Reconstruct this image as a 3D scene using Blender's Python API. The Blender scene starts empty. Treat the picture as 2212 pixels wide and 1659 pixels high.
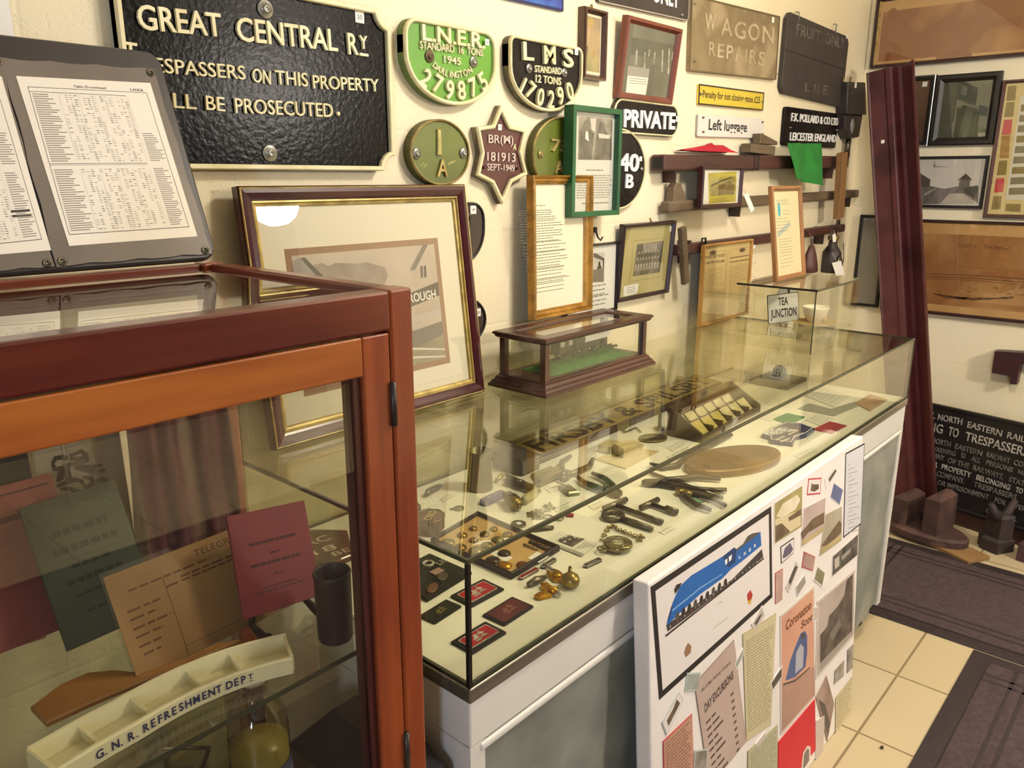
import bpy, bmesh, random
from math import sin, cos, pi, radians, atan2, sqrt, hypot
from mathutils import Vector, Matrix

SC = bpy.context.scene
COL = SC.collection
RND = random.Random(11)

# ------------------------------------------------------------------ camera
FPX, IMW, IMH = 1703.8, 2212, 1659
CAM = Vector((0.0, -1.28, 1.48))
YAW, TILT, ROLL = radians(48.338), radians(14.672), radians(0.039)
FWD = Vector((sin(YAW) * cos(TILT), cos(YAW) * cos(TILT), -sin(TILT)))
_r = Vector((cos(YAW), -sin(YAW), 0)); _u = _r.cross(FWD)
RGT = _r * cos(ROLL) + _u * sin(ROLL); UPV = _u * cos(ROLL) - _r * sin(ROLL)
cd = bpy.data.cameras.new('camera'); cam = bpy.data.objects.new('camera', cd); COL.objects.link(cam)
cd.sensor_width = 36; cd.lens = FPX / IMW * 36; cd.clip_start = .02
cam.matrix_world = Matrix((RGT, UPV, -FWD)).transposed().to_4x4()
cam.location = CAM
SC.camera = cam

# ------------------------------------------------------------------ world, lights, exposure
w = bpy.data.worlds.new('world'); SC.world = w; w.use_nodes = True
w.node_tree.nodes['Background'].inputs[0].default_value = (.55, .65, .85, 1)
w.node_tree.nodes['Background'].inputs[1].default_value = .25
SC.view_settings.view_transform = 'Standard'; SC.view_settings.look = 'None'
SC.view_settings.gamma = 1; SC.view_settings.use_curve_mapping = False
SC.view_settings.exposure = 0.0
SC.cycles.transparent_max_bounces = 48
SC.cycles.max_bounces = 10; SC.cycles.diffuse_bounces = 4; SC.cycles.glossy_bounces = 6
SC.cycles.sample_clamp_indirect = 6; SC.cycles.caustics_reflective = False; SC.cycles.caustics_refractive = False
SC.cycles.use_denoising = True
LAMPS = [((2.60, -2.80, 2.00), 285.0), ((1.75, -1.05, 2.38), 118.0)]      # ceiling domes (built with the room)
WARM = (1.0, .93, .84)
def area(name, loc, rot, sx, sy, power, col):
    l = bpy.data.lights.new(name, 'AREA'); l.shape = 'RECTANGLE'; l.size = sx; l.size_y = sy
    l.energy = power; l.color = col
    o = bpy.data.objects.new(name, l); COL.objects.link(o); o.location = loc; o.rotation_euler = rot
    return o
# daylight coming in through the window behind and to the left of the viewer
area('window_daylight', (-2.13, -2.58, 1.5), (0, radians(-90), 0), .9, .36, 48, (.62, .75, 1.0))

# ------------------------------------------------------------------ pixel -> point in the place
def ray(x, y): return RGT * ((x - IMW / 2) / FPX) - UPV * ((y - IMH / 2) / FPX) + FWD
def atY(x, y, Y): d = ray(x, y); return CAM + d * ((Y - CAM.y) / d.y)
def atX(x, y, X): d = ray(x, y); return CAM + d * ((X - CAM.x) / d.x)
def atZ(x, y, Z): d = ray(x, y); return CAM + d * ((Z - CAM.z) / d.z)
WALL, ENDW = .05, 3.88
DECK, TOPZ = .80, .9926

# ------------------------------------------------------------------ materials
def lin(h):
    h = h.lstrip('#'); c = [int(h[i:i + 2], 16) / 255 for i in (0, 2, 4)]
    return tuple((x / 12.92 if x <= .04045 else ((x + .055) / 1.055) ** 2.4) for x in c) + (1,)
MATS = {}
def nn(nt, t, **k):
    n = nt.nodes.new(t)
    for a, b in k.items():
        if a.startswith('i_'):
            key = a[2:]; n.inputs[int(key) if key.isdigit() else key.replace('_', ' ')].default_value = b
        else: setattr(n, a, b)
    return n
def mat(name, col, rough=.5, metal=0, col2=None, ns=8, nd=4, st=(1, 1, 1), lo=.35, hi=.65, bump=0, bs=60, spec=.5, coat=0, emis=0, col3=None):
    if name in MATS: return MATS[name]
    m = bpy.data.materials.new(name); m.use_nodes = True; MATS[name] = m
    nt = m.node_tree; b = nt.nodes['Principled BSDF']; L = nt.links.new
    b.inputs['Base Color'].default_value = lin(col); b.inputs['Roughness'].default_value = rough
    b.inputs['Metallic'].default_value = metal; b.inputs['Specular IOR Level'].default_value = spec
    b.inputs['Coat Weight'].default_value = coat; b.inputs['Coat Roughness'].default_value = .12
    if emis:
        b.inputs['Emission Color'].default_value = lin(col); b.inputs['Emission Strength'].default_value = emis
    if col2 or bump:
        tc = nn(nt, 'ShaderNodeTexCoord'); mp = nn(nt, 'ShaderNodeMapping'); mp.inputs['Scale'].default_value = st
        L(tc.outputs['Object'], mp.inputs['Vector'])
    if col2:
        n = nn(nt, 'ShaderNodeTexNoise'); n.inputs['Scale'].default_value = ns; n.inputs['Detail'].default_value = nd
        L(mp.outputs[0], n.inputs['Vector'])
        r = nn(nt, 'ShaderNodeValToRGB'); e = r.color_ramp.elements
        e[0].position = lo; e[0].color = lin(col); e[1].position = hi; e[1].color = lin(col2)
        if col3:
            x = r.color_ramp.elements.new((lo + hi) / 2); x.color = lin(col3)
        L(n.outputs[0], r.inputs[0]); L(r.outputs[0], b.inputs['Base Color'])
    if bump:
        n2 = nn(nt, 'ShaderNodeTexNoise'); n2.inputs['Scale'].default_value = bs; n2.inputs['Detail'].default_value = 3
        L(mp.outputs[0], n2.inputs['Vector'])
        bp = nn(nt, 'ShaderNodeBump'); bp.inputs['Strength'].default_value = bump; bp.inputs['Distance'].default_value = .004
        L(n2.outputs[0], bp.inputs['Height']); L(bp.outputs[0], b.inputs['Normal'])
    return m
def glass(name, tint, rough=.0, ior=1.5, gl=(1, 1, 1, 1), bump=0, bs=20):
    """clear sheet glass: fresnel mix of a mirror reflection and tinted see-through"""
    if name in MATS: return MATS[name]
    m = bpy.data.materials.new(name); m.use_nodes = True; MATS[name] = m
    nt = m.node_tree; nt.nodes.clear(); L = nt.links.new
    o = nn(nt, 'ShaderNodeOutputMaterial'); mx = nn(nt, 'ShaderNodeMixShader'); fr = nn(nt, 'ShaderNodeFresnel')
    fr.inputs[0].default_value = ior
    # a sheet has the same reflectance whichever side a ray meets: keep the outside index on back faces too
    ge = nn(nt, 'ShaderNodeNewGeometry'); dv = nn(nt, 'ShaderNodeMath', operation='DIVIDE'); dv.inputs[0].default_value = 1.0; dv.inputs[1].default_value = ior
    mi = nn(nt, 'ShaderNodeMix'); mi.inputs['A'].default_value = ior
    L(ge.outputs['Backfacing'], mi.inputs['Factor']); L(dv.outputs[0], mi.inputs['B'])
    mi.inputs['A'].default_value = ior; mi.inputs['B'].default_value = ior
    t = nn(nt, 'ShaderNodeBsdfTransparent'); g = nn(nt, 'ShaderNodeBsdfGlossy'); g.inputs['Roughness'].default_value = rough
    t.inputs[0].default_value = tint; g.inputs[0].default_value = gl
    for l in [l for l in nt.links if l.to_node == mi]: nt.links.remove(l)
    nt.nodes.remove(mi); nt.nodes.remove(dv)
    # fresnel of the un-flipped index: backfacing rays see 1/ior inside the node, so feed it 1/ior^-1
    sw = nn(nt, 'ShaderNodeMath', operation='POWER'); sg = nn(nt, 'ShaderNodeMath', operation='MULTIPLY_ADD')
    sg.inputs[1].default_value = -2; sg.inputs[2].default_value = 1          # +1 front, -1 back
    L(ge.outputs['Backfacing'], sg.inputs[0]); sw.inputs[0].default_value = ior; L(sg.outputs[0], sw.inputs[1])
    L(sw.outputs[0], fr.inputs[0])
    if bump:
        tc = nn(nt, 'ShaderNodeTexCoord'); nz = nn(nt, 'ShaderNodeTexNoise'); nz.inputs['Scale'].default_value = bs; nz.inputs['Detail'].default_value = 4; L(tc.outputs['Object'], nz.inputs['Vector'])
        bp = nn(nt, 'ShaderNodeBump'); bp.inputs['Strength'].default_value = bump; bp.inputs['Distance'].default_value = .01; L(nz.outputs[0], bp.inputs['Height']); L(bp.outputs[0], g.inputs['Normal']); L(bp.outputs[0], fr.inputs['Normal'])
    L(fr.outputs[0], mx.inputs[0]); L(t.outputs[0], mx.inputs[1]); L(g.outputs[0], mx.inputs[2]); L(mx.outputs[0], o.inputs[0])
    return m
def woodmat(name, c1, c2, axis=0, scale=14, rough=.35, coat=.3, c3=None, bump=.05):
    """fine grain along one axis over broad light and dark figure"""
    if name in MATS: return MATS[name]
    st = [1, 1, 1]; st[axis] = .055
    m = mat(name, c1, rough, 0, c2, ns=scale * 7, nd=5, st=tuple(st), lo=.36, hi=.66, bump=bump, bs=160, coat=coat)
    nt = m.node_tree; L = nt.links.new; b = nt.nodes['Principled BSDF']; r1 = [n for n in nt.nodes if n.type == 'VALTORGB'][0]
    tc = [n for n in nt.nodes if n.type == 'TEX_COORD'][0]; mp = nn(nt, 'ShaderNodeMapping'); s2 = [1, 1, 1]; s2[axis] = .22; mp.inputs['Scale'].default_value = s2; L(tc.outputs['Object'], mp.inputs[0])
    n2 = nn(nt, 'ShaderNodeTexNoise'); n2.inputs['Scale'].default_value = scale; n2.inputs['Detail'].default_value = 4; L(mp.outputs[0], n2.inputs['Vector'])
    r2 = nn(nt, 'ShaderNodeValToRGB'); e = r2.color_ramp.elements; e[0].position = .36; e[1].position = .64; e[0].color = lin(c2); e[1].color = lin(c3 or c1); L(n2.outputs[0], r2.inputs[0])
    mx = nn(nt, 'ShaderNodeMix', data_type='RGBA'); mx.inputs['Factor'].default_value = .55; L(r1.outputs[0], mx.inputs['A']); L(r2.outputs[0], mx.inputs['B']); L(mx.outputs['Result'], b.inputs['Base Color'])
    return m

# ------------------------------------------------------------------ mesh building
def area2(p): return sum(p[i][0] * p[(i + 1) % len(p)][1] - p[(i + 1) % len(p)][0] * p[i][1] for i in range(len(p))) / 2
def inset(p, d):
    n = len(p); s = 1 if area2(p) > 0 else -1; out = []
    for i in range(n):
        a, b, c = Vector(p[i - 1]), Vector(p[i]), Vector(p[(i + 1) % n])
        e1 = (b - a); e2 = (c - b)
        if e1.length < 1e-9 or e2.length < 1e-9: out.append(tuple(b)); continue
        e1.normalize(); e2.normalize()
        n1 = Vector((-e1.y, e1.x)) * s; n2 = Vector((-e2.y, e2.x)) * s
        h = n1 + n2; k = h.dot(n1)
        out.append(tuple(b + h * (d / max(k, .35))))
    return out
def rrect(w, h, r, n=5, cx=0, cy=0):
    o = []
    for qx, qy, a0 in ((1, -1, -90), (1, 1, 0), (-1, 1, 90), (-1, -1, 180)):
        for i in range(n + 1):
            a = radians(a0 + 90 * i / n); o.append((cx + qx * (w / 2 - r) + r * cos(a), cy + qy * (h / 2 - r) + r * sin(a)))
    return o
def oval(w, h, n=40, cx=0, cy=0): return [(cx + w / 2 * cos(2 * pi * i / n), cy + h / 2 * sin(2 * pi * i / n)) for i in range(n)]
def rectp(x0, y0, x1, y1): return [(x0, y0), (x1, y0), (x1, y1), (x0, y1)]
def rotp(p, a, cx=0, cy=0): return [(cx + x * cos(a) - y * sin(a), cy + x * sin(a) + y * cos(a)) for x, y in p]

_glyph = {}
def glyph(s, bold, d, res=3):
    k = (s, round(bold, 4), round(d, 5), res)
    if k not in _glyph:
        cu = bpy.data.curves.new('t', 'FONT'); cu.body = s; cu.size = 1; cu.offset = bold; cu.extrude = d / 2; cu.resolution_u = res
        cu.align_x = 'LEFT'
        ob = bpy.data.objects.new('t', cu); me = bpy.data.meshes.new_from_object(ob)
        vs = [tuple(v.co) for v in me.vertices]; fs = [tuple(p.vertices) for p in me.polygons]
        bpy.data.objects.remove(ob); bpy.data.curves.remove(cu); bpy.data.meshes.remove(me)
        _glyph[k] = (vs, fs)
    return _glyph[k]
CAP = .729                               # cap height of the built-in face at size 1

class MB:
    def __init__(s): s.v = []; s.f = []; s.mi = []; s.sm = []; s.mats = []; s.M = Matrix()
    def idx(s, m):
        if m not in s.mats: s.mats.append(m)
        return s.mats.index(m)
    def add(s, vs, fs, m, smooth=False):
        o = len(s.v); k = s.idx(m)
        s.v += [s.M @ Vector(p) for p in vs]
        for q in fs: s.f.append([i + o for i in q]); s.mi.append(k); s.sm.append(smooth)
        return s
    def box(s, x0, y0, z0, x1, y1, z1, m, b=0):
        if x0 > x1: x0, x1 = x1, x0
        if y0 > y1: y0, y1 = y1, y0
        if z0 > z1: z0, z1 = z1, z0
        if not b:
            vs = [(x, y, z) for z in (z0, z1) for y in (y0, y1) for x in (x0, x1)]
            return s.add(vs, [(0, 2, 3, 1), (4, 5, 7, 6), (0, 1, 5, 4), (2, 6, 7, 3), (0, 4, 6, 2), (1, 3, 7, 5)], m)
        bm = bmesh.new(); bmesh.ops.create_cube(bm, size=1)
        for v in bm.verts: v.co = Vector(((x0 + x1) / 2 + v.co.x * (x1 - x0), (y0 + y1) / 2 + v.co.y * (y1 - y0), (z0 + z1) / 2 + v.co.z * (z1 - z0)))
        bmesh.ops.bevel(bm, geom=bm.edges[:], offset=min(b, .49 * min(x1 - x0, y1 - y0, z1 - z0)), segments=2, profile=.5, affect='EDGES')
        bm.verts.index_update()
        s.add([tuple(v.co) for v in bm.verts], [[v.index for v in f.verts] for f in bm.faces], m); bm.free(); return s
    def prism(s, p, z0, z1, m, b=0, smooth=False):
        """outline p in XY, from z0 to z1, top edge chamfered by b"""
        if area2(p) < 0: p = p[::-1]
        n = len(p); rings = [[(x, y, z0) for x, y in p]]
        if b: rings += [[(x, y, z1 - b) for x, y in p], [(x, y, z1) for x, y in inset(p, b)]]
        else: rings += [[(x, y, z1) for x, y in p]]
        vs = [q for r in rings for q in r]; fs = [list(range(n))[::-1], list(range(n * (len(rings) - 1), n * len(rings)))]
        for k in range(len(rings) - 1):
            for i in range(n):
                j = (i + 1) % n; fs.append((k * n + i, k * n + j, (k + 1) * n + j, (k + 1) * n + i))
        return s.add(vs, fs, m, smooth)
    def flat(s, p, z, m): 
        if area2(p) < 0: p = p[::-1]
        return s.add([(x, y, z) for x, y in p], [list(range(len(p)))], m)
    def rim(s, p, t, z0, z1, m, b=0, q=None):
        """a raised border of width t round outline p"""
        if area2(p) < 0: p = p[::-1]
        n = len(p); q = q or inset(p, t)
        if b: A = [(p, z0), (p, z1 - b), (inset(p, b), z1), (inset(p, t - b), z1), (q, z1 - b), (q, z0)]
        else: A = [(p, z0), (p, z1), (q, z1), (q, z0)]
        vs = [(x, y, z) for r, z in A for x, y in r]; fs = []
        for k in range(len(A)):
            k2 = (k + 1) % len(A)
            for i in range(n):
                j = (i + 1) % n; fs.append((k * n + i, k * n + j, k2 * n + j, k2 * n + i))
        return s.add(vs, fs, m)
    def frame(s, w, h, prof, m, smooth=False):
        """picture-frame moulding: prof = [(inset from the outer edge, height)], mitred round a w x h rectangle centred on 0,0"""
        vs = []; fs = []; k = len(prof)
        for d, z in prof: vs += [(-w / 2 + d, -h / 2 + d, z), (w / 2 - d, -h / 2 + d, z), (w / 2 - d, h / 2 - d, z), (-w / 2 + d, h / 2 - d, z)]
        for a in range(k):
            a2 = (a + 1) % k
            for i in range(4):
                j = (i + 1) % 4; fs.append((a * 4 + i, a * 4 + j, a2 * 4 + j, a2 * 4 + i))
        return s.add(vs, fs, m, smooth)
    def tube(s, path, r, m, n=8, closed=False, sq=None):
        P = [Vector(p) for p in path]; N = len(P); vs = []; fs = []; up = None
        rr = r if isinstance(r, (list, tuple)) else [r] * N
        for i in range(N):
            if closed: t = P[(i + 1) % N] - P[i - 1]
            else: t = P[min(i + 1, N - 1)] - P[max(i - 1, 0)]
            t.normalize()
            if up is None: up = Vector((0, 0, 1)) if abs(t.z) < .9 else Vector((1, 0, 0))
            a = t.cross(up); 
            if a.length < 1e-6: a = t.cross(Vector((0, 1, 0)))
            a.normalize(); b = a.cross(t); up = b
            for k in range(n):
                th = 2 * pi * (k + (.5 if sq else 0)) / n; vs.append(P[i] + a * (rr[i] * cos(th)) + b * (rr[i] * sin(th) * (sq or 1)))
        for i in range(N if closed else N - 1):
            for k in range(n):
                k2 = (k + 1) % n; i2 = (i + 1) % N; fs.append((i * n + k, i * n + k2, i2 * n + k2, i2 * n + k))
        if not closed: fs += [list(range(n))[::-1], list(range((N - 1) * n, N * n))]
        return s.add(vs, fs, m, n > 5)
    def lathe(s, prof, m, n=24, c=(0, 0, 0), sx=1, sy=1, smooth=True):
        vs = []; fs = []; k = len(prof)
        for r, z in prof:
            for i in range(n): a = 2 * pi * i / n; vs.append((c[0] + r * cos(a) * sx, c[1] + r * sin(a) * sy, c[2] + z))
        for j in range(k - 1):
            for i in range(n):
                i2 = (i + 1) % n; fs.append((j * n + i, j * n + i2, (j + 1) * n + i2, (j + 1) * n + i))
        if prof[0][0] > 1e-5: fs.append(list(range(n))[::-1])
        if prof[-1][0] > 1e-5: fs.append(list(range((k - 1) * n, k * n)))
        return s.add(vs, fs, m, smooth)
    def ball(s, c, r, m, sx=1, sy=1, sz=1, n=14):
        pr = [(max(r * sin(pi * i / 8), 1e-6), -r * cos(pi * i / 8) * sz) for i in range(9)]
        return s.lathe(pr, m, n, c, sx, sy)
    def text(s, t, x, y, h, m, w=None, z=0, d=0, bold=0, al='c', rot=0, cond=1, shear=0):
        vs, fs = glyph(t, bold, d / (h / CAP) if d else 0)
        xs = [v[0] for v in vs]
        if not xs: return s
        x0, x1 = min(xs), max(xs); k = h / CAP; kx = (w / (x1 - x0)) if w else k * cond
        ox = -(x0 + x1) / 2 if al == 'c' else (-x0 if al == 'l' else -x1)
        c, q = cos(rot), sin(rot); o = []
        for a, b, e in vs:
            px, py = (a + ox + shear * b) * kx, (b - CAP / 2) * k
            o.append((x + px * c - py * q, y + px * q + py * c, z + e * k + (d / 2 if d else 0)))
        return s.add(o, fs, m)
    def arc(s, t, cx, cy, r, a0, a1, h, m, z=0, d=0, bold=0, cond=1):
        """characters set along a downward arc (feet outwards): a0..a1 degrees"""
        for i, ch in enumerate(t):
            a = radians(a0 + (a1 - a0) * i / max(1, len(t) - 1))
            if ch != ' ': s.text(ch, cx + r * cos(a), cy + r * sin(a), h, m, z=z, d=d, bold=bold, rot=a + pi / 2, cond=cond)
        return s
    def lines(s, x0, y0, x1, y1, n, h, m, z=0, fill=.86, wl=(.02, .06), rag=.15, skip=()):
        """rows of short dashes: print too small to read"""
        W = x1 - x0
        for i in range(n):
            if i in skip: continue
            y = y1 - (i + .5) * (y1 - y0) / n; x = x0; e = x1 - RND.random() * rag * W
            while x < e - .005 * W:
                l = min(RND.uniform(*wl) * W, e - x)
                s.flat(rectp(x, y - h / 2, x + l * fill, y + h / 2), z, m); x += l
        return s
    def obj(s, name, parent=None, loc=None, M=None):
        me = bpy.data.meshes.new(name); me.from_pydata([tuple(v) for v in s.v], [], s.f)
        for m in s.mats: me.materials.append(m)
        me.polygons.foreach_set('material_index', s.mi); me.polygons.foreach_set('use_smooth', s.sm)
        me.validate(clean_customdata=False); me.update()
        bm = bmesh.new(); bm.from_mesh(me); bmesh.ops.recalc_face_normals(bm, faces=bm.faces[:]); bm.to_mesh(me); bm.free()
        o = bpy.data.objects.new(name, me); COL.objects.link(o)
        if parent: o.parent = parent
        if M is not None: o.matrix_world = M
        elif loc is not None: o.location = loc
        return o

def tag(o, label, cat, group=None, kind=None):
    if label: o['label'] = label
    if cat: o['category'] = cat
    if group: o['group'] = group
    if kind: o['kind'] = kind
    return o
def thing(name, label, cat, M=None, group=None):
    o = bpy.data.objects.new(name, None); o.empty_display_size = .03; COL.objects.link(o)
    if M is not None: o.matrix_world = M
    return tag(o, label, cat, group)
def solid(name, mb, label, cat, M=None, group=None): return tag(mb.obj(name, None, M=M), label, cat, group)
def struct(name, mb, M=None): return tag(mb.obj(name, None, M=M), None, None, None, 'structure')
def basis(o, x, y):
    x = Vector(x).normalized(); y = Vector(y); y = (y - x * y.dot(x)).normalized(); z = x.cross(y)
    M = Matrix((x, y, z)).transposed().to_4x4(); M.translation = Vector(o); return M
def onwall(p, ang=0, Y=WALL, lean=0):
    """frame on the long wall: X along it, Y up, Z out into the room"""
    a = radians(ang); l = radians(lean)
    x = Vector((cos(a), 0, sin(a))); y = Vector((-sin(a), 0, cos(a)))
    M = basis((p[0], Y, p[2] if len(p) > 2 else p[1]), x, y); return M @ Matrix.Rotation(-l, 4, 'X')
def onend(p, ang=0, X=ENDW):
    a = radians(ang); return basis((X, p.y, p.z), (0, -cos(a), sin(a)), (0, sin(a), cos(a)))
def lay(x, y, z, ang=0): return Matrix.Translation((x, y, z)) @ Matrix.Rotation(radians(ang), 4, 'Z')
def wq(tl, tr, br, bl, Y=WALL):
    """four picture corners of something on the wall -> centre, width, height"""
    a, b, c, d = (atY(*q, Y) for q in (tl, tr, br, bl)); ce = (a + b + c + d) / 4
    return ce, ((b - a).length + (c - d).length) / 2, ((a - d).length + (b - c).length) / 2
class Pl:
    """picture point -> local (x, y) on the plane of frame M (its Z = dz)"""
    def __init__(s, M, dz=0): s.M = M; s.I = M.inverted(); s.n = (M.to_3x3() @ Vector((0, 0, 1))).normalized(); s.o = M @ Vector((0, 0, dz))
    def __call__(s, x, y):
        d = ray(x, y); t = (s.o - CAM).dot(s.n) / d.dot(s.n); q = s.I @ (CAM + d * t); return (q.x, q.y)
    def poly(s, pts): return [s(*p) for p in pts]
    def h(s, x, y, hp): a, b = s(x, y - hp / 2), s(x, y + hp / 2); return hypot(a[0] - b[0], a[1] - b[1])
def ptext(m, P, t, a, b, hp, mt, z=0, d=0, bold=0):
    """a row of lettering from picture point a to b (middle of its left and right ends), hp pixels tall"""
    p, q = P(*a), P(*b); c = ((p[0] + q[0]) / 2, (p[1] + q[1]) / 2)
    return m.text(t, c[0], c[1], P.h((a[0] + b[0]) / 2, (a[1] + b[1]) / 2, hp), mt, w=hypot(q[0] - p[0], q[1] - p[1]), z=z, d=d, bold=bold, rot=atan2(q[1] - p[1], q[0] - p[0]))
def pchars(m, P, spec, hp, mt, z=0, d=0, bold=0, cond=1):
    for ch, x, y, r in spec:
        p = P(x, y); m.text(ch, p[0], p[1], P.h(x, y, hp), mt, z=z, d=d, bold=bold, rot=radians(r), cond=cond)
    return m
def leanframe(bl, br, tl, tr, Y=None, Z=None):
    """something rectangular that leans: bottom edge on plane y=Y or height z=Z -> frame (origin mid-bottom, X along, Y up its face), w, h"""
    f = (lambda p: atY(*p, Y)) if Y is not None else (lambda p: atZ(*p, Z))
    b0, b1 = f(bl), f(br); t0, t1 = atX(*tl, b0.x), atX(*tr, b1.x)
    yb = (b0.y + b1.y) / 2; zb = (b0.z + b1.z) / 2; yt = (t0.y + t1.y) / 2; zt = (t0.z + t1.z) / 2
    up = Vector((0, yt - yb, zt - zb)); M = basis(((b0.x + b1.x) / 2, yb, zb), (1, 0, 0), up)
    return M, b1.x - b0.x, up.length
# ------------------------------------------------------------------ common materials
CREAM = mat('cream_wall_paint', '#efe3c2', .62)
WHITEP = mat('white_paper', '#efece4', .7); INK = mat('black_ink', '#1c1a18', .7); GREYINK = mat('grey_ink', '#77726a', .8)
STICK = mat('price_sticker', '#f3efe6', .6)
IRON = mat('black_gloss_iron', '#080606', .22, 0, '#0c0a0a', ns=30, bump=.16, bs=110, spec=.12)
RAISED = mat('cream_raised_paint', '#ece2b8', .45, 0, '#d9cc9a', ns=25)
ZINC = mat('zinc_washer', '#a9a79c', .38, .7, '#8d8b80', ns=40)
MAHOG = woodmat('mahogany', '#5a2318', '#3c130f', 0, 16, .3, .4)
DARKW = woodmat('dark_brown_wood', '#3a211c', '#241311', 0, 18, .4, .2)
GILT = mat('gilt', '#bda65e', .36, .35, '#8f7a40', ns=30, bump=.2, bs=70)
PANE = glass('picture_glass', (.97, .97, .95, 1))
CASEG = glass('case_glass', (.965, .965, .90, 1))
EDGEG = mat('glass_edge', '#3a3b28', .25, spec=.6)
STEEL = mat('tool_steel', '#77705c', .35, .8, '#4e4a3d', ns=30)
BRASS = mat('old_brass', '#a08a4a', .33, .8, '#6f5f33', ns=30)
DARKFE = mat('dark_iron', '#2c2726', .5, .3, '#3d3432', ns=20, bump=.3, bs=50)

def wallmat(name, axis):
    m = bpy.data.materials.new(name); m.use_nodes = True; nt = m.node_tree; b = nt.nodes['Principled BSDF']; L = nt.links.new
    tc = nn(nt, 'ShaderNodeTexCoord'); sp = nn(nt, 'ShaderNodeSeparateXYZ'); cb = nn(nt, 'ShaderNodeCombineXYZ')
    L(tc.outputs['Object'], sp.inputs[0]); L(sp.outputs[axis], cb.inputs[0]); L(sp.outputs[2], cb.inputs[1])
    br = nn(nt, 'ShaderNodeTexBrick'); br.inputs['Scale'].default_value = 1; br.inputs['Brick Width'].default_value = .44
    br.inputs['Row Height'].default_value = .225; br.inputs['Mortar Size'].default_value = .006; br.inputs['Mortar Smooth'].default_value = 1
    br.inputs['Color1'].default_value = (1, 1, 1, 1); br.inputs['Color2'].default_value = (1, 1, 1, 1); br.inputs['Mortar'].default_value = (0, 0, 0, 1)
    L(cb.outputs[0], br.inputs['Vector'])
    n = nn(nt, 'ShaderNodeTexNoise'); n.inputs['Scale'].default_value = 2.2; n.inputs['Detail'].default_value = 6; L(tc.outputs['Object'], n.inputs['Vector'])
    r = nn(nt, 'ShaderNodeValToRGB'); e = r.color_ramp.elements; e[0].position = .3; e[0].color = lin('#eadbb4'); e[1].position = .7; e[1].color = lin('#f1e6c8')
    L(n.outputs[0], r.inputs[0]); L(r.outputs[0], b.inputs['Base Color']); b.inputs['Roughness'].default_value = .6
    p = nn(nt, 'ShaderNodeTexNoise'); p.inputs['Scale'].default_value = 150; p.inputs['Detail'].default_value = 3; L(tc.outputs['Object'], p.inputs['Vector'])
    rr = nn(nt, 'ShaderNodeValToRGB'); rr.color_ramp.elements[0].position = .30; rr.color_ramp.elements[1].position = .42; L(p.outputs[0], rr.inputs[0])
    ad = nn(nt, 'ShaderNodeMath', operation='MULTIPLY_ADD'); ad.inputs[1].default_value = .5; L(br.outputs['Color'], ad.inputs[0]); L(rr.outputs[0], ad.inputs[2])
    bp = nn(nt, 'ShaderNodeBump'); bp.inputs['Strength'].default_value = .28; bp.inputs['Distance'].default_value = .004
    L(ad.outputs[0], bp.inputs['Height']); L(bp.outputs[0], b.inputs['Normal'])
    return m
def tilemat():
    m = bpy.data.materials.new('cream_floor_tiles'); m.use_nodes = True; nt = m.node_tree; b = nt.nodes['Principled BSDF']; L = nt.links.new
    tc = nn(nt, 'ShaderNodeTexCoord'); mp = nn(nt, 'ShaderNodeMapping'); mp.inputs['Location'].default_value = (-.301, .756, 0); L(tc.outputs['Object'], mp.inputs[0])
    br = nn(nt, 'ShaderNodeTexBrick'); br.offset = 0; br.inputs['Scale'].default_value = 1; br.inputs['Brick Width'].default_value = .345; br.inputs['Row Height'].default_value = .345
    br.inputs['Mortar Size'].default_value = .004; br.inputs['Mortar Smooth'].default_value = .3
    br.inputs['Color1'].default_value = lin('#c3b391'); br.inputs['Color2'].default_value = lin('#bfae8a'); br.inputs['Mortar'].default_value = lin('#857556')
    L(mp.outputs[0], br.inputs['Vector']); L(br.outputs['Color'], b.inputs['Base Color']); b.inputs['Roughness'].default_value = .32
    bp = nn(nt, 'ShaderNodeBump'); bp.invert = True; bp.inputs['Strength'].default_value = .4; bp.inputs['Distance'].default_value = .003; L(br.outputs['Fac'], bp.inputs['Height']); L(bp.outputs[0], b.inputs['Normal'])
    return m
# ------------------------------------------------------------------ room shell
RX0, RY0, RZ = -2.2, -4.6, 2.5
WM = wallmat('cream_block_wall', 0); WE = wallmat('cream_end_wall', 1)
struct('wall_back', MB().box(RX0 - .1, WALL, 0, ENDW + .1, WALL + .1, RZ, WM))
struct('wall_right', MB().box(ENDW, RY0, 0, ENDW + .1, WALL, RZ, WE))
struct('wall_front', MB().box(RX0 - .1, RY0 - .1, 0, ENDW + .1, RY0, RZ, mat('darkened_front_wall', '#5d4a3a', .7, 0, '#4d3c2e', ns=4)))  # unseen wall coloured dark so the glass reflects a dim room
m = MB(); y0, y1, z0, z1 = -2.81, -2.35, 1.0, 2.0
m.box(RX0 - .1, RY0, 0, RX0, y0, RZ, WE).box(RX0 - .1, y1, 0, RX0, WALL, RZ, WE).box(RX0 - .1, y0, 0, RX0, y1, z0, WE).box(RX0 - .1, y0, z1, RX0, y1, RZ, WE)
struct('wall_left', m)
WINW = mat('window_white_paint', '#e8e6df', .4)
m = MB().box(RX0 - .08, y0, z0, RX0 - .02, y0 + .05, z1, WINW).box(RX0 - .08, y1 - .05, z0, RX0 - .02, y1, z1, WINW).box(RX0 - .08, y0, z0, RX0 - .02, y1, z0 + .05, WINW).box(RX0 - .08, y0, z1 - .05, RX0 - .02, y1, z1, WINW)
struct('window_1', m)
struct('floor', MB().box(RX0 - .1, RY0 - .1, -.05, ENDW + .1, WALL + .1, 0, tilemat()))
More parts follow.
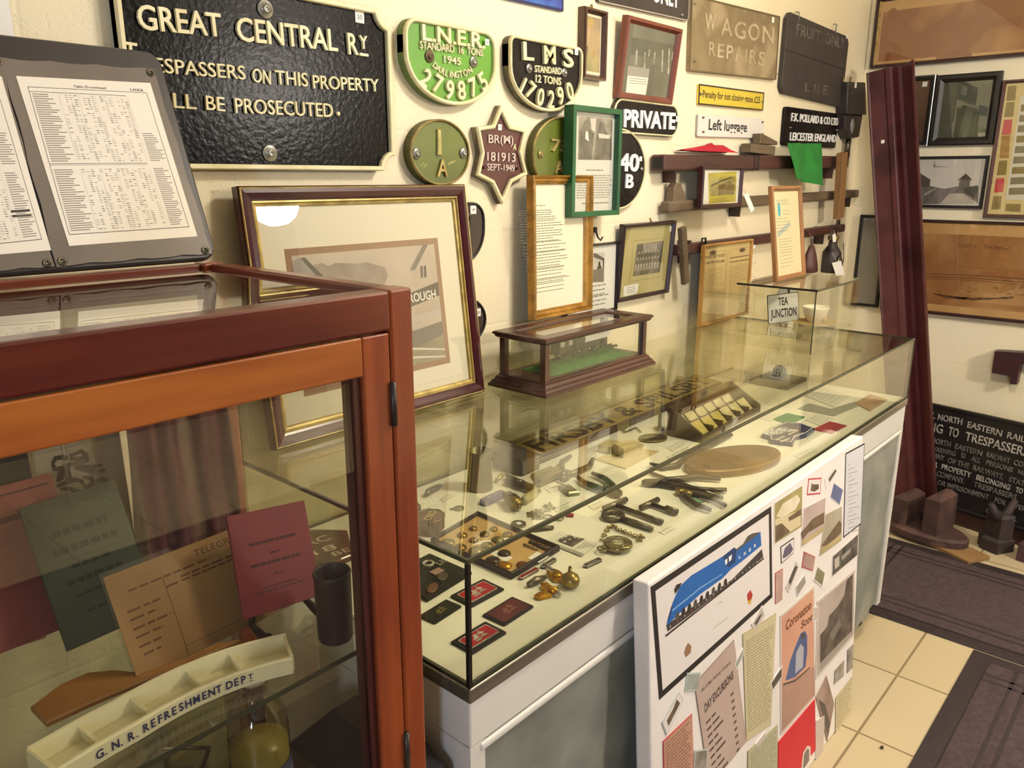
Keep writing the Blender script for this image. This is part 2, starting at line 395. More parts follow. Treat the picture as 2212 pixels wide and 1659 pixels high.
struct('ceiling', MB().box(RX0 - .1, RY0 - .1, RZ, ENDW + .1, WALL + .1, RZ + .05, mat('ceiling_white', '#e9e2d0', .8)))
for (p, e) in LAMPS:
    t = thing('ceiling_lamp', 'opal glass dome lamp hanging under the ceiling' + (' on a long rod' if e > 200 else ' on a short rod above the counter'), 'lamp', Matrix.Translation(p))
    g = mat('opal_lit_%d' % e, '#ffffff', .4); bs = g.node_tree.nodes['Principled BSDF']
    bs.inputs['Emission Color'].default_value = WARM + (1,); bs.inputs['Emission Strength'].default_value = e
    MB().lathe([(1e-5, -.11), (.06, -.1), (.105, -.07), (.13, -.02), (.135, .0), (.13, .01), (1e-5, .015)], g, 28).obj('shade', t)
    MB().tube([(0, 0, .016), (0, 0, RZ - p[2] - .03)], .008, ZINC).lathe([(.04, RZ - p[2] - .03), (.05, RZ - p[2] - .001)], WINW).obj('rod', t)
# ------------------------------------------------------------------ display counter
CX0, CX1, CY0, CY1 = .667, 2.656, -.6085, 0.0
LAMIN = mat('white_laminate', '#dcd8d0', .35, 0, '#d2cdc4', ns=3)
ALU = mat('brushed_aluminium', '#a79f90', .36, .85, '#8f887b', ns=60, st=(.05, 1, 1))
FELT = mat('cream_case_lining', '#efecda', .8, 0, '#e9e5d0', ns=3, bump=.05)
PANELC = mat('grey_green_marbled_cloth', '#6d6e66', .85, 0, '#8a8a7f', ns=7, nd=6, col3='#7b7c73', bump=.1, bs=30)
counter = c = thing('display_counter', 'long glass-topped display counter with white base along the cream wall', 'counter', Matrix.Translation((CX0, CY0, 0)))
o = lambda mb, n, p=c: mb.obj(n, p, M=Matrix())
m = MB().box(CX0 + .012, CY0 + .03, .09, CX1 - .012, CY1 - .01, .70, LAMIN)
for x in (CX0, CX1 - .03): m.box(x, CY0, .07, x + .03, CY1, .70, LAMIN)
o(m, 'base')
o(MB().box(CX0, CY0, .70, CX1, CY1, .775, LAMIN, .003), 'fascia')
o(MB().box(CX0 + .001, CY0 + .004, .697, CX1 - .001, CY0 + .012, .7005, INK), 'fascia_gap')
o(MB().box(CX0 - .002, CY0 - .003, .775, CX1 + .002, CY1, DECK - .002, ALU, .002), 'metal_trim')
o(MB().box(CX0 + .004, CY0 + .004, DECK - .003, CX1 - .004, CY1 - .006, DECK, FELT), 'deck')
# cloth panels tacked under the fascia, with soft waves
vs = []; fs = []; N = 60
for i in range(N + 1):
    x = CX0 + .033 + (CX1 - CX0 - .036) * i / N
    for k in range(7):
        z = .685 - .6 * k / 6; vs.append((x, CY0 + .002 + .007 * sin(i * .55) * k / 6 + .004 * sin(i * 1.9 + k) * min(k, 1), z + (.008 if k == 0 else 0)))
for i in range(N):
    for k in range(6): a = i * 7 + k; fs.append((a, a + 7, a + 8, a + 1))
o(MB().add(vs, fs, PANELC, True), 'cloth_front')
o(MB().box(CX0 + .02, CY0 - .003, .684, CX1 - .02, CY0 + .01, .697, LAMIN, .004), 'cloth_rail')
m = MB()
for k in range(13):
    y = CY0 + .02 + k * .045; m.add([(CX1 + .003 + .006 * (k % 2), y, .09), (CX1 + .003 + .006 * (1 - k % 2), y + .045, .09), (CX1 + .003 + .006 * (1 - k % 2), y + .045, .69), (CX1 + .003 + .006 * (k % 2), y, .69)], [(0, 1, 2, 3)], PANELC)
o(m, 'cloth_end')
for x in (CX0 + .06, CX1 - .07):
    for y in (CY0 + .06, CY1 - .07): o(MB().lathe([(.028, 0), (.03, .01), (.02, .03), (.018, .07)], DARKFE, 14, (x, y, 0)), 'foot')
T = .005
o(MB().box(CX0, CY0, TOPZ - T, CX1, CY1, TOPZ, CASEG), 'top_glass')
o(MB().box(CX0 + .002, CY0, DECK, CX1 - .002, CY0 + T, TOPZ - T, glass('front_glass', (.96, .96, .90, 1))), 'front_glass')
for x, n in ((CX0, 'left'), (CX1 - T, 'right')): o(MB().box(x, CY0 + T, DECK, x + T, CY1 - .006, TOPZ - T, MATS['front_glass']), 'end_glass')
o(MB().box(CX0, CY1 - .005, DECK, CX1, CY1, TOPZ - T, MATS['case_glass']), 'back_glass')
BLKE = mat('black_edge_strip', '#1c1813', .3)
e = .0035
o(MB().box(CX0 - .001, CY0 - .001, TOPZ - .0055, CX1 + .001, CY0 + e, TOPZ + .0006, EDGEG), 'edge_strip')
o(MB().box(CX0 - .001, CY0 + e, TOPZ - .0055, CX0 + e, CY1, TOPZ + .0006, EDGEG), 'edge_strip')
o(MB().box(CX1 - e, CY0 + e, TOPZ - .0055, CX1 + .001, CY1, TOPZ + .0006, EDGEG), 'edge_strip')
o(MB().box(CX0 - .002, CY0 - .002, DECK, CX0 + .004, CY0 + .004, TOPZ - .006, BLKE), 'corner_post')
o(MB().box(CX1 - .003, CY0 - .001, DECK, CX1 + .001, CY0 + .003, TOPZ - .006, EDGEG), 'corner_post')
for y in (CY0, CY1 - .012): o(MB().box(CX0 + .004, y, DECK, CX1 - .004, y + .005, DECK + .004, EDGEG), 'deck_bead')
o(MB().box(CX0, CY0 + .004, DECK, CX0 + .005, CY1 - .012, DECK + .004, EDGEG), 'deck_bead')
# ------------------------------------------------------------------ wooden cabinet in front
KX0, KX1, KY0, KY1, KZ = -.62, .578, -.617, -.181, 1.3624
OAKH = woodmat('varnished_oak_rail', '#a85c26', '#84401a', 0, 12, .3, .4, '#b06a2c')
OAKV = woodmat('varnished_oak_post', '#8c4320', '#6c2b16', 2, 12, .3, .4, '#95491f')
OAKR = woodmat('red_stained_oak', '#6e2a1a', '#471412', 0, 7, .28, .4, '#8a4420')
OAKD = woodmat('dark_reveal_oak', '#4a1d18', '#35120f', 2, 18, .4, .2)
showcase = k = thing('wooden_showcase', 'glazed oak display cabinet with reddish varnish in front of the counter', 'cabinet', Matrix.Translation(((KX0 + KX1) / 2, KY1, 0)))
o = lambda mb, n, p=k: mb.obj(n, p, M=Matrix())
PW = .032
for x, y in ((KX1 - PW, KY0), (KX0, KY0), (KX1 - PW, KY1 - PW), (KX0, KY1 - PW)): o(MB().box(x, y, .05, x + PW, y + PW, KZ, OAKV, .003), 'post')
ZR = 1.318
o(MB().box(KX0 + PW, KY0, ZR, KX1 - PW, KY0 + .03, KZ - .001, OAKR, .003), 'top_rail')
o(MB().box(KX0 + PW, KY1 - .024, ZR, KX1 - PW, KY1, KZ - .001, OAKR, .003), 'top_rail')
OAKY = woodmat('red_stained_oak_side', '#7a3420', '#4a1712', 1, 12, .3, .4)
for x in (KX0, KX1 - .024): o(MB().box(x, KY0 + PW, ZR, x + .024, KY1 - PW, KZ - .001, OAKY, .003), 'side_rail')
for x in (KX0, KX1 - .024): o(MB().box(x, KY0 + PW, .05, x + .024, KY1 - PW, .12, OAKY, .003), 'side_rail')
o(MB().box(KX0 + PW, KY0, .05, KX1 - PW, KY0 + .03, .12, OAKR, .003), 'bottom_rail')
o(MB().box(KX0 + PW, KY1 - .024, .05, KX1 - PW, KY1, .12, OAKR, .003), 'bottom_rail')
o(MB().box(KX0 + .01, KY0 + .01, .10, KX1 - .01, KY1 - .01, .118, DARKW), 'floor_board')
CABG = glass('cabinet_glass', (.96, .96, .93, 1))
o(MB().box(KX0 + .022, KY0 + .028, KZ - .012, KX1 - .022, KY1 - .022, KZ - .007, CASEG), 'top_glass')
o(MB().box(KX1 - .014, KY0 + PW, .12, KX1 - .010, KY1 - PW, ZR, CABG), 'side_glass')
o(MB().box(KX0 + .010, KY0 + PW, .12, KX0 + .014, KY1 - PW, ZR, CABG), 'side_glass')
o(MB().box(KX0 + PW, KY1 - .014, .12, KX1 - PW, KY1 - .010, ZR, CABG), 'back_glass')
# hinged door on the front
dx0, dx1, dz0, dz1 = KX0 + PW + .002, KX1 - PW - .002, .124, ZR - .002; SW = .037; dy0, dy1 = KY0 + .001, KY0 + .024
d = bpy.data.objects.new('door', None); COL.objects.link(d); d.empty_display_size = .03; d.parent = k; d.matrix_world = Matrix()
for x in (dx1 - SW, dx0): o(MB().box(x, dy0, dz0, x + SW, dy1, dz1, OAKV, .002), 'door_stile', d)
for z, h in ((dz1 - .043, .043), (dz0, .05)): o(MB().box(dx0 + SW, dy0, z, dx1 - SW, dy1, z + h, OAKH, .002), 'door_rail', d)
o(MB().box(dx1 - SW - .010, dy0 + .006, dz0 + .05, dx1 - SW, dy1 + .004, dz1 - .043, OAKD), 'glazing_bead', d)
o(MB().box(dx0 + SW, dy0 + .009, dz0 + .05, dx1 - SW - .010, dy0 + .013, dz1 - .043, CABG), 'door_glass', d)
for z in (1.235, .78): o(MB().tube([(dx1 + .001, KY0 - .001, z - .025), (dx1 + .001, KY0 - .001, z + .025)], .0038, mat('dark_hinge', '#3a3331', .4, .5), 10), 'hinge', d)
SHZ = .927
o(MB().box(KX0 + .03, KY0 + .037, SHZ - .006, KX1 - .016, KY1 - .03, SHZ, CASEG), 'glass_shelf')
o(MB().box(KX0 + .03, KY0 + .0355, SHZ - .006, KX1 - .016, KY0 + .037, SHZ, EDGEG), 'shelf_edge')
# ------------------------------------------------------------------ cast plates and signs on the long wall
def shift(p, dx, dy): return [(x + dx, y + dy) for x, y in p]
def sticker(P, pos, s, par, txt='45', z=.0025, h=None):
    x, y = P(*pos); m = MB(); r = s / 2
    m.prism(rectp(x - r, y - r * (h or 1), x + r, y + r * (h or 1)), z, z + .0005, STICK)
    if txt: m.text(txt, x, y, s * .42, INK, z=z + .0007)
    return m.obj('price_sticker', par)
def washer(P, pos, r, par, z=0, mt=None, name='washer'):
    x, y = P(*pos); mt = mt or ZINC
    return MB().lathe([(r, z), (r, z + .0025), (r * .9, z + .0035), (r * .42, z + .0035), (r * .40, z + .006), (r * .25, z + .008), (r * .22, z + .0065), (1e-5, z + .0065)], mt, 22, (x, y, 0)).obj(name, par)
def castplate(name, label, cat, M, outline, face, rimm, rw, th=.012, rh=.006, group=None, b=.002, rim_m2=None):
    t = thing(name, label, cat, M, group)
    MB().prism(outline, .001, th, face).obj('plate', t)
    MB().rim(outline, rw, .0015, th + rh, rimm, b).obj('border', t)
    return t

# big black notice
gx0, gx1, gz0, gz1 = .570, 1.104, 1.493, 1.797
M = onwall(((gx0 + gx1) / 2, WALL, (gz0 + gz1) / 2)); W_, H_ = gx1 - gx0, gz1 - gz0
c = .03; ol = []
for sx, sy, a0 in ((1, -1, 180), (1, 1, 270), (-1, 1, 0), (-1, -1, 90)):
    q = [(sx * W_ / 2 + c * cos(radians(a0 - 90 * i / 6)), sy * H_ / 2 + c * sin(radians(a0 - 90 * i / 6))) for i in range(7)]
    ol += q
t = castplate('trespass_notice', 'large black cast notice with cream raised GREAT CENTRAL RY lettering', 'sign', M, ol, IRON, RAISED, .009, .016, .009)
P = Pl(M, .016); z = .016
m = MB(); B = .012
ptext(m, P, 'GREAT', (294, 35), (475, 54), 53, RAISED, z, .006, B); ptext(m, P, 'CENTRAL', (508, 61), (725, 87), 50, RAISED, z, .006, B)
ptext(m, P, 'R', (748, 93), (769, 95), 47, RAISED, z, .006, B); ptext(m, P, 'Y', (773, 90), (790, 92), 29, RAISED, z, .006, B)
a, b = P(774, 117), P(792, 119); m.box(a[0], a[1] - .003, z, b[0], a[1] + .002, z + .006, RAISED)
B = .004
ptext(m, P, 'T', (266, 110), (295, 114), 44, RAISED, z, .005, .008); ptext(m, P, 'RESPASSERS', (303, 137), (527, 157), 32, RAISED, z, .005, B)
ptext(m, P, 'ON', (543, 161), (582, 168), 31, RAISED, z, .005, B); ptext(m, P, 'THIS', (592, 166), (662, 172), 31, RAISED, z, .005, B); ptext(m, P, 'PROPERTY', (673, 176), (815, 184), 29, RAISED, z, .005, B)
ptext(m, P, 'W', (318, 212), (352, 214), 40, RAISED, z, .005, .008); ptext(m, P, 'ILL', (358, 215), (421, 220), 33, RAISED, z, .005, B)
ptext(m, P, 'BE', (442, 221), (483, 225), 32, RAISED, z, .005, B); ptext(m, P, 'PROSECUTED', (505, 227), (716, 238), 32, RAISED, z, .005, B)
p = P(728, 246); m.lathe([(.004, z), (.004, z + .005), (1e-5, z + .005)], RAISED, 10, (p[0], p[1], 0))
m.obj('lettering', t)
washer(P, (572, 20), .0155, t, z); washer(P, (582, 331), .0148, t, z)
sticker(P, (776, 37), .021, t, '50', z + .001)

# wagon plates
def dshape(w, h, r=.035, n=18):
    o = [(-w / 2, h / 2 - r)]; o = []
    for i in range(6): a = radians(90 * i / 5); o.append((w / 2 - r + r * cos(a), h / 2 - r + r * sin(a)))
    for i in range(6): a = radians(90 + 90 * i / 5); o.append((-w / 2 + r + r * cos(a), h / 2 - r + r * sin(a)))
    yb = h / 2 - h * .42
    for i in range(n + 1): a = radians(180 + 180 * i / n); o.append((w / 2 * cos(a), yb + (yb + h / 2) * sin(a)))
    return o
GRN = mat('bright_green_paint', '#5f9a22', .4, 0, '#568c1f', ns=6, bump=.1, bs=40); BLKP = mat('glossy_black_paint', '#120e0e', .25, 0, '#181313', ns=20, bump=.6, bs=45, spec=.2)
Yf = WALL - .02
tl = atY(871, 100, Yf); tr = atY(1068, 112, Yf); tp = atY(968, 52, Yf); bt = atY(968, 227, Yf)
M = onwall(((tl.x + tr.x) / 2, WALL, (tp.z + bt.z) / 2)); D1 = dshape(tr.x - tl.x, tp.z - bt.z)
t = castplate('wagon_plate', 'bright green D-shaped cast wagon plate reading L.N.E.R. and 279875', 'sign', M, D1, GRN, RAISED, .008, .02, .008)
P = Pl(M, .02); z = .02; m = MB()
ptext(m, P, 'L.N.E.R.', (908, 69), (1044, 89), 34, RAISED, z, .007, .022); ptext(m, P, 'STANDARD  16  TONS', (905, 96), (1041, 114), 17, RAISED, z, .004, .012)
ptext(m, P, '1945', (957, 127), (993, 133), 16, RAISED, z, .004, .01)
pchars(m, P, [(ch, x, y, r) for ch, x, y, r in zip('DARLINGTON', (938, 946, 955, 963, 970, 977, 985, 993, 1003, 1013), (142, 148, 154, 158, 160, 161, 161, 160, 157, 152), (-38, -32, -24, -16, -8, 0, 8, 16, 24, 32))], 15, RAISED, z, .004, .01, .9)
pchars(m, P, [('2', 917, 168, -36), ('7', 943, 181, -22), ('9', 968, 193, -8), ('8', 993, 194, 6), ('7', 1018, 187, 20), ('5', 1039, 175, 34)], 41, RAISED, z, .007, .022, .92)
m.obj('lettering', t); washer(P, (927, 122), .0125, t, z, mat('rusty_bolt', '#5d4a35', .6, .3, '#7a674c', ns=60)); washer(P, (1022, 134), .012, t, z); sticker(P, (1047, 92), .013, t, '60', z + .0075)
tl = atY(1098, 130, Yf); tr = atY(1255, 150, Yf); tp = atY(1177, 89, Yf); bt = atY(1177, 241, Yf)
M = onwall(((tl.x + tr.x) / 2, WALL, (tp.z + bt.z) / 2)); D2 = dshape(tr.x - tl.x, tp.z - bt.z, .02)
t = castplate('wagon_plate', 'black D-shaped cast wagon plate reading L M S and 170290', 'sign', M, D2, BLKP, RAISED, .007, .02, .008)
P = Pl(M, .02); m = MB()
for ch, x0, x1, y in (('L', 1126, 1149, 110), ('M', 1171, 1196, 118), ('S', 1213, 1235, 125)): ptext(m, P, ch, (x0, y - 1), (x1, y + 1), 40, RAISED, z, .007, .02)
ptext(m, P, 'STANDARD', (1153, 148), (1211, 154), 15, RAISED, z, .004, .012); ptext(m, P, '12 TONS', (1155, 169), (1210, 176), 17, RAISED, z, .004, .012)
pchars(m, P, [('1', 1127, 184, -34), ('7', 1144, 195, -30), ('0', 1164, 209, -14), ('2', 1187, 214, -2), ('9', 1207, 206, 16), ('0', 1227, 196, 24)], 39, RAISED, z, .007, .02, .9)
m.obj('lettering', t); washer(P, (1142, 148), .011, t, z); washer(P, (1218, 157), .011, t, z); sticker(P, (1240, 113), .014, t, '60', z + .0075)

# shed plates
OLIVE = mat('faded_olive_paint', '#5d6a1e', .38, 0, '#4c5518', ns=5, bump=.15, bs=40, coat=.3); AGED = mat('aged_brass_border', '#b9a566', .42, .35, '#7d6a3a', ns=22)
def shed(name, label, cpx, hw, rows, face, rimm, tm, th=.016):
    Yp = WALL - th; a = atY(cpx[0] - hw, cpx[1], Yp); b = atY(cpx[0] + hw, cpx[1], Yp); M = onwall(((a.x + b.x) / 2, WALL, (a.z + b.z) / 2)); w_ = b.x - a.x
    t = castplate(name, label, 'sign', M, oval(w_, w_ * .66 if rows is None else w_ * rows[0]), face, rimm, .005, th, .005)
    return t, Pl(M, th)
t, P = shed('shed_plate', 'olive green oval plate with 1 above A, left of the star', (949, 330), 64, [.79], OLIVE, AGED, RAISED, .022)
m = MB(); x, y = P(947, 309); TARN = mat('tarnished_letters', '#8d8f4e', .5, .2, '#b8a867', ns=18)
m.prism([(x - .005, y + .028), (x + .005, y + .028), (x + .007, y - .026), (x - .007, y - .026)], .022, .027, TARN, .0015); ptext(m, P, 'A', (942, 361), (965, 362), 38, AGED, .022, .005, .015); m.obj('lettering', t)
washer(P, (899, 332), .0115, t, .022); washer(P, (1000, 331), .0115, t, .022)
m = MB()
for (x, y, r) in ((912, 355, .5), (918, 358, .5), (972, 352, .6), (979, 350, .5)): a = P(x, y); m.prism(rotp(rectp(a[0] - .007, a[1] - .0012, a[0] + .007, a[1] + .0012), r, *a) if 0 else shift(rotp(rectp(-.007, -.0012, .007, .0012), r), *a), .022, .0226, TARN)
m.obj('scratches', t)
t, P = shed('shed_plate', 'olive oval plate reading 73A, half hidden by the green frame', (1211, 335), 62, [.79], OLIVE, AGED, RAISED, .022)
m = MB(); ptext(m, P, '73', (1188, 312), (1227, 316), 27, AGED, .022, .005, .015); ptext(m, P, 'A', (1196, 360), (1217, 361), 28, AGED, .022, .005, .015); m.obj('lettering', t); washer(P, (1167, 334), .01, t, .022, AGED)
t, P = shed('shed_plate', 'black oval plate with white 40 above B, right of the green frame', (1336, 366), 57, [.84], BLKP, RAISED, RAISED, .014)
m = MB(); ptext(m, P, '40', (1336, 349), (1379, 351), 38, WHITEP, .014, .004, .025); ptext(m, P, 'B', (1350, 390), (1367, 391), 30, WHITEP, .014, .004, .025); m.obj('lettering', t); sticker(P, (1381, 343), .013, t, '45', .019); washer(P, (1385, 365), .006, t, .014)
# star
Ys = WALL - .018; pts = [(1081, 246), (1097, 281), (1127, 288), (1118, 329), (1129, 371), (1100, 386), (1083, 424), (1066, 388), (1037, 373), (1046, 331), (1037, 284), (1067, 280)]
w3 = [atY(*p, Ys) for p in pts]; cx = sum(p.x for p in w3) / 12; cz = sum(p.z for p in w3) / 12
M = onwall((cx, WALL, cz)); inn = [(p.x - cx, p.z - cz) for p in w3]
t = thing('star_plate', 'maroon six-pointed star plate with cream border reading BR(M) 181913', 'sign', M)
MAR = mat('maroon_paint', '#4d1219', .3, 0, '#3f0e14', ns=8, bump=.15, bs=40, coat=.3); PALE = mat('pale_pink_paint', '#d8c2b4', .5)
out = inset(inn, -.0105); MB().prism(out, .001, .016, MAR).obj('plate', t); MB().rim(out, .0085, .0015, .024, RAISED, .002).obj('border', t)
P = Pl(M, .016); m = MB(); z = .016
ptext(m, P, 'BR(M)', (1054, 299), (1107, 302), 19, PALE, z, .003, .002); ptext(m, P, 'A', (1107, 317), (1114, 318), 14, RAISED, z, .003, .01); ptext(m, P, '181913', (1051, 337), (1112, 340), 20, PALE, z, .003, .002); ptext(m, P, 'SEPT-1949', (1051, 360), (1110, 363), 15, PALE, z, .003, .002); m.obj('lettering', t)
sticker(P, (1079, 275), .013, t, '175', z + .001); washer(P, (1043, 360), .006, t, z, MAR); washer(P, (1115, 362), .006, t, z, MAR)
# two dark plates behind the big picture
HID = mat('dark_bronze_paint', '#2b211c', .35, 0, '#382c25', ns=10, bump=.2, bs=40)
for (cpx, hw, hh, lab, n, sp, dsh) in (((986, 508), 62, 70, 'dark D-shaped plate with sticker 49, upper one behind the big framed picture', '49', (1022, 453), 1), ((986, 700), 65, 60, 'dark oval plate with sticker 48, lower one behind the big framed picture', '48', (1032, 675), 0)):
    a = atY(cpx[0] - hw, cpx[1], WALL - .012); b = atY(cpx[0] + hw, cpx[1], WALL - .012); u = atY(cpx[0], cpx[1] - hh, WALL - .012); d = atY(cpx[0], cpx[1] + hh, WALL - .012)
    M = onwall(((a.x + b.x) / 2, WALL, (u.z + d.z) / 2)); ol = dshape(b.x - a.x, u.z - d.z, .04) if dsh else oval(b.x - a.x, u.z - d.z)
    t = castplate('dark_plate', lab, 'sign', M, ol, HID, mat('black_border', '#1b1513', .4), .006, .01, .004); P = Pl(M, .01); sticker(P, sp, .019, t, n, .0105)
    if dsh:
        for q in ((1011, 468), (1010, 482)): washer(P, q, .008, t, .01, HID, 'bolt_hole')
# PRIVATE
c, w_, h_ = wq((1325, 214), (1466, 226), (1461, 291), (1324, 293), WALL - .012)
M = onwall(c, 0); t = castplate('private_sign', 'black round-ended sign with raised white PRIVATE', 'sign', M, rrect(w_, h_, h_ * .42, 7), BLKP, RAISED, .005, .014, .004)
P = Pl(M, .014); m = MB(); ptext(m, P, 'PRIVATE', (1346, 254), (1457, 261), 37, WHITEP, .014, .004, .03); m.obj('lettering', t); sticker(P, (1460, 257), .016, t, '40', .019)
# enamel and painted signs
def slab(name, label, q, face, th=.008, r=.004, b=.001, cat='sign', edge=None, ang=0):
    c, w_, h_ = wq(*q, WALL - th); tl, tr, br, bl = (atY(*p, WALL - th) for p in q); e = (tr - tl) + (br - bl); ang = math_deg(atan2(e.z, e.x))
    M = onwall(c, ang); t = thing(name, label, cat, M); MB().prism(rrect(w_, h_, r, 4), .001, th, face, b).obj('panel', t)
    return t, Pl(M, th), w_, h_
def math_deg(a): return a * 180 / pi
BLUE = mat('blue_enamel', '#16308c', .2, 0, '#2a66b8', ns=5, lo=.45, hi=.6, coat=.6)
t, P, w_, h_ = slab('enamel_sign', 'dark blue enamel sign cut by the top of the view, above the green frame', ((1085, -62), (1218, -30), (1216.5, 26.6), (1084, -4)), BLUE, .006)
MB().rim(rrect(w_, h_, .004, 3), .006, .006, .0066, mat('navy_border', '#141a4a', .3)).obj('border', t)
BLKS = mat('worn_black_sign', '#2b2524', .35, 0, '#3a3230', ns=9, bump=.25, bs=30)
t, P, w_, h_ = slab('black_sign', 'worn black sign ending in ONLY at the top of the view', ((1293, -92), (1490, -42), (1487, 49), (1290, -1)), BLKS, .01, .012)
m = MB(); ptext(m, P, 'ONLY', (1409, -20), (1467, -4), 44, WHITEP, .01, .002, .02); m.obj('lettering', t); washer(P, (1472, 33), .005, t, .01)
MB().rim(rrect(w_, h_, .012, 4), .003, .009, .0115, mat('pale_worn_edge', '#a59a8c', .5)).obj('border', t)
CON = mat('weathered_grey_brown', '#8c7a58', .7, 0, '#a3916e', ns=6, nd=8, col3='#7c6b4b', bump=.5, bs=14)
t, P, w_, h_ = slab('wagon_repairs_sign', 'weathered grey-brown plate with faint WAGON REPAIRS lettering', ((1493, -6), (1684, 31), (1675.6, 177), (1489.6, 148)), CON, .012)
MB().rim(rectp(-w_ / 2, -h_ / 2, w_ / 2, h_ / 2), .004, .011, .0145, mat('dull_edge', '#6b5b3f', .7)).obj('border', t)
m = MB(); FA = mat('faint_paint', '#bcae8c', .7, 0, '#a3916e', ns=22)
for ch, x, y in (('W', 1534, 46), ('A', 1569, 57), ('G', 1598, 64), ('O', 1628, 68), ('N', 1659, 74)): ptext(m, P, ch, (x - 12, y - 1), (x + 12, y + 2), 38, FA, .012, .0015, .01)
for ch, x, y in zip('REPAIRS', (1538, 1557, 1576, 1595, 1611, 1626, 1645), (105, 109, 112, 116, 119, 122, 126)): ptext(m, P, ch, (x - (2 if ch == 'I' else 7), y - 1), (x + (2 if ch == 'I' else 7), y + 1), 31, FA, .012, .0012, .01)
m.obj('lettering', t); sticker(P, (1669, 43), .018, t, '', .0135)
for q in ((1500, 8), (1676, 160), (1500, 132)): washer(P, q, .004, t, .012, CON, 'nail')
FRU = mat('charcoal_board', '#2f2a26', .6, 0, '#3a342e', ns=7, nd=6, bump=.3, bs=30)
q = ((1700, 33), (1831, 71), (1824, 223), (1690, 210)); c, w_, h_ = wq(*q, WALL - .02)
M = onwall(c, -1.2); ol = []; a = .022
for p in ((w_ / 2 - a, -h_ / 2), (w_ / 2, -h_ / 2 + a), (w_ / 2, h_ / 2 - a), (w_ / 2 - a, h_ / 2), (-w_ / 2 + a, h_ / 2), (-w_ / 2, h_ / 2 - a), (-w_ / 2, -h_ / 2 + a), (-w_ / 2 + a, -h_ / 2)): ol.append(p)
t = thing('fruit_only_board', 'charcoal board with clipped corners and faint FRUIT ONLY lettering', 'sign', M); MB().prism(ol, .004, .020, FRU, .002).obj('panel', t)
MB().box(-w_ / 2, .008, .0195, w_ / 2, .011, .021, INK).obj('seam', t); P = Pl(M, .02); m = MB(); FB = mat('faded_grey_lettering', '#726b60', .7, 0, '#4a443c', ns=30)
ptext(m, P, 'FRUIT', (1720, 62), (1771, 78), 25, FB, .02, .0015, .01); ptext(m, P, 'ONLY', (1782, 81), (1825, 94), 25, FB, .02, .0015, .01)
for ch, x, y in (('L', 1744, 187), ('N', 1763, 190), ('E', 1783, 193)): ptext(m, P, ch, (x - 5, y), (x + 5, y + 1), 20, FB, .02, .001, .01)
m.obj('lettering', t); sticker(P, (1829, 79), .014, t, '', .0205)
for x in (1727, 1808): p = P(x, 30 if x < 1750 else 56); MB().tube([(p[0], p[1] - .03, .018), (p[0], p[1] + .006, .018), (p[0], p[1] + .008, .006)], .003, ZINC).obj('hanging_hook', t)
YEL = mat('yellow_enamel', '#d9c348', .4, 0, '#cfb53c', ns=5)
t, P, w_, h_ = slab('gate_penalty_sign', 'long yellow sign reading Penalty for not closing gates £25', ((1510, 181), (1650, 200), (1648, 239), (1508.6, 225.6)), YEL, .008)
MB().rim(rectp(-w_ / 2, -h_ / 2, w_ / 2, h_ / 2), .004, .0075, .0095, mat('dark_sign_edge', '#2e2118', .5)).obj('border', t)
m = MB(); ptext(m, P, 'Penalty for not closing gates £25', (1518, 202), (1642, 216), 15, mat('brown_black_ink', '#33270c', .6), .0081, 0, .02); m.obj('lettering', t)
for q in ((1513, 203), (1646, 219)): washer(P, q, .005, t, .008)
WEN = mat('white_enamel', '#e9e4dc', .3, 0, '#e0dad0', ns=5, coat=.3)
t, P, w_, h_ = slab('luggage_sign', 'white enamel sign reading Left luggage', ((1508.6, 246), (1651, 258), (1648, 298), (1507, 296)), WEN, .01, .006)
MB().rim(rrect(w_, h_, .006, 4), .0025, .0005, .0085, mat('rusty_edge', '#7b4a2e', .8, 0, '#c9bfb0', ns=40)).obj('border', t)
m = MB(); ptext(m, P, 'Left luggage', (1531, 268), (1614, 274), 23, INK, .0102, 0, .02); m.obj('lettering', t)
for q in ((1518, 254), (1518, 285), (1646, 264), (1646, 290)): washer(P, q, .0035, t, .01, mat('rust_screw', '#6a4530', .7))
t, P, w_, h_ = slab('maker_plate', 'black cast plate reading F.K. POLLARD & CO LTD LEICESTER ENGLAND', ((1696, 231.5), (1812, 244), (1805, 322), (1691, 312)), BLKP, .012, .014)
m = MB(); ptext(m, P, 'F.K. POLLARD & CO LTD', (1709, 252), (1810, 263), 17, WHITEP, .012, .003, .008); ptext(m, P, 'LEICESTER ENGLAND', (1706, 294), (1805, 299), 17, WHITEP, .012, .003, .008); m.obj('lettering', t)
washer(P, (1706, 276), .004, t, .012); washer(P, (1806, 281), .004, t, .012)
# white paper far left
a = atY(0, 45, WALL - .002); b = atY(26, 45, WALL - .002)
m = MB().prism(rectp(-.12, -.09, 0, .12), .001, .0016, WHITEP); solid('paper_sheet', m, 'plain white paper pinned to the wall beside the black notice', 'paper', onwall((b.x, WALL, 1.67)))
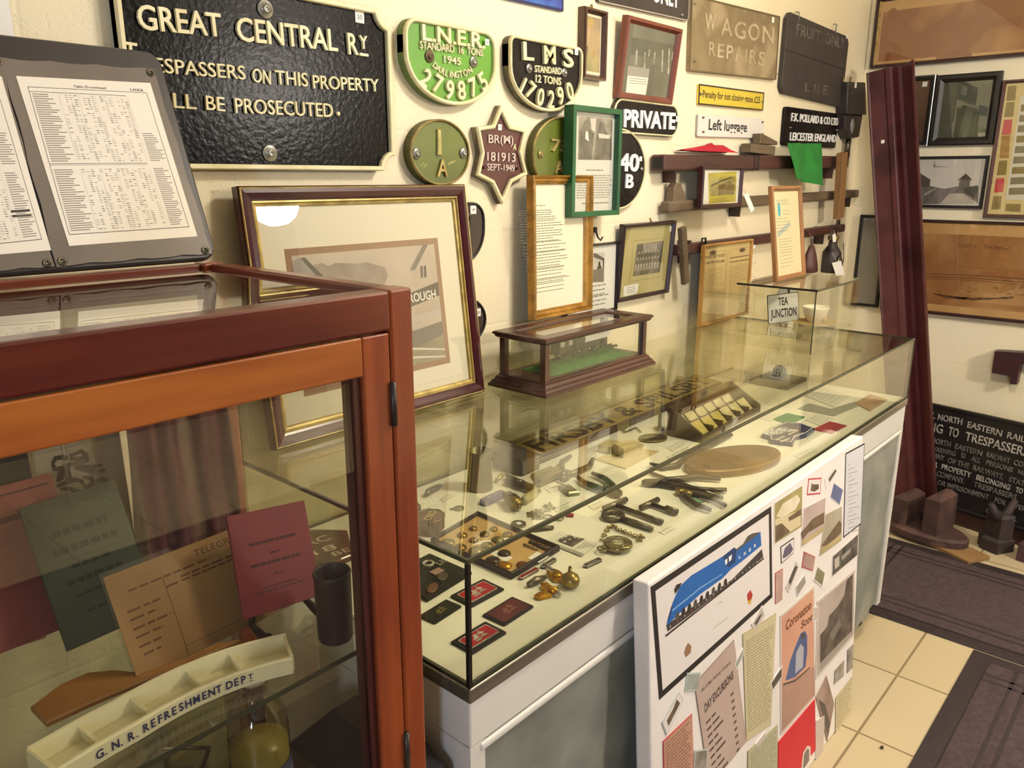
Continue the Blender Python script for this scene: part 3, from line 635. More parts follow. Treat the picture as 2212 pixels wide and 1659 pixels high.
# ------------------------------------------------------------------ framed pictures, leaning and hung
def back_of(t, w, h, z0=.001, z1=.004, cy=None): return MB().box(-w / 2 + .002, (0 if cy is None else cy - h / 2) + .002, z0, w / 2 - .002, (h if cy is None else cy + h / 2) - .002, z1, DARKW).obj('backing', t)
def moulding(t, w, h, prof, mt, name='frame', cy=0):
    m = MB(); m.M = Matrix.Translation((0, cy, 0)); return m.frame(w, h, prof, mt).obj(name, t)
def prof(fw, d, z0=0, lip=.003): return [(0, z0), (0, d * .8), (fw * .15, d), (fw * .55, d), (fw, d * .55), (fw, z0 + .004), (fw * .6, z0)]
PAPER = mat('cream_paper', '#ece3c6', .75, 0, '#e4d9b8', ns=4); MOUNT = mat('ivory_mount', '#ece3cb', .8); OLVM = mat('olive_mount', '#b3a66e', .8)
SEPIA = [mat('photo_%d' % i, c, .5) for i, c in enumerate(('#2c2723', '#4f4841', '#746b62', '#9a9087', '#bdb3a9', '#d9d0c4', '#efe8df'))]
PHMIX = mat('photo_grain_dark', '#2e2a26', .5, 0, '#6d665d', ns=30, nd=6); PHMID = mat('photo_grain_mid', '#6e675f', .5, 0, '#a59c90', ns=22, nd=6); PHLT = mat('photo_grain_light', '#b5aca2', .5, 0, '#dcd3c8', ns=14, nd=5)

# big mahogany frame with a station photograph, leaning on the glass
M, w_, h_ = leanframe((600, 974), (1045, 846), (487, 432), (990, 424), Z=TOPZ + .001)
M = basis((M.translation.x - .004, -.030, TOPZ + .001), (1, 0, 0), (0, .056, .463)); P = Pl(M, .012)
w_ = .556; h_ = .473
t = thing('framed_photograph', 'big mahogany frame with a wide ivory mount and sepia station photograph, leaning behind the showcase', 'picture', M)
back_of(t, w_, h_)
MAHF = mat('polished_mahogany_frame', '#43121a', .22, 0, '#35101a', ns=6, coat=.5)
fw = .034
moulding(t, w_, h_, [(0, 0), (0, .018), (.004, .022), (.012, .023), (.022, .019), (fw * .78, .016), (fw * .78, .006), (fw * .5, 0)], MAHF, cy=h_ / 2)
moulding(t, w_ - 2 * .0015, h_ - .003, [(0, .0185), (.0015, .0228), (.003, .0225)], GILT, 'gilt_line', h_ / 2)
moulding(t, w_ - 2 * fw * .76, h_ - 2 * fw * .76, [(0, .006), (0, .0165), (.003, .017), (.005, .013), (.009, .012), (.011, .007)], GILT, 'gilt_slip', h_ / 2)
iw, ih = w_ - 2 * (fw * .76 + .008), h_ - 2 * (fw * .76 + .008)
MB().box(-iw / 2, h_ / 2 - ih / 2, .004, iw / 2, h_ / 2 + ih / 2, .0075, MOUNT).obj('mount', t)
P = Pl(M, .008)
q = [P(607, 539), P(940, 514), P(978, 782), P(664, 856)]
qx0 = (q[0][0] + q[3][0]) / 2; qx1 = (q[1][0] + q[2][0]) / 2; qy1 = (q[0][1] + q[1][1]) / 2; qy0 = (q[2][1] + q[3][1]) / 2
TAUP = mat('taupe_inner_mount', '#9c7a5f', .8)
m = MB(); m.prism(rectp(qx0, qy0, qx1, qy1), .0074, .0079, TAUP); m.obj('inner_mount', t)
g = .013; m = MB(); X0, X1, Y0, Y1 = qx0 + g, qx1 - g, qy0 + g, qy1 - g; z = .0081
ux = lambda f: X0 + (X1 - X0) * f; uy = lambda f: Y0 + (Y1 - Y0) * f
m.flat(rectp(X0, Y0, X1, Y1), z, mat('sepia_sky', '#cabcab', .6, 0, '#b9a896', ns=6))
z += .0001; m.flat([(ux(0), uy(0)), (ux(1), uy(0)), (ux(1), uy(.20)), (ux(.55), uy(.38)), (ux(0), uy(.36))], z, mat('sepia_ground', '#8d8268', .6, 0, '#a2977c', ns=14, nd=6, st=(1, 4, 1)))
sm = mat('sepia_smoke', '#8e7d71', .6, 0, '#a3948a', ns=22, nd=5)
z += .0001; m.flat([(ux(a), uy(b)) for a, b in ((.12, .62), (.08, .74), (.10, .86), (.13, .92), (.18, .93), (.22, .90), (.27, .92), (.33, .91), (.40, .90), (.48, .90), (.55, .87), (.60, .85), (.62, .78), (.58, .70), (.45, .66), (.28, .60))], z, sm)
z += .0001; m.flat([(ux(0), uy(.72)), (ux(0), uy(.96)), (ux(.05), uy(.98)), (ux(.30), uy(.60)), (ux(.14), uy(.60))], z, SEPIA[3])
m.flat([(ux(.05), uy(.98)), (ux(.08), uy(.98)), (ux(.34), uy(.58)), (ux(.29), uy(.58))], z + .00005, SEPIA[1])
z += .0001; m.flat([(ux(.76), uy(.33)), (ux(1), uy(.42)), (ux(1), uy(1)), (ux(.91), uy(1)), (ux(.80), uy(.82)), (ux(.81), uy(.5))], z, mat('sepia_house', '#b3a391', .6, 0, '#c4b5a3', ns=9))
m.flat([(ux(.91), uy(1)), (ux(.95), uy(1)), (ux(.83), uy(.80)), (ux(.785), uy(.80))], z + .0001, SEPIA[2])
for a in (.865, .893): m.flat([(ux(a), uy(.72)), (ux(a + .02), uy(.73)), (ux(a + .024), uy(.83)), (ux(a + .004), uy(.82))], z + .0001, SEPIA[1])
z += .0002; m.flat([(ux(.55), uy(.44)), (ux(1), uy(.555)), (ux(1), uy(.675)), (ux(.55), uy(.55))], z, SEPIA[1])
a, b = P(842, 653), P(941, 633)
ptext(m, P, 'LOUGHBOROUGH', (795, 660), (941, 634), 20, SEPIA[6], z + .0001, 0, .02)
m.flat([(ux(.70), uy(.33)), (ux(1), uy(.40)), (ux(1), uy(.44)), (ux(.70), uy(.40))], z, SEPIA[4])
m.flat([(ux(.60), uy(.10)), (ux(1), uy(.21)), (ux(1), uy(.33)), (ux(.60), uy(.26))], z, SEPIA[2])
for a in (0, .09): m.flat([(ux(.45), uy(.20 - a)), (ux(1), uy(.07 - a * .7)), (ux(1), uy(.085 - a * .7)), (ux(.45), uy(.225 - a))], z + .0001, SEPIA[5])
m.obj('photograph', t)
MB().box(-iw / 2, h_ / 2 - ih / 2, .0095, iw / 2, h_ / 2 + ih / 2, .0105, PANE).obj('glass', t)

# small hung print at the top
def hung(name, label, q, depth, fw, fm, tilt=0, cat='picture', mount=MOUNT, ang=0, pf=None, Y=WALL, pane=True):
    if tilt:
        M, w_, h_ = leanframe(q[3], q[2], q[0], q[1], Y=Y - depth); up = M.to_3x3() @ Vector((0, 1, 0)); n = M.to_3x3() @ Vector((0, 0, 1)); M.translation -= n * depth
        cy = h_ / 2
    else:
        c, w_, h_ = wq(*q, Y - depth); M = onwall((c.x, Y - .001, c.z), ang, Y - .001); cy = 0
    t = thing(name, label, cat, M); m = MB().box(-w_ / 2 + .002, cy - h_ / 2 + .002, .0005, w_ / 2 - .002, cy + h_ / 2 - .002, depth * .35, DARKW); m.obj('backing', t)
    mm = MB(); mm.M = Matrix.Translation((0, cy, 0)); mm.frame(w_, h_, pf or prof(fw, depth), fm).obj('frame', t)
    iw, ih = w_ - 1.7 * fw, h_ - 1.7 * fw; zf = depth * .45
    MB().box(-iw / 2, cy - ih / 2, depth * .3, iw / 2, cy + ih / 2, zf, mount).obj('mount', t)
    if pane: MB().box(-iw / 2, cy - ih / 2, zf + .0015, iw / 2, cy + ih / 2, zf + .0025, PANE).obj('glass', t)
    return t, Pl(M, zf), w_, h_, zf + .0002, cy
def inside(P, pts): return P.poly(pts)
BRF = woodmat('walnut_frame', '#50301f', '#382015', 1, 18, .35, .3); REDF = woodmat('red_brown_frame', '#7a3a24', '#5f2c1c', 1, 16, .4, .2)
t, P, w_, h_, z, cy = hung('framed_print', 'tall narrow walnut-framed landscape print high on the wall', ((1263, 11), (1313, 25), (1311, 176), (1264, 168)), .024, .013, BRF)
m = MB(); PTAN = mat('print_tan_sky', '#c2a274', .6, 0, '#9b8263', ns=14, nd=5, st=(1, 1, 3)); PYEL = mat('print_ochre', '#c79f43', .6, 0, '#a58a55', ns=20); PGR = mat('print_green', '#8c8352', .6, 0, '#b3a069', ns=18)
fx = lambda f: -w_ / 2 + .013 + (w_ - .026) * f; fy = lambda f: -h_ / 2 + .013 + (h_ - .026) * f
m.flat(rectp(fx(.08), fy(.05), fx(.95), fy(.96)), z, PTAN); m.flat([(fx(.08), fy(.05)), (fx(.95), fy(.05)), (fx(.95), fy(.30)), (fx(.5), fy(.38)), (fx(.08), fy(.5))], z + .0001, PGR)
m.flat(oval((fx(.5) - fx(.1)), fy(.16) - fy(0), 16, fx(.35), fy(.86)), z + .0001, PYEL); m.flat([(fx(.35), fy(.32)), (fx(.6), fy(.26)), (fx(.72), fy(.38)), (fx(.55), fy(.46))], z + .0002, PYEL); m.flat([(fx(.1), fy(.28)), (fx(.2), fy(.28)), (fx(.22), fy(.45)), (fx(.1), fy(.5))], z + .0002, PHMIX); m.obj('print', t)
MB().tube([(0, h_ / 2, .008), (0, h_ / 2 + .012, .004)], .003, BRASS).obj('hanging_hook', t)
# red-brown frame with a dark photograph of a locomotive shed
t, P, w_, h_, z, cy = hung('framed_photograph', 'red-brown framed dark photograph with a white label in its corner', ((1358, 34), (1478, 61), (1453, 223), (1337, 215)), .022, .017, REDF, tilt=1, mount=mat('dark_photo_ground', '#4a4a40', .4, 0, '#5d5c50', ns=5))
m = MB(); q = P.poly([(1370, 48), (1470, 70), (1446, 212), (1351, 204)]); m.flat(q, z, mat('shed_photo', '#4d4f44', .4, 0, '#77776a', ns=7, nd=5, st=(1, .4, 1)))
m.flat(P.poly([(1366, 80), (1466, 100), (1460, 132), (1362, 118)]), z + .0001, mat('shed_photo_band', '#33342d', .4, 0, '#54554a', ns=9))
for x, y0, y1, wd in ((1374, 108, 140, 3), (1392, 112, 150, 3), (1402, 106, 122, 2), (1413, 112, 136, 3), (1430, 108, 156, 3), (1444, 104, 160, 3), (1452, 112, 130, 2)): m.flat(P.poly([(x, y0), (x + wd, y0 + 1), (x + wd - 2, y1), (x - 2, y1)]), z + .0002, mat('photo_highlight', '#c9c6b4', .5, 0, '#77776a', ns=60))
m.flat(P.poly([(1405, 140), (1415, 142), (1408, 206), (1396, 205)]), z + .0002, SEPIA[1]); m.obj('photograph', t)
m = MB(); m.prism(P.poly([(1356, 142), (1403, 149), (1394, 206), (1351, 201)]), z + .0003, z + .0006, mat('grey_label', '#a09c94', .7)); m.prism(P.poly([(1355.5, 163), (1400, 168), (1394, 206), (1351, 201)]), z + .0006, z + .0008, WHITEP)
for y in (168, 173, 178): m.flat(P.poly([(1358, y), (1396, y + 4), (1396, y + 5), (1358, y + 1)]), z + .0009, GREYINK)
m.obj('label_card', t)
# green frame
GRF = mat('green_painted_frame', '#1d5a34', .4, 0, '#174c2b', ns=12, bump=.15, bs=40)
t, P, w_, h_, z, cy = hung('framed_photograph', 'dark green frame with a grey photograph above printed text, overlapping the 73A plate', ((1234, 227), (1344, 235), (1338, 463), (1239, 470)), .03, .013, GRF, mount=mat('cool_white_mount', '#dcdad2', .8), pf=[(0, 0), (0, .03), (.013, .03), (.013, .012), (.008, 0)], Y=WALL - .034)
m = MB(); m.flat(P.poly([(1250, 251), (1323, 258), (1321, 346), (1248, 345)]), z, PHMID)
m.flat(P.poly([(1262, 262), (1270, 257), (1275, 268), (1272, 276), (1283, 290), (1278, 345), (1250, 345), (1252, 285)]), z + .0001, PHMIX); m.flat(P.poly([(1296, 262), (1305, 264), (1307, 280), (1320, 300), (1320, 346), (1282, 345), (1288, 296)]), z + .0001, PHMIX)
m.flat(P.poly([(1265, 284), (1270, 284), (1272, 306), (1264, 300)]), z + .0002, SEPIA[6]); m.flat(P.poly([(1292, 288), (1318, 292), (1316, 300), (1294, 298)]), z + .0002, SEPIA[5]); m.flat(P.poly([(1275, 255), (1288, 256), (1286, 285), (1278, 280)]), z + .00015, SEPIA[5]); m.obj('photograph', t)
m = MB(); a, b = P(1246, 376), P(1321, 428); m.lines(a[0], b[1], b[0], a[1], 10, .0022, GREYINK, z, .82, (.05, .12), .1); a, b = P(1266, 364), P(1303, 371); m.lines(a[0], b[1], b[0], a[1], 1, .003, GREYINK, z, .9, (.15, .3), 0); a, b = P(1257, 435), P(1315, 442); m.lines(a[0], b[1], b[0], a[1], 1, .003, GREYINK, z, .9, (.1, .25), 0); m.obj('printed_text', t)
# white print in a black frame, low on the wall behind the model case
t, P, w_, h_, z, cy = hung('framed_print', 'thin black framed white print showing a signalman, beside the gilt-framed letter', ((1228, 536), (1339.5, 519), (1333, 672), (1222, 690)), .016, .007, mat('black_frame', '#1f1516', .35), mount=WHITEP)
m = MB(); q = P.poly([(1279, 546), (1306, 545), (1305, 609), (1280, 610)]); m.flat(q, z, SEPIA[5]); m.flat(P.poly([(1281, 548), (1287, 547), (1305, 558), (1305, 564), (1283, 556)]), z + .0001, SEPIA[2]); m.flat(P.poly([(1302, 558), (1305, 558), (1304, 609), (1302, 609)]), z + .0001, SEPIA[1])
m.flat(P.poly([(1281, 583), (1304, 580), (1304, 609), (1280, 610)]), z + .0002, SEPIA[2]); m.flat(P.poly([(1293, 565), (1296, 565), (1297, 572), (1300, 580), (1289, 582), (1292, 573)]), z + .0002, SEPIA[0]); m.obj('picture', t)
m = MB(); 
for y0, y1, n in ((615, 637, 3), (640, 657, 3)):
    a, b = P(1272 if n == 3 and y0 == 615 else 1262, y0), P(1312 if y0 == 615 else 1318, y1); m.lines(a[0], b[1], b[0], a[1], n, .0028, GREYINK, z, .85, (.1, .25), .2)
m.obj('printed_text', t)
# wall hook
p = atY(1284, 506, WALL); m = MB().box(p.x - .005, WALL - .006, p.z + .006, p.x + .005, WALL - .0005, p.z + .02, DARKFE).tube([(p.x, WALL - .005, p.z + .008), (p.x, WALL - .012, p.z - .008), (p.x, WALL - .022, p.z - .016), (p.x + .004, WALL - .026, p.z - .006)], .0028, DARKFE)
solid('wall_hook', m, 'small bent iron hook screwed to the wall under the green frame', 'hook')
# team photograph
t, P, w_, h_, z, cy = hung('framed_photograph', 'dark framed group photograph with a wide olive mount and white caption card', ((1349, 489), (1464.6, 474), (1445.6, 630.6), (1335.4, 657)), .02, .012, mat('dark_brown_frame', '#2e1c19', .35), tilt=1, mount=OLVM)
m = MB(); m.rim(P.poly([(1369, 520), (1440, 513), (1428, 598), (1360, 609)]), .0012, z, z + .0002, mat('mount_line', '#7d7448', .8)); m.obj('mount_line', t)
m = MB(); m.flat(P.poly([(1376, 528), (1434, 520), (1425, 588), (1367, 597)]), z, PHMIX); m.flat(P.poly([(1390, 527), (1420, 523), (1418, 540), (1390, 545)]), z + .0001, PHMID)
for r in range(3):
    for i in range(7 + r):
        x = 1381 + r * -4 + i * (6.6 - .3 * r); y = 546 + r * 14 - i * .8; p = P(x, y); m.flat(oval(.006, .008, 8, p[0], p[1]), z + .0002, SEPIA[5 if r == 2 else 4]); m.flat(rectp(p[0] - .005, p[1] - .017, p[0] + .005, p[1] - .004), z + .00015, SEPIA[(0, 1, 3)[r]])
m.obj('photograph', t)
m = MB(); m.prism(P.poly([(1347, 619), (1379, 612), (1376, 633), (1346, 641)]), z + .0002, z + .0005, WHITEP)
for y in (622, 627, 632): m.flat(P.poly([(1353, y), (1372, y - 4), (1372, y - 3), (1353, y + 1)]), z + .0006, INK)
m.obj('caption_card', t); sticker(P, (1449, 494), .017, t, '', z + .0003); MB().tube([(.01, h_, .01), (.01, h_ + .012, .004)], .003, BRASS).obj('hanging_hook', t)

# fares notice leaning on the counter
M, w_, h_ = leanframe((1503, 706), (1638, 681), (1509, 529), (1642, 516.5), Z=TOPZ + .001)
M = basis((M.translation.x, -.004, TOPZ + .001), (1, 0, 0), (0, .002, h_))
t = thing('framed_notice', 'thin gilt-framed yellowed two-column fares notice leaning at the back of the counter', 'picture', M); back_of(t, w_, h_)
GLW = woodmat('pale_gilt_wood', '#b88a45', '#96692f', 1, 20, .4, .2)
moulding(t, w_, h_, [(0, 0), (0, .014), (.004, .016), (.009, .013), (.010, .004), (.006, 0)], GLW, cy=h_ / 2); BUFF = mat('yellowed_notice_paper', '#e6cf93', .75, 0, '#dcc183', ns=4)
MB().box(-w_ / 2 + .008, .008, .004, w_ / 2 - .008, h_ - .008, .006, BUFF).obj('notice', t)
P = Pl(M, .006); z = .0062; m = MB(); BRI = mat('brown_print', '#54402a', .7); BRL = mat('light_brown_print', '#9a7d50', .7)
for (x0, x1, y0, y1, oy) in ((1513, 1567, 549, 698, 546), (1576, 1631, 541, 684, 540)):
    a, b = P(x0 + 2, y0 + 34), P(x1 - 2, y1 - 14); m.lines(a[0], b[1], b[0], a[1], 24, .0014, BRL, z, .8, (.03, .14), .35)
    p = P((x0 + x1) / 2, oy); m.flat(oval(.05, .018, 20, p[0], p[1]), z, mat('grey_emblem', '#8d8577', .7)); m.flat(oval(.036, .010, 18, p[0], p[1]), z + .0001, BRI)
    c = P.poly([(x0, y0 - 2), (x1, y0 - 8), (x1, y1 - 11), (x0, y1)]); m.rim(c, .0008, z, z + .0001, BRL)
ptext(m, P, 'PASSENGERS FIRST TICKETS', (1514, 557), (1566, 551), 6, BRI, z, 0, .02); ptext(m, P, 'HULL AND NEW HOLLAND', (1514, 569), (1565, 563), 6, BRI, z, 0, .02)
a, b = P(1578, 553), P(1630, 562); m.lines(a[0], b[1], b[0], a[1], 2, .003, BRI, z, .9, (.1, .2), .2)
a, b = P(1571, 545), P(1572, 690); m.flat(rectp(a[0], b[1], a[0] + .002, a[1]), z, BRL); m.obj('printed_text', t); sticker(P, (1629, 533), .014, t, '', z)
MB().box(-w_ / 2 + .009, .009, .0075, w_ / 2 - .009, h_ - .009, .0083, PANE).obj('glass', t)
p = P(1522, 521); MB().tube([(p[0] - .012, h_, .003), (p[0] - .012, h_ + .02, .003), (p[0] + .012, h_ + .02, .003), (p[0] + .012, h_, .003)], .0035, DARKFE).obj('hanging_loop', t)

# ------------------------------------------------------------------ model locomotive case with a gilt frame on it
a, b, c = atZ(1049, 833, TOPZ), atZ(1180, 861, TOPZ), atZ(1418, 787, TOPZ)
lx0, lx1, ly0, ly1 = (a.x + b.x) / 2, c.x, (b.y + c.y) / 2, a.y - .004; LT = 1.128; z0 = TOPZ + .0005
WALN = woodmat('walnut_case', '#4d2a20', '#35190f', 0, 20, .34, .3)
t = thing('model_case', 'small walnut and glass case holding a model locomotive on the counter', 'display case', lay((lx0 + lx1) / 2, (ly0 + ly1) / 2, z0)); W2, D2 = (lx1 - lx0) / 2, (ly1 - ly0) / 2; hh = LT - z0
def step(m, zs):  # stacked rectangular mouldings
    n = len(zs); vs = []; fs = []
    for i_, z in zs: vs += [(-W2 + i_, -D2 + i_, z), (W2 - i_, -D2 + i_, z), (W2 - i_, D2 - i_, z), (-W2 + i_, D2 - i_, z)]
    for k in range(n - 1):
        for i in range(4): j = (i + 1) % 4; fs.append((k * 4 + i, k * 4 + j, k * 4 + 4 + j, k * 4 + 4 + i))
    fs += [(3, 2, 1, 0), tuple(range(4 * n - 4, 4 * n))]; return m.add(vs, fs, WALN)
step(MB(), [(0, 0), (0, .006), (.004, .009), (.006, .014), (.011, .018), (.014, .025), (.018, .027), (.018, .030)]).obj('base', t)
for sx in (-1, 1):
    for sy in (-1, 1): MB().box(sx * (W2 - .036), sy * (D2 - .036), .030, sx * (W2 - .020), sy * (D2 - .020), hh - .014, WALN, .001).obj('post', t)
m = MB(); m.M = Matrix.Translation((0, 0, hh - .016)); m.frame(2 * W2 - .016, 2 * D2 - .016, [(.008, 0), (.004, .004), (.004, .007), (0, .009), (0, .014), (.004, .016), (.036, .016), (.038, .011), (.038, 0)], WALN).obj('top_frame', t)
MB().box(-W2 + .04, -D2 + .04, hh - .007, W2 - .04, D2 - .04, hh - .004, CASEG).obj('top_glass', t)
for y in (-D2 + .025, D2 - .027): MB().box(-W2 + .036, y, .03, W2 - .036, y + .002, hh - .016, CABG).obj('side_glass', t)
for x in (-W2 + .025, W2 - .027): MB().box(x, -D2 + .036, .03, x + .002, D2 - .036, hh - .016, CABG).obj('side_glass', t)
# the model itself
GRASS = mat('model_grass', '#2f6a2a', .9, 0, '#24561f', ns=60, bump=.6, bs=120); LOK = mat('model_dark_green', '#1e2a1e', .3, 0, '#27332a', ns=9); LBK = mat('model_black', '#15161a', .35)
mt = thing('model_locomotive', 'dark green model tank locomotive on a strip of grass inside the walnut case', 'model train', lay((lx0 + lx1) / 2 + .02, (ly0 + ly1) / 2 + .012, z0 + .0305))
vs = []; fs = []; nx, ny = 24, 8
for i in range(nx + 1):
    for j in range(ny + 1):
        x = -.17 + .34 * i / nx; y = -.060 + .105 * j / ny; e = min(i, nx - i, 3) / 3 * min(j, ny - j, 2) / 2; vs.append((x, y, e * (.006 + .004 * RND.random()) + (.012 * (1 - abs(y) / .06) * e)))
for i in range(nx):
    for j in range(ny): a_ = i * (ny + 1) + j; fs.append((a_, a_ + ny + 1, a_ + ny + 2, a_ + 1))
MB().add(vs, fs, GRASS).obj('grass_strip', mt)
m = MB(); 
for y in (-.0085, .0085): m.box(-.165, y - .0008, .016, .165, y + .0008, .019, STEEL)
for i in range(22): x = -.16 + i * .0152; m.box(x - .003, -.014, .0135, x + .003, .014, .016, DARKW)
m.obj('track', mt)
MB().box(-.10, -.014, .030, .11, .014, .035, LBK, .001).obj('footplate', mt)
m = MB(); m.M = Matrix.Translation((.035, 0, .050)) @ Matrix.Rotation(pi / 2, 4, 'Y'); m.lathe([(.0118, -.07), (.0125, -.068), (.0125, .065), (.0105, .068), (1e-5, .069)], LOK, 20); m.obj('boiler', mt)
for s in (-1, 1): MB().box(-.03, s * .011 - .004, .034, .075, s * .011 + .004, .058, LOK, .0012).obj('side_tank', mt)
m = MB(); m.box(-.095, -.0145, .034, -.035, .0145, .066, LOK, .001); m.box(-.100, -.016, .066, -.030, .016, .0685, LBK, .001); m.obj('cab', mt)
for x in (-.082, -.050): MB().box(x - .008, -.0149, .050, x + .008, .0149, .062, SEPIA[4]).obj('cab_window', mt)
MB().lathe([(.006, .060), (.0052, .064), (.005, .074), (.0065, .0755), (.0065, .078), (.004, .078)], LBK, 16, (.088, 0, 0)).obj('chimney', mt)
MB().lathe([(.007, .060), (.0065, .066), (.004, .070), (1e-5, .0712)], BRASS, 16, (.045, 0, 0)).obj('dome', mt)
for x, r in ((-.075, .009), (-.03, .0135), (.012, .0135), (.055, .0135), (.092, .009)):
    for s in (-1, 1):
        m = MB(); m.M = Matrix.Translation((x, s * .0105, .019 + r)) @ Matrix.Rotation(pi / 2, 4, 'X'); m.lathe([(r, -.0015), (r, .0015), (r * .8, .0018), (r * .75, .0008), (r * .3, .0008), (1e-5, .002)], LBK, 20); m.obj('wheel', mt)
MB().box(-.06, -.0145, .041, -.052, -.0142, .0475, WHITEP).obj('number_tag', mt)
m = MB()
for y in (-.009, .009): m.lathe([(.0035, 0), (.0035, .002), (.0015, .003), (.0015, .008)], STEEL, 10, (.112, y, .032))
m.obj('buffers', mt)
x = .03; solid('caption_card', MB().box(-.052, -.0006, 0, .052, .0006, .016, WHITEP), 'white caption strip stuck inside the top of the model case', 'label', lay((lx0 + lx1) / 2 + .005, ly0 + .0305, LT - .036))

# gilt frame standing on the case
M, w_, h_ = leanframe((1137, 691), (1268, 667), (1092, 386), (1230, 385), Z=LT + .001)
up = Vector((0, max(min(.03 - M.translation.y, .12), .05), .30)); bY = M.translation.y
q_t = atX(1230, 385, M.translation.x + w_ / 2); up = Vector((0, q_t.y - bY, q_t.z - LT)); lim = WALL - .035 - bY
h_ = up.length
if up.y > lim: up = Vector((0, lim, up.z))
M = basis((M.translation.x, bY, LT + .001), (1, 0, 0), up)
t = thing('framed_letter', 'gilt-framed typed letter leaning on top of the model locomotive case', 'picture', M); back_of(t, w_, h_)
GF = mat('antique_gold_frame', '#b98a3a', .38, .45, '#8c6427', ns=24, bump=.2, bs=60)
moulding(t, w_, h_, [(0, 0), (0, .022), (.002, .025), (.005, .023), (.008, .017), (.012, .018), (.016, .016), (.019, .012), (.022, .008), (.022, .004), (.012, 0)], GF, cy=h_ / 2)
m = MB(); k = 60
for i in range(k):
    for s in (-1, 1): m.ball((s * (w_ / 2 - .0195), .03 + (h_ - .06) * i / (k - 1), .012), .0018, GF, n=6)
for i in range(26):
    for yy in (.0195, h_ - .0195): m.ball((-w_ / 2 + .03 + (w_ - .06) * i / 25, yy, .012), .0018, GF, n=6)
m.obj('beading', t)
MB().box(-w_ / 2 + .015, .015, .004, w_ / 2 - .015, h_ - .015, .0065, PAPER).obj('letter', t)
P = Pl(M, .0067); m = MB(); z = .0067
a, b = P(1152, 440), P(1178, 448); m.lines(a[0], b[1], b[0], a[1], 1, .003, mat('faint_type', '#a89c82', .8), z, .9, (.3, .5), 0)
TYPE = mat('typed_ink', '#6b6352', .8)
for x0, y0, x1, y1, n in ((1120, 454, 1212, 473, 5), (1124, 477, 1219, 519, 9), (1130, 523, 1224, 541, 4), (1136, 545, 1227, 577, 7), (1142, 579, 1231, 604, 5), (1146, 604, 1233, 624, 4)):
    a, b = P(x0, y0), P(x1, y1); a2 = P(x0, y1); m.lines(min(a[0], a2[0]), b[1], b[0], a[1], n, .0017, TYPE, z, .85, (.03, .09), .25)
m.obj('typed_text', t)
# ------------------------------------------------------------------ wooden rails and things on the wall right of the pictures
RAILW = woodmat('old_dark_red_wood', '#4f2b25', '#38201b', 0, 14, .5, .1); GRYW = woodmat('grey_brown_wood', '#6e5c49', '#54452f', 0, 14, .6, 0)
def V(x, y, Y): return atY(x, y, Y)
def beam(name, label, a, b, r, mt, Y, extra=None, group=None):
    p, q = V(*a, Y), V(*b, Y); c = (p + q) / 2; ang = atan2(q.z - p.z, q.x - p.x); L = (q - p).length
    M = Matrix.Translation(c) @ Matrix.Rotation(-ang, 4, 'Y'); t = thing(name, label, 'rail', M, group)
    MB().box(-L / 2, -r, -r, L / 2, r, r, mt, .006).obj('beam', t); return t, L
def bracket(px, Y0, mt, par, M):
    p = V(*px, Y0); m = MB(); m.prism([(p.x - .009, p.z + .03), (p.x + .009, p.z + .03), (p.x + .009, p.z + .012), (p.x, p.z - .045), (p.x - .009, p.z + .012)], 0, WALL - Y0, mt)
    o = m.obj('bracket', None, M=Matrix(((1, 0, 0, 0), (0, 0, 1, Y0), (0, 1, 0, 0), (0, 0, 0, 1)))); mw = o.matrix_world.copy(); o.parent = par; o.matrix_world = mw; return o
t, L = beam('wooden_rail', 'thick dark red wooden rail with a square hollow end, topmost of the three', (1420, 352), (1822, 350), .024, RAILW, .021)
MB().box(-L / 2 - .001, -.016, -.016, -L / 2 + .004, .016, .016, INK).obj('socket', t); bracket((1461, 362), .005, RAILW, t, t.matrix_world); bracket((1800, 362), .005, RAILW, t, t.matrix_world)
for x in (-.16, -.13): MB().box(x - .006, -.026, -.0262, x + .006, .026, .0262, DARKFE).obj('iron_strap', t)
a = V(1662, 326, -.02); solid('wood_block', MB().box(-.10, -.02, 0, .10, .02, .032, GRYW, .003), 'grey-brown wooden block lying on the top wall rail beside the green flag', 'block', Matrix.Translation((a.x, .022, a.z - .010)) @ Matrix.Rotation(.02, 4, 'Y'))
b = V(1680, 310, .0); solid('wood_offcut', MB().prism([(-.07, 0), (.075, 0), (.075, .012), (-.055, .035), (-.07, .035)], -.015, .015, GRYW, .002), 'tapered grey wooden offcut on top of the block on the wall rail', 'block', basis((a.x + .05, .022, a.z + .0245), (1, 0, 0), (0, 0, 1)))
t, L = beam('wooden_rail', 'grey-brown wooden rail with an upright horn at its end, middle of the three', (1436, 447), (1848, 418), .017, GRYW, .022)
m = MB(); h = [(-L / 2 + .03, .015), (-L / 2 + .035, .06), (-L / 2 + .05, .072), (-L / 2 + .075, .066), (-L / 2 + .115, .02), (-L / 2 + .115, .0), (-L / 2 + .03, .0)]; m.M = basis((0, .012, 0), (1, 0, 0), (0, 0, 1)); m.prism(h, -.002, .024, GRYW, .003); m.obj('horn', t); bracket((1600, 440), .008, DARKW, t, None); bracket((1838, 425), .008, DARKW, t, None)
t, L = beam('wooden_rail', 'dark wooden rail with a cross lever at its end, lowest of the three', (1458, 541), (1818, 492), .017, RAILW, .022)
m = MB(); m.M = basis((-L / 2 + .02, -.018, -.01), (1, 0, 0), (0, 0, 1)); m.prism(rotp(rectp(-.014, -.10, .014, .085), .22), -.006, .012, GRYW, .003); m.obj('lever', t); bracket((1490, 540), .008, DARKW, t, None); bracket((1780, 505), .008, DARKW, t, None)
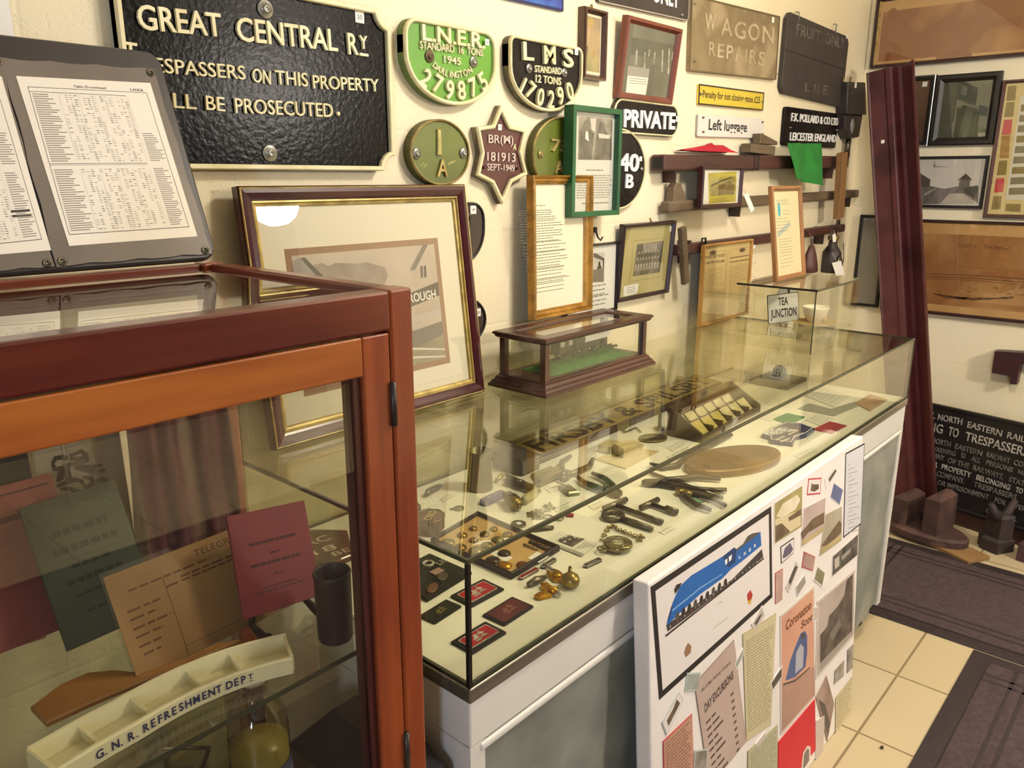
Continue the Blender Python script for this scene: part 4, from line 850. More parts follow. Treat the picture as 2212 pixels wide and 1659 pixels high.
MB().tube([(L / 2 - .06, 0, .015), (L / 2 - .06, 0, .035), (L / 2 - .035, 0, .035), (L / 2 - .035, 0, .015)], .004, DARKFE).obj('iron_loop', t)
# flags
def cloth(name, label, pts, mt, nx=14, ny=10, amp=.012, seed=1):
    r = random.Random(seed); tl, tr, br, bl = (Vector(p) for p in pts); vs = []; fs = []; th = .0012
    nrm = ((tr - tl).cross(bl - tl)).normalized()
    for side in (0, 1):
        for j in range(ny + 1):
            for i in range(nx + 1):
                u, v = i / nx, j / ny; p = (tl * (1 - u) + tr * u) * (1 - v) + (bl * (1 - u) + br * u) * v
                k = amp * (sin(u * 9 + v * 1.5 + seed) * (.3 + v) + .5 * sin(u * 17 + seed * 2 - v * 3)); vs.append(p + nrm * (k + (th if side else 0)))
    n = (nx + 1) * (ny + 1)
    for s in (0, 1):
        for j in range(ny):
            for i in range(nx): a = s * n + j * (nx + 1) + i; q = [a, a + 1, a + nx + 2, a + nx + 1]; fs.append(q if s else q[::-1])
    return solid(name, MB().add(vs, fs, mt, True), label, 'flag')
REDF_ = mat('red_flag_cloth', '#b3142c', .85, 0, '#9a1026', ns=20); GRNF_ = mat('green_flag_cloth', '#1f7a2a', .85, 0, '#196622', ns=20)
cloth('signal_flag', 'green cloth flag hanging over the top wall rail', (V(1700, 309, -.035), V(1772, 310, -.035), V(1784, 404, -.04), V(1716, 386, -.05)), GRNF_, amp=.007, seed=3)
MB_ = None
vs = []; fs = []; n = 16; top = [V(x, y, .02) for x, y in ((1473, 331), (1500, 321), (1530, 315), (1537, 311), (1543, 316), (1562, 316), (1583, 329))]
zt0 = atY(1530, 327, .0).z
for i, p in enumerate(top): vs += [(p.x, .046, zt0), (p.x, .036, max(p.z, zt0) + .001), (p.x + .004, .022, max(p.z, zt0) + .004), (p.x, .008, max(p.z - .006, zt0)), (p.x, -.002, zt0)]
for i in range(len(top) - 1):
    for k in range(4): a = i * 5 + k; fs.append((a, a + 5, a + 6, a + 1))
solid('signal_flag', MB().add(vs, fs, REDF_, True), 'rolled red cloth flag tucked behind the top wall rail', 'flag')
# small framed yellow print hung under the rail
t, P, w_, h_, z, cy = hung('framed_print', 'small dark framed yellow print hanging from the wall rails with a paper tag', ((1517, 361), (1605, 359.5), (1604, 445.6), (1519, 448)), .018, .011, mat('dark_red_frame', '#3a1a17', .35), Y=-.0125, mount=WHITEP)
m = MB(); YP = mat('yellow_print', '#cfc02f', .6, 0, '#b4a53a', ns=9); m.flat(P.poly([(1530, 374), (1591, 371), (1589, 436), (1531, 440)]), z, YP); m.flat(P.poly([(1533, 386), (1588, 380), (1589, 421), (1533, 425)]), z + .0001, mat('print_scene', '#8f7f3c', .6, 0, '#c3b661', ns=26, nd=6))
m.flat(P.poly([(1553, 402), (1563, 396), (1576, 390), (1586, 398), (1585, 420), (1550, 422)]), z + .0002, mat('print_brown', '#5e4a25', .6, 0, '#86733c', ns=40)); m.flat(P.poly([(1535, 400), (1560, 388), (1580, 382), (1581, 385), (1560, 392), (1536, 404)]), z + .0002, mat('print_dark_line', '#4f431f', .6))
a, b = P(1535, 428), P(1578, 436); m.lines(a[0], b[1], b[0], a[1], 2, .0016, mat('print_dark_line', '#4f431f'), z + .0002, .8, (.05, .15), .3); m.obj('print', t)
def pricetag(name, label, top, pts, Y, th=.0008, par=None, mt=None, hook=None):
    q = [V(*p, Y) for p in pts]; c = sum(q, Vector()) / len(q); M = onwall((c.x, Y, c.z), 0, Y); m = MB(); I = M.inverted(); o = [((I @ p).x, (I @ p).y) for p in q]
    t = thing(name, label, 'tag', M); m.prism(o, -th / 2, th / 2, mt or WHITEP); m.obj('card', t); e = I @ V(*(hook or pts[0]), Y); s = I @ V(*top, Y)
    MB().tube([tuple(s), ((s.x + e.x) / 2 + .004, (s.y + e.y) / 2, .001), (e.x, e.y, .001)], .0007, mat('white_string', '#d8d2c4', .8), 5).obj('string', t); return t
pricetag('price_tag', 'white paper tag on a string below the small yellow print', (1604, 408), [(1606, 421), (1615, 416), (1630, 452), (1622, 459)], -.032, hook=(1611, 419))
# tan wooden batten hung on the rails
q = ((1817, 327), (1846, 333), (1828, 470), (1792, 475)); c, w_, h_ = wq(*q, -.045); pa = V(1831, 330, -.045); pb = V(1810, 472, -.045); M = onwall(((pa.x + pb.x) / 2, -.022, (pa.z + pb.z) / 2), -atan2(pb.x - pa.x, pa.z - pb.z) * 180 / pi, -.022)
solid('wooden_batten', MB().box(-.030, -(pa - pb).length / 2, 0, .030, (pa - pb).length / 2, .026, woodmat('tan_wood', '#8f6a3f', '#76552f', 1, 18, .5, .1), .002), 'long tan wooden batten hanging across the rails beside the green flag', 'batten', M)
# slim certificate on the small glass case, and the case itself
SX0, SX1, SY0, SY1, SZ = 2.20, 2.55, -.458, -.225, 1.178
t = thing('glass_box', 'small frameless glass box holding a cup and saucer at the far end of the counter', 'display case', Matrix.Translation(((SX0 + SX1) / 2, (SY0 + SY1) / 2, TOPZ)))
o = lambda mb, n: mb.obj(n, t, M=Matrix()); b0 = TOPZ + .0006
BOXG = glass('box_glass', (.95, .95, .90, 1)); g = .004
o(MB().box(SX0 - .004, SY0 - .004, SZ - .005, SX1 + .004, SY1 + .004, SZ, BOXG), 'top_glass'); o(MB().box(SX0, SY0, b0, SX1, SY0 + g, SZ - .005, BOXG), 'side_glass'); o(MB().box(SX0, SY1 - g, b0, SX1, SY1, SZ - .005, BOXG), 'side_glass')
o(MB().box(SX0, SY0 + g, b0, SX0 + g, SY1 - g, SZ - .005, BOXG), 'side_glass'); o(MB().box(SX1 - g, SY0 + g, b0, SX1, SY1 - g, SZ - .005, BOXG), 'side_glass')
o(MB().box(SX0 - .0045, SY0 - .004, SZ - .0055, SX0 - .002, SY1 + .004, SZ + .0003, BLKE), 'edge_strip'); o(MB().box(SX0 - .002, SY0 - .0045, SZ - .0055, SX1 + .004, SY0 - .0025, SZ + .0003, EDGEG), 'edge_strip')
o(MB().box(SX0 - .0005, SY0 - .0005, b0, SX0 + .0025, SY0 + .0025, SZ - .006, EDGEG), 'edge_strip')
INZ = 1.034
o(MB().box(SX0 + .006, SY0 + .006, INZ - .004, SX1 - .006, SY1 - .006, INZ, BOXG), 'inner_shelf')
M, w_, h_ = leanframe((1669.6, 610), (1733, 596), (1661, 404), (1723, 402.5), Z=SZ + .001); by = M.translation.y
qt = atX(1723, 402.5, M.translation.x + w_ / 2); M = basis((M.translation.x, by, SZ + .001), (1, 0, 0), (0, qt.y - by, qt.z - SZ)); h_ = hypot(qt.y - by, qt.z - SZ)
LOAK = woodmat('light_oak_frame', '#96683c', '#7d5430', 1, 18, .4, .2)
t = thing('framed_certificate', 'slim light oak framed certificate with a teal oval, leaning on the small glass box', 'picture', M); back_of(t, w_, h_)
moulding(t, w_, h_, prof(.015, .014), LOAK, cy=h_ / 2); MB().box(-w_ / 2 + .012, .012, .004, w_ / 2 - .012, h_ - .012, .006, mat('pale_certificate', '#c9bd94', .75, 0, '#c0b389', ns=5)).obj('certificate', t)
P = Pl(M, .006); z = .0062; m = MB(); p = P(1683, 453); m.flat(oval(.017, .042, 20, *p), z, mat('teal_seal', '#2f93a0', .6)); m.flat(P.poly([(1679, 503), (1705, 478), (1708, 487), (1680, 513)]), z, mat('grey_stamp', '#9aa095', .7))
for (x0, y0, x1, y1, n) in ((1677, 431, 1708, 442, 3), (1690, 452, 1710, 465, 2), (1676, 470, 1710, 500, 5), (1683, 515, 1716, 545, 6), (1685, 550, 1718, 575, 4)): a, b = P(x0, y0), P(x1, y1); m.lines(min(a[0], b[0] - .04), b[1], b[0], a[1], n, .0017, mat('grey_green_print', '#8b8668', .8), z, .85, (.06, .2), .3)
m.obj('printed_text', t)
# TEA JUNCTION sign, cup and saucer, letter pieces inside the box
BOXS = mat('white_tin_sign', '#d9d5cd', .4)
tl, tr, br, bl = (atX(*p, SX0 + .03) for p in ((1652, 618), (1722, 618), (1732, 668), (1666, 690)))
zt = INZ + .0006
a = atX(1666, 688, SX0 + .06); b = atX(1732, 668, SX0 + .06)
def boardQ(Q, th): # frame of a thin board from 4 points in space
    tl, tr, br, bl = Q; x = (tr - tl) + (br - bl); y = (tl - bl) + (tr - br); c = (tl + tr + br + bl) / 4; return basis(c, x, y), x.length / 2, y.length / 2
ps = [Vector((SX0 + .012, -.215 - .0, 0))]
def onplane(px, o, n): d = ray(*px); return CAM + d * ((o - CAM).dot(n) / d.dot(n))
_o = atZ(1700, 680, INZ); o_ = Vector((min(_o.x, SX0 + .16), min(_o.y, SY1 - .03), INZ)); n_ = Vector((-.75, -.66, .0)).normalized()
Q = [onplane(p, o_, n_) for p in ((1653, 618), (1722, 619), (1732, 670), (1667, 687))]
M, w_, h_ = boardQ(Q, .006); zlow = min((M @ Vector((sx * w_ / 2, -h_ / 2, 0))).z for sx in (-1, 1)); M.translation.z += max(0, INZ + .001 - zlow) if zlow < INZ else -(zlow - INZ - .001)
t = thing('tea_junction_sign', 'white tin sign reading TEA JUNCTION inside the small glass box', 'sign', M); MB().prism(rrect(w_, h_, .003, 3), -.004, .0, mat('dark_sign_edge', '#2e2118'), .0).prism(rrect(w_ - .003, h_ - .003, .003, 3), .0, .0008, BOXS).obj('panel', t)
m = MB(); m.text('TEA', w_ * .0, h_ * .25, h_ * .28, INK, w=w_ * .32, z=.001, bold=.02).text('JUNCTION', 0, -h_ * .15, h_ * .3, INK, w=w_ * .84, z=.001, bold=.02); m.obj('lettering', t)
CHINA = mat('cream_china', '#efe6d0', .18, coat=.5); CHG = mat('gilt_line_china', '#c7a45a', .3, .3)
cz = INZ + .0005; o2 = atZ(1772, 706, cz + .012); cx, cy = min(o2.x, SX1 - .06), max(o2.y, SY0 + .055); cx, cy = 2.47, -.382
t = thing('saucer', 'cream china saucer in the small glass box', 'saucer', Matrix.Translation((cx - .045, cy + .005, cz))); MB().lathe([(.022, 0), (.026, .002), (.045, .006), (.064, .013), (.065, .0145), (.045, .0085), (.02, .006), (1e-5, .006)], CHINA, 32).obj('dish', t); MB().lathe([(.0625, .0138), (.0652, .0148), (.0645, .0152), (.0618, .0142)], CHG, 32).obj('rim', t)
t = thing('teacup', 'cream china teacup with a curled handle standing on the saucer edge in the glass box', 'cup', Matrix.Translation((cx - .045, cy + .005, cz + .0068)))
MB().lathe([(.018, 0), (.019, .003), (.017, .006), (.026, .014), (.035, .03), (.0395, .050), (.0405, .055), (.0392, .055), (.034, .031), (.024, .016), (1e-5, .012)], CHINA, 32).obj('bowl', t)
MB().tube([(.036, -.006, .046), (.048, -.009, .050), (.057, -.011, .042), (.054, -.011, .030), (.045, -.009, .020), (.041, -.008, .014)], [.003, .003, .003, .003, .003, .004], CHINA, 8).obj('handle', t)
m = MB(); m.M = Matrix.Translation((-.0, -.031, .020)) @ Matrix.Rotation(1.25, 4, 'X'); m.prism([(-.008, -.006), (.009, -.007), (.011, .004), (.004, .009), (-.001, .004), (-.006, .009), (-.010, .002)], 0, .0012, CHG); m.obj('printed_motif', t)
m = MB(); m.M = basis((2.47, -.262, INZ + .001), (.8, -.6, 0), (0, .1, 1)); m.prism([(-.03, 0), (.03, 0), (.034, .04), (.03, .075), (.036, .10), (.01, .112), (-.02, .105), (-.034, .08), (-.03, .04)], 0, .004, BOXS, .0005); m.text('M', -.004, .025, .032, INK, z=.0042, bold=.02).prism([(.008, .03), (.014, .03), (.012, .10), (.004, .10)], .004, .0045, DARKW)
solid('shaped_card', m, 'white wavy-edged card with a dark letter behind the cup in the glass box', 'card')
# dark hand lamp, leather pouch and tags hanging under the lowest rail
PCH = mat('maroon_leather', '#40201f', .5, 0, '#55302b', ns=9, bump=.3, bs=50)
p = V(1752, 562, -.05); m = MB(); m.M = Matrix.Translation((p.x, -.047, p.z)) @ Matrix.Scale(.8, 4); m.lathe([(.012, .075), (.020, .07), (.040, .03), (.055, -.02), (.062, -.055), (.055, -.06), (1e-5, -.058)], PCH, 20, sy=.6)
solid('leather_pouch', m.tube([(0, 0, .075), (0, .01, .12), (0, .03, .15)], .003, PCH), 'maroon leather pouch hanging under the lowest wall rail', 'pouch')
p = V(1797, 545, -.05); t = thing('hand_lamp', 'dark iron hand lamp with a brass cap hanging beside the maroon rail', 'lamp', Matrix.Translation((p.x, -.05, p.z)))
MB().lathe([(.036, -.085), (.038, -.08), (.038, .0), (.030, .012), (.018, .03), (.016, .05)], DARKFE, 20).obj('body', t); MB().lathe([(.019, .05), (.022, .054), (.022, .066), (.012, .076), (1e-5, .078)], BRASS, 18).obj('cap', t)
m = MB(); m.M = Matrix.Translation((-.012, -.036, -.035)) @ Matrix.Rotation(pi / 2, 4, 'X'); m.lathe([(.021, 0), (.022, .006), (.017, .008), (1e-5, .012)], STEEL, 18); m.obj('lens', t)
MB().tube([(-.03, 0, .0), (-.045, 0, .04), (-.02, 0, .105), (.02, 0, .105), (.045, 0, .04), (.03, 0, .0)], .003, DARKFE).obj('bail_handle', t)
MB().tube([(.012, -.04, .04), (.018, -.045, -.02), (.012, -.042, -.09)], .0022, STEEL, 6).obj('chain', t)
pricetag('price_tag', 'large white tag hanging below the dark hand lamp', (1797, 546), [(1797, 568), (1816, 563), (1825, 594), (1806, 595.5)], -.103, hook=(1807, 567))
pricetag('price_tag', 'small white ticket stuck to the hand lamp beside the maroon rail', (1801, 497), [(1798, 507), (1805, 505), (1806, 522), (1799, 523)], -.098, hook=(1801, 506))
a = V(1752, 590, -.03); solid('pink_flag', MB().prism([(-.045, -.012), (.05, -.018), (.05, .012), (.0, .02), (-.05, .004)], 0, .003, mat('pink_cloth', '#c92d5c', .8), .001).prism(rectp(.037, -.008, .048, .008), .003, .0036, WHITEP), 'folded pink cloth with a white label below the maroon pouch', 'cloth', onwall((a.x, WALL, a.z), 0, WALL - .0005))
# black iron lamp bracket near the corner
M = onwall((V(1848, 235, .0).x, WALL, V(1848, 235, .0).z)); P = Pl(M, .05)
t = thing('iron_lamp', 'black iron lamp case with two pegs on the wall beside the maroon rail', 'lamp', M)
m = MB(); m.prism(P.poly([(1833, 177), (1870, 178), (1872, 248), (1830, 246), (1830, 228)]), .004, .05, DARKFE, .004); m.obj('case', t)
m = MB(); m.prism(P.poly([(1828, 247), (1868, 248), (1860, 296), (1840, 300), (1830, 280)]), .004, .042, DARKFE, .004); m.obj('hood', t)
p = P(1844, 272); m = MB(); m.lathe([(.02, .040), (.021, .046), (.012, .05), (1e-5, .051)], mat('grey_lens', '#7a7670', .2), 18, (p[0], p[1], 0), sy=1.6); m.obj('lens', t)
for x in (1835, 1850): p = P(x, 172); MB().tube([(p[0], p[1] - .015, .025), (p[0], p[1] + .012, .025)], .004, BRASS).obj('peg', t)
p = P(1846, 320); MB().tube([(p[0], p[1] + .05, .02), (p[0], p[1] - .04, .02)], .012, STEEL).obj('socket', t); sticker(P, (1848, 184), .022, t, '', .0505)
# ------------------------------------------------------------------ end wall
def onE(q, depth, X=ENDW): 
    p = [atX(*a, X - depth) for a in q]; c = sum(p, Vector()) / 4; return c, ((p[0] - p[1]).length + (p[3] - p[2]).length) / 2, ((p[0] - p[3]).length + (p[1] - p[2]).length) / 2
def hungE(name, label, q, depth, fm, fw, mount, yl=None, yr=None, zt=None, zb=None, pane=True, pf=None):
    """flat thing on the end wall; extents from picture points, or given where the view does not show them"""
    p = [atX(*a, ENDW - depth) for a in q]; Y0 = yl if yl is not None else (p[0].y + p[3].y) / 2; Y1 = yr if yr is not None else (p[1].y + p[2].y) / 2
    Z1 = zt if zt is not None else (p[0].z + p[1].z) / 2; Z0 = zb if zb is not None else (p[2].z + p[3].z) / 2; w_, h_ = Y0 - Y1, Z1 - Z0
    M = basis((ENDW - .001, (Y0 + Y1) / 2, (Z0 + Z1) / 2), (0, -1, 0), (0, 0, 1)); t = thing(name, label, 'picture', M)
    MB().box(-w_ / 2 + .002, -h_ / 2 + .002, .0005, w_ / 2 - .002, h_ / 2 - .002, depth * .4, DARKW).obj('backing', t)
    MB().frame(w_, h_, pf or prof(fw, depth), fm).obj('frame', t); iw, ih = w_ - 1.7 * fw, h_ - 1.7 * fw; zf = depth * .5
    MB().box(-iw / 2, -ih / 2, depth * .35, iw / 2, ih / 2, zf, mount).obj('mount', t)
    if pane: MB().box(-iw / 2, -ih / 2, zf + .002, iw / 2, ih / 2, zf + .003, PANE).obj('glass', t)
    return t, Pl(M, zf), w_, h_, zf + .0002
MFR = mat('dark_maroon_frame', '#2f1518', .3, 0, '#261013', ns=8); MAPB = mat('brown_old_map', '#96602f', .7, 0, '#b07c45', ns=4, nd=8, col3='#8a5429', st=(1, 1, 1)); TANM = mat('tan_map_border', '#cfa268', .75, 0, '#c0925a', ns=5)
t, P, w_, h_, z = hungE('framed_map', 'large framed brown old map at the top of the end wall', ((1888, 4), (2330, -60), (2330, 116), (1881, 156)), .03, MFR, .016, TANM, yr=-.95, zt=2.235, zb=1.948)
m = MB(); q = P.poly([(1908, 26), (2330, -30), (2330, 95), (1900, 140)]); m.flat(rectp(q[0][0], q[2][1] - .0, w_ / 2 - .05, q[0][1]), z, MAPB)
for (x, y, rx, ry) in ((1925, 108, .03, .03), (1928, 30, .02, .025), (2060, 122, .07, .02), (1990, 92, .02, .012)): p = P(x, y); m.flat(oval(rx * 2, ry * 2, 14, *p), z + .0001, mat('map_stain', '#7d4a20', .7, 0, '#96602f', ns=20))
p = P(2000, 131); m.flat(oval(.07, .02, 12, *p), z + .0001, TANM); m.obj('map', t)
m = MB(); m.box(-w_ / 2 + .013, -h_ / 2 + .013, z, -w_ / 2 + .021, h_ / 2 - .013, z + .006, GILT); m.obj('gilt_slip', t)
BKF = mat('broad_black_frame', '#14100f', .4)
t, P, w_, h_, z = hungE('framed_print', 'broad black frame around a dark green textured print with two white labels', ((2020, 163), (2161, 152.5), (2148, 311.6), (2007, 315)), .03, BKF, .032, mat('dark_green_print', '#4a5040', .35, 0, '#5d6450', ns=7, nd=6, col3='#42483a'))
MB().frame(w_ - .052, h_ - .052, [(0, .013), (0, .019), (.003, .019), (.003, .013)], mat('silver_slip', '#b9b4a8', .3, .6)).obj('slip', t)
sticker(P, (2141, 167), .02, t, '', z); m = MB(); m.prism(P.poly([(2113, 287), (2134, 286), (2133, 299), (2112, 300)]), z, z + .0006, mat('grey_label', '#a09c94')); m.obj('label_card', t)
t, P, w_, h_, z = hungE('framed_photograph', 'black framed brown photograph half hidden behind the maroon steel rail', ((1905, 166), (2019, 163), (2006, 316), (1900, 317)), .022, BKF, .022, mat('brown_photo', '#6e5240', .45, 0, '#59402f', ns=5), yl=-.15)
MB().frame(w_ - .0, h_ - .0, [(0, .0), (0, .0225), (.003, .0235), (.004, .0225)], mat('silver_slip', '#b9b4a8')).obj('slip', t); sticker(P, (1998, 182), .02, t, '', z)
# signal box photograph
t, P, w_, h_, z = hungE('framed_photograph', 'black framed photograph of a station with two gabled buildings and a pale platform', ((1900, 340), (2135, 335), (2122, 450), (1900, 448)), .02, BKF, .013, mat('pale_photo_sky', '#cdc6c2', .5, 0, '#d9d3ce', ns=3), yl=-.15)
m = MB(); m.flat(P.poly([(1900, 402), (1960, 404), (1991, 398), (2040, 408), (2070, 402), (2114, 403), (2113, 440), (1900, 442)]), z, mat('photo_ground', '#5b5552', .5, 0, '#837c77', ns=9, nd=5, st=(3, 1, 1)))
m.flat(P.poly([(2071, 403), (2072, 390), (2069, 388), (2087, 375), (2099, 388), (2096, 391), (2094, 405)]), z + .0001, SEPIA[2]); m.flat(P.poly([(2069, 388), (2087, 375), (2100, 388)]), z + .0002, SEPIA[1])
m.flat(P.poly([(1985, 405), (1985, 372), (1994, 378), (2010, 388), (2008, 403)]), z + .0001, SEPIA[1])
m.flat(P.poly([(2030, 440), (2051, 418), (2080, 418), (2112, 438), (2112, 440)]), z + .0002, SEPIA[4]); m.flat(P.poly([(2085, 405), (2112, 400), (2112, 432), (2082, 415)]), z + .00015, SEPIA[1]); m.flat(P.poly([(1995, 418), (2020, 406), (2022, 408), (1998, 424)]), z + .0002, SEPIA[3])
m.flat(P.poly([(2020, 346), (2016, 361), (2056, 361), (2020, 359)]), z + .0001, SEPIA[2]); m.obj('photograph', t)
# tickets in a frame
TFR = mat('dull_purple_brown_frame', '#4b302c', .45); TMT = mat('ticket_backing', '#d6c28a', .8)
t, P, w_, h_, z = hungE('framed_tickets', 'brown framed panel of old luggage tickets with two red ones in its outer column', ((2163, 172), (2380, 160), (2355, 480), (2126, 466)), .025, TFR, .014, TMT, yr=-.92)
TOL = mat('olive_ticket', '#95824a', .8, 0, '#84723f', ns=30); TRE = mat('red_ticket', '#c2454a', .8); TGR = mat('grey_ticket', '#8a8064', .8, 0, '#7a7156', ns=30); TTN = mat('tan_ticket', '#a8814a', .8)
def tick(nm, mt, pts): MB().prism(P.poly(pts), z, z + .0006, mt).obj(nm, t)
for y0, y1, xl, mt in ((186, 218, 2178, TOL), (221, 253, 2174, TOL), (259, 291, 2169, TRE), (293, 342, 2164, TTN), (347, 379, 2158, TOL), (385, 416, 2152, TRE), (424, 453, 2146, TOL)):
    tick('ticket', mt, [(xl, y0), (xl + 18, y0 - 1), (xl + 15, y1 - 1), (xl - 5, y1)])
m = MB(); m.prism(P.poly([(2205, 208), (2380, 196), (2380, 430), (2172, 432)]), z, z + .0004, mat('white_ticket_mount', '#d9d2c4', .8)); m.obj('inner_mount', t)
for i in range(9): y = 226 + i * 22.5; xl = 2205 - i * 3.2; tick('ticket', TGR if i % 3 else TOL, [(xl + 1, y), (2300, y - 4), (2300, y + 11), (xl - 1, y + 15)])
tick('ticket', TOL, [(2173, 440), (2205, 441), (2204, 458), (2171, 456)])
# long map
t, P, w_, h_, z = hungE('framed_map', 'long dark framed tan map titled NORTH THORESBY on the end wall', ((1994, 469), (2330, 490), (2330, 714), (1998, 676)), .03, MFR, .014, TANM, yl=-.14, yr=-.95)
m = MB(); q = P.poly([(2000, 503), (2330, 525), (2330, 690), (2000, 655)]); m.flat(rectp(-w_ / 2 + .05, -h_ / 2 + .045, w_ / 2 - .05, h_ / 2 - .06), z, mat('brown_long_map', '#a3703e', .7, 0, '#b48450', ns=3, nd=8, col3='#94602f'))
MPI = mat('map_brown_ink', '#6b421c', .8); ptext(m, P, 'NORTH', (2069, 530), (2109, 532), 7, MPI, z + .0001, 0, .02); ptext(m, P, 'THORESBY', (2124, 533), (2185, 537), 7, MPI, z + .0001, 0, .02)
for y0, y1, wd in ((590, 603, 2), (596, 612, 2), (601, 620, 1.2)): m.flat(P.poly([(1996, y0), (2100, y0 + 4), (2330, y1 + 6), (2330, y1 + 6 + wd), (2100, y0 + 4 + wd), (1996, y0 + wd)]), z + .0001, MPI)
for i in range(26): x = 2010 + RND.random() * 195; y = 612 + RND.random() * 34; m.flat(P.poly([(x, y), (x + RND.uniform(3, 14), y + 1), (x + RND.uniform(3, 14), y + RND.uniform(2, 6)), (x, y + 3)]), z + .0001, mat('map_faint_ink', '#8f6130', .8))
m.flat(P.poly([(2013, 633), (2020, 636), (2100, 643), (2150, 643), (2190, 640), (2188, 645), (2100, 649), (2040, 644)]), z + .0001, MPI); m.obj('map', t)
# picture between the corner and the rail
t, P, w_, h_, z = hungE('framed_print', 'black framed grey glazed print in the corner behind the maroon rail', ((1857, 465), (1905, 464), (1890, 664), (1838, 660)), .02, BKF, .014, mat('grey_print', '#8d857c', .4, 0, '#7a7269', ns=3), yr=-.125)
# maroon wooden bracket
M = basis((ENDW - .001, atX(2180, 795, ENDW).y, atX(2180, 795, ENDW).z), (0, -1, 0), (0, 0, 1)); P = Pl(M, .06)
m = MB().prism(P.poly([(2148, 759), (2290, 767), (2288, 793), (2204, 787), (2196, 831), (2181, 830), (2182, 813), (2142, 806)]), .002, .06, mat('maroon_gloss_wood', '#38161a', .4, 0, '#2d1115', ns=8), .003); solid('wooden_bracket', m, 'maroon stepped wooden bracket on the end wall below the long map', 'bracket', M)
for q in ((2197, 160), (2128, 319)): pass
# tall maroon steel section leaning in the corner
RM = mat('maroon_steel', '#4a1d1f', .42, 0, '#3c1618', ns=5, nd=6, st=(1, 1, .3), col3='#55282a', bump=.1, bs=30)
rx = 3.64; kx = rx / 3.6
def ry(px, py): return atX(px, py, rx)
tL, bL = ry(1871, 165), ry(1905, 720); tR = ry(1980, 150); up = (tL - bL); up.normalize(); k = bL.z / up.z; base = bL - up * k; Lr = (tL - base).length; wd = (tL.y - tR.y)
M = basis((rx, base.y, .0115), (0, -up.z, up.y), up); 
pr = [(0, 0), (0, .004), (.006, .012), (.012, .008), (wd * .36, .008), (wd * .40, .016), (wd * .50, .018), (wd * .54, .010), (wd * .60, -.02), (wd * .66, -.03), (wd * .93, .03), (wd * .96, .05), (wd, .052), (wd, .035), (wd * .72, -.045), (wd * .56, -.04), (wd * .50, -.004), (wd * .4, -.006), (.0, -.006)]
m = MB(); n = len(pr); Mz = basis((0, 0, 0), (1, 0, 0), (0, 0, -1))
vs = [(x, 0.0, zz) for x, zz in pr] + [(x, Lr, zz) for x, zz in pr]; fs = [list(range(n)), list(range(n, 2 * n))[::-1]] + [(i, (i + 1) % n, n + (i + 1) % n, n + i) for i in range(n)]
t = thing('steel_rail', 'tall maroon painted steel channel section leaning upright in the corner', 'rail', M); m.add(vs, fs, RM).obj('section', t)
P = Pl(M, .009); sticker(P, (1907, 306), .014, t, '', .009)
# ------------------------------------------------------------------ floor: black cast notice, iron pieces, mats
LBN = mat('black_cast_notice', '#110d0d', .5, 0, '#171313', ns=12, bump=.3, bs=40)
g0 = atZ(2076, 1104, .0); dirn = Vector((-sin(radians(11.5)), -cos(radians(11.5)), 0)); bx = Vector((3.84, -.50, .002)); upv = Vector((.16 * cos(radians(11.5)), -.16 * sin(radians(11.5)), .95))
upv = Vector((.03, 0, .95)); M = basis((3.745, -.42, .002), dirn, upv); P = Pl(M, .012)
a = P(2040, 877); hN = a[1]; x0 = P(1990, 960)[0] - .12
nz = M.to_3x3() @ Vector((0, 0, 1)); 
t = thing('trespass_notice', 'big black cast North Eastern Railway trespass notice standing on the floor against the end wall', 'sign', M)
hB = P(2076, 1104)[1]; MB().prism(rectp(x0, hB, x0 + 1.0, hN), 0, .012, LBN).obj('plate', t); MB().rim(rectp(x0, hB, x0 + 1.0, hN), .012, .001, .018, LBN, .002).obj('border', t)
solid('timber_block', MB().box(x0 + .02, .0, -.01, x0 + .98, hB - .001, .012, DARKW, .002), 'dark timber baulk on the floor under the black notice', 'timber', M)
m = MB(); LT1 = mat('worn_white_lettering', '#b9b2a4', .6, 0, '#8f887c', ns=50); LT2 = mat('dull_grey_lettering', '#7d766c', .6, 0, '#5b544d', ns=50)
def row(words, mt, hp, bold=.006):
    for s, a, b in words: ptext(m, P, s, a, b, hp, mt, .012, .004, bold)
row((('LONDON.', (1930, 873), (2021, 898)), ('NORTH', (2027, 900), (2079, 910.6)), ('EASTERN', (2091, 916), (2165, 936)), ('RAILWAY', (2177, 939), (2262, 962))), LT1, 14)
row((('WARNING', (1938, 905), (2037, 927)), ('TO', (2050, 930), (2071, 936)), ('TRESPASSERS', (2086, 941), (2222, 977))), LT1, 20)
row((('THE', (1960, 936), (1995, 944)), ('NORTH', (2013, 950), (2054, 960)), ('EASTERN', (2064, 963), (2122, 979)), ('RAILWAY', (2132, 981), (2183, 995)), ('COMPANY', (2191, 998), (2260, 1016))), LT2, 12)
row((('WARNING', (2012, 968), (2064, 980)), ('TO', (2076, 982), (2086, 985)), ('ALL', (2099, 989), (2118, 995)), ('PERSONS', (2131, 998), (2188, 1015)), ('NOT', (2200, 1018), (2225, 1025))), LT2, 11)
row((('ON ANY', (2001, 979), (2040, 990)), ('OF THE', (2048, 993), (2094, 1007)), ('RAILWAYS,', (2103, 1009), (2168, 1030)), ('STATIONS', (2180, 1034), (2250, 1056))), LT2, 12)
row((('OR', (2010, 1000), (2025, 1004)), ('PROPERTY', (2035, 1007), (2098, 1026)), ('BELONGING', (2110, 1030), (2182, 1053)), ('TO', (2195, 1057), (2210, 1061))), LT1, 12)
row((('THE', (1992, 1013), (2012, 1018)), ('COMPANY.', (2024, 1022), (2084, 1039)), ('TRESPASSERS', (2104, 1045), (2196, 1074))), LT2, 12)
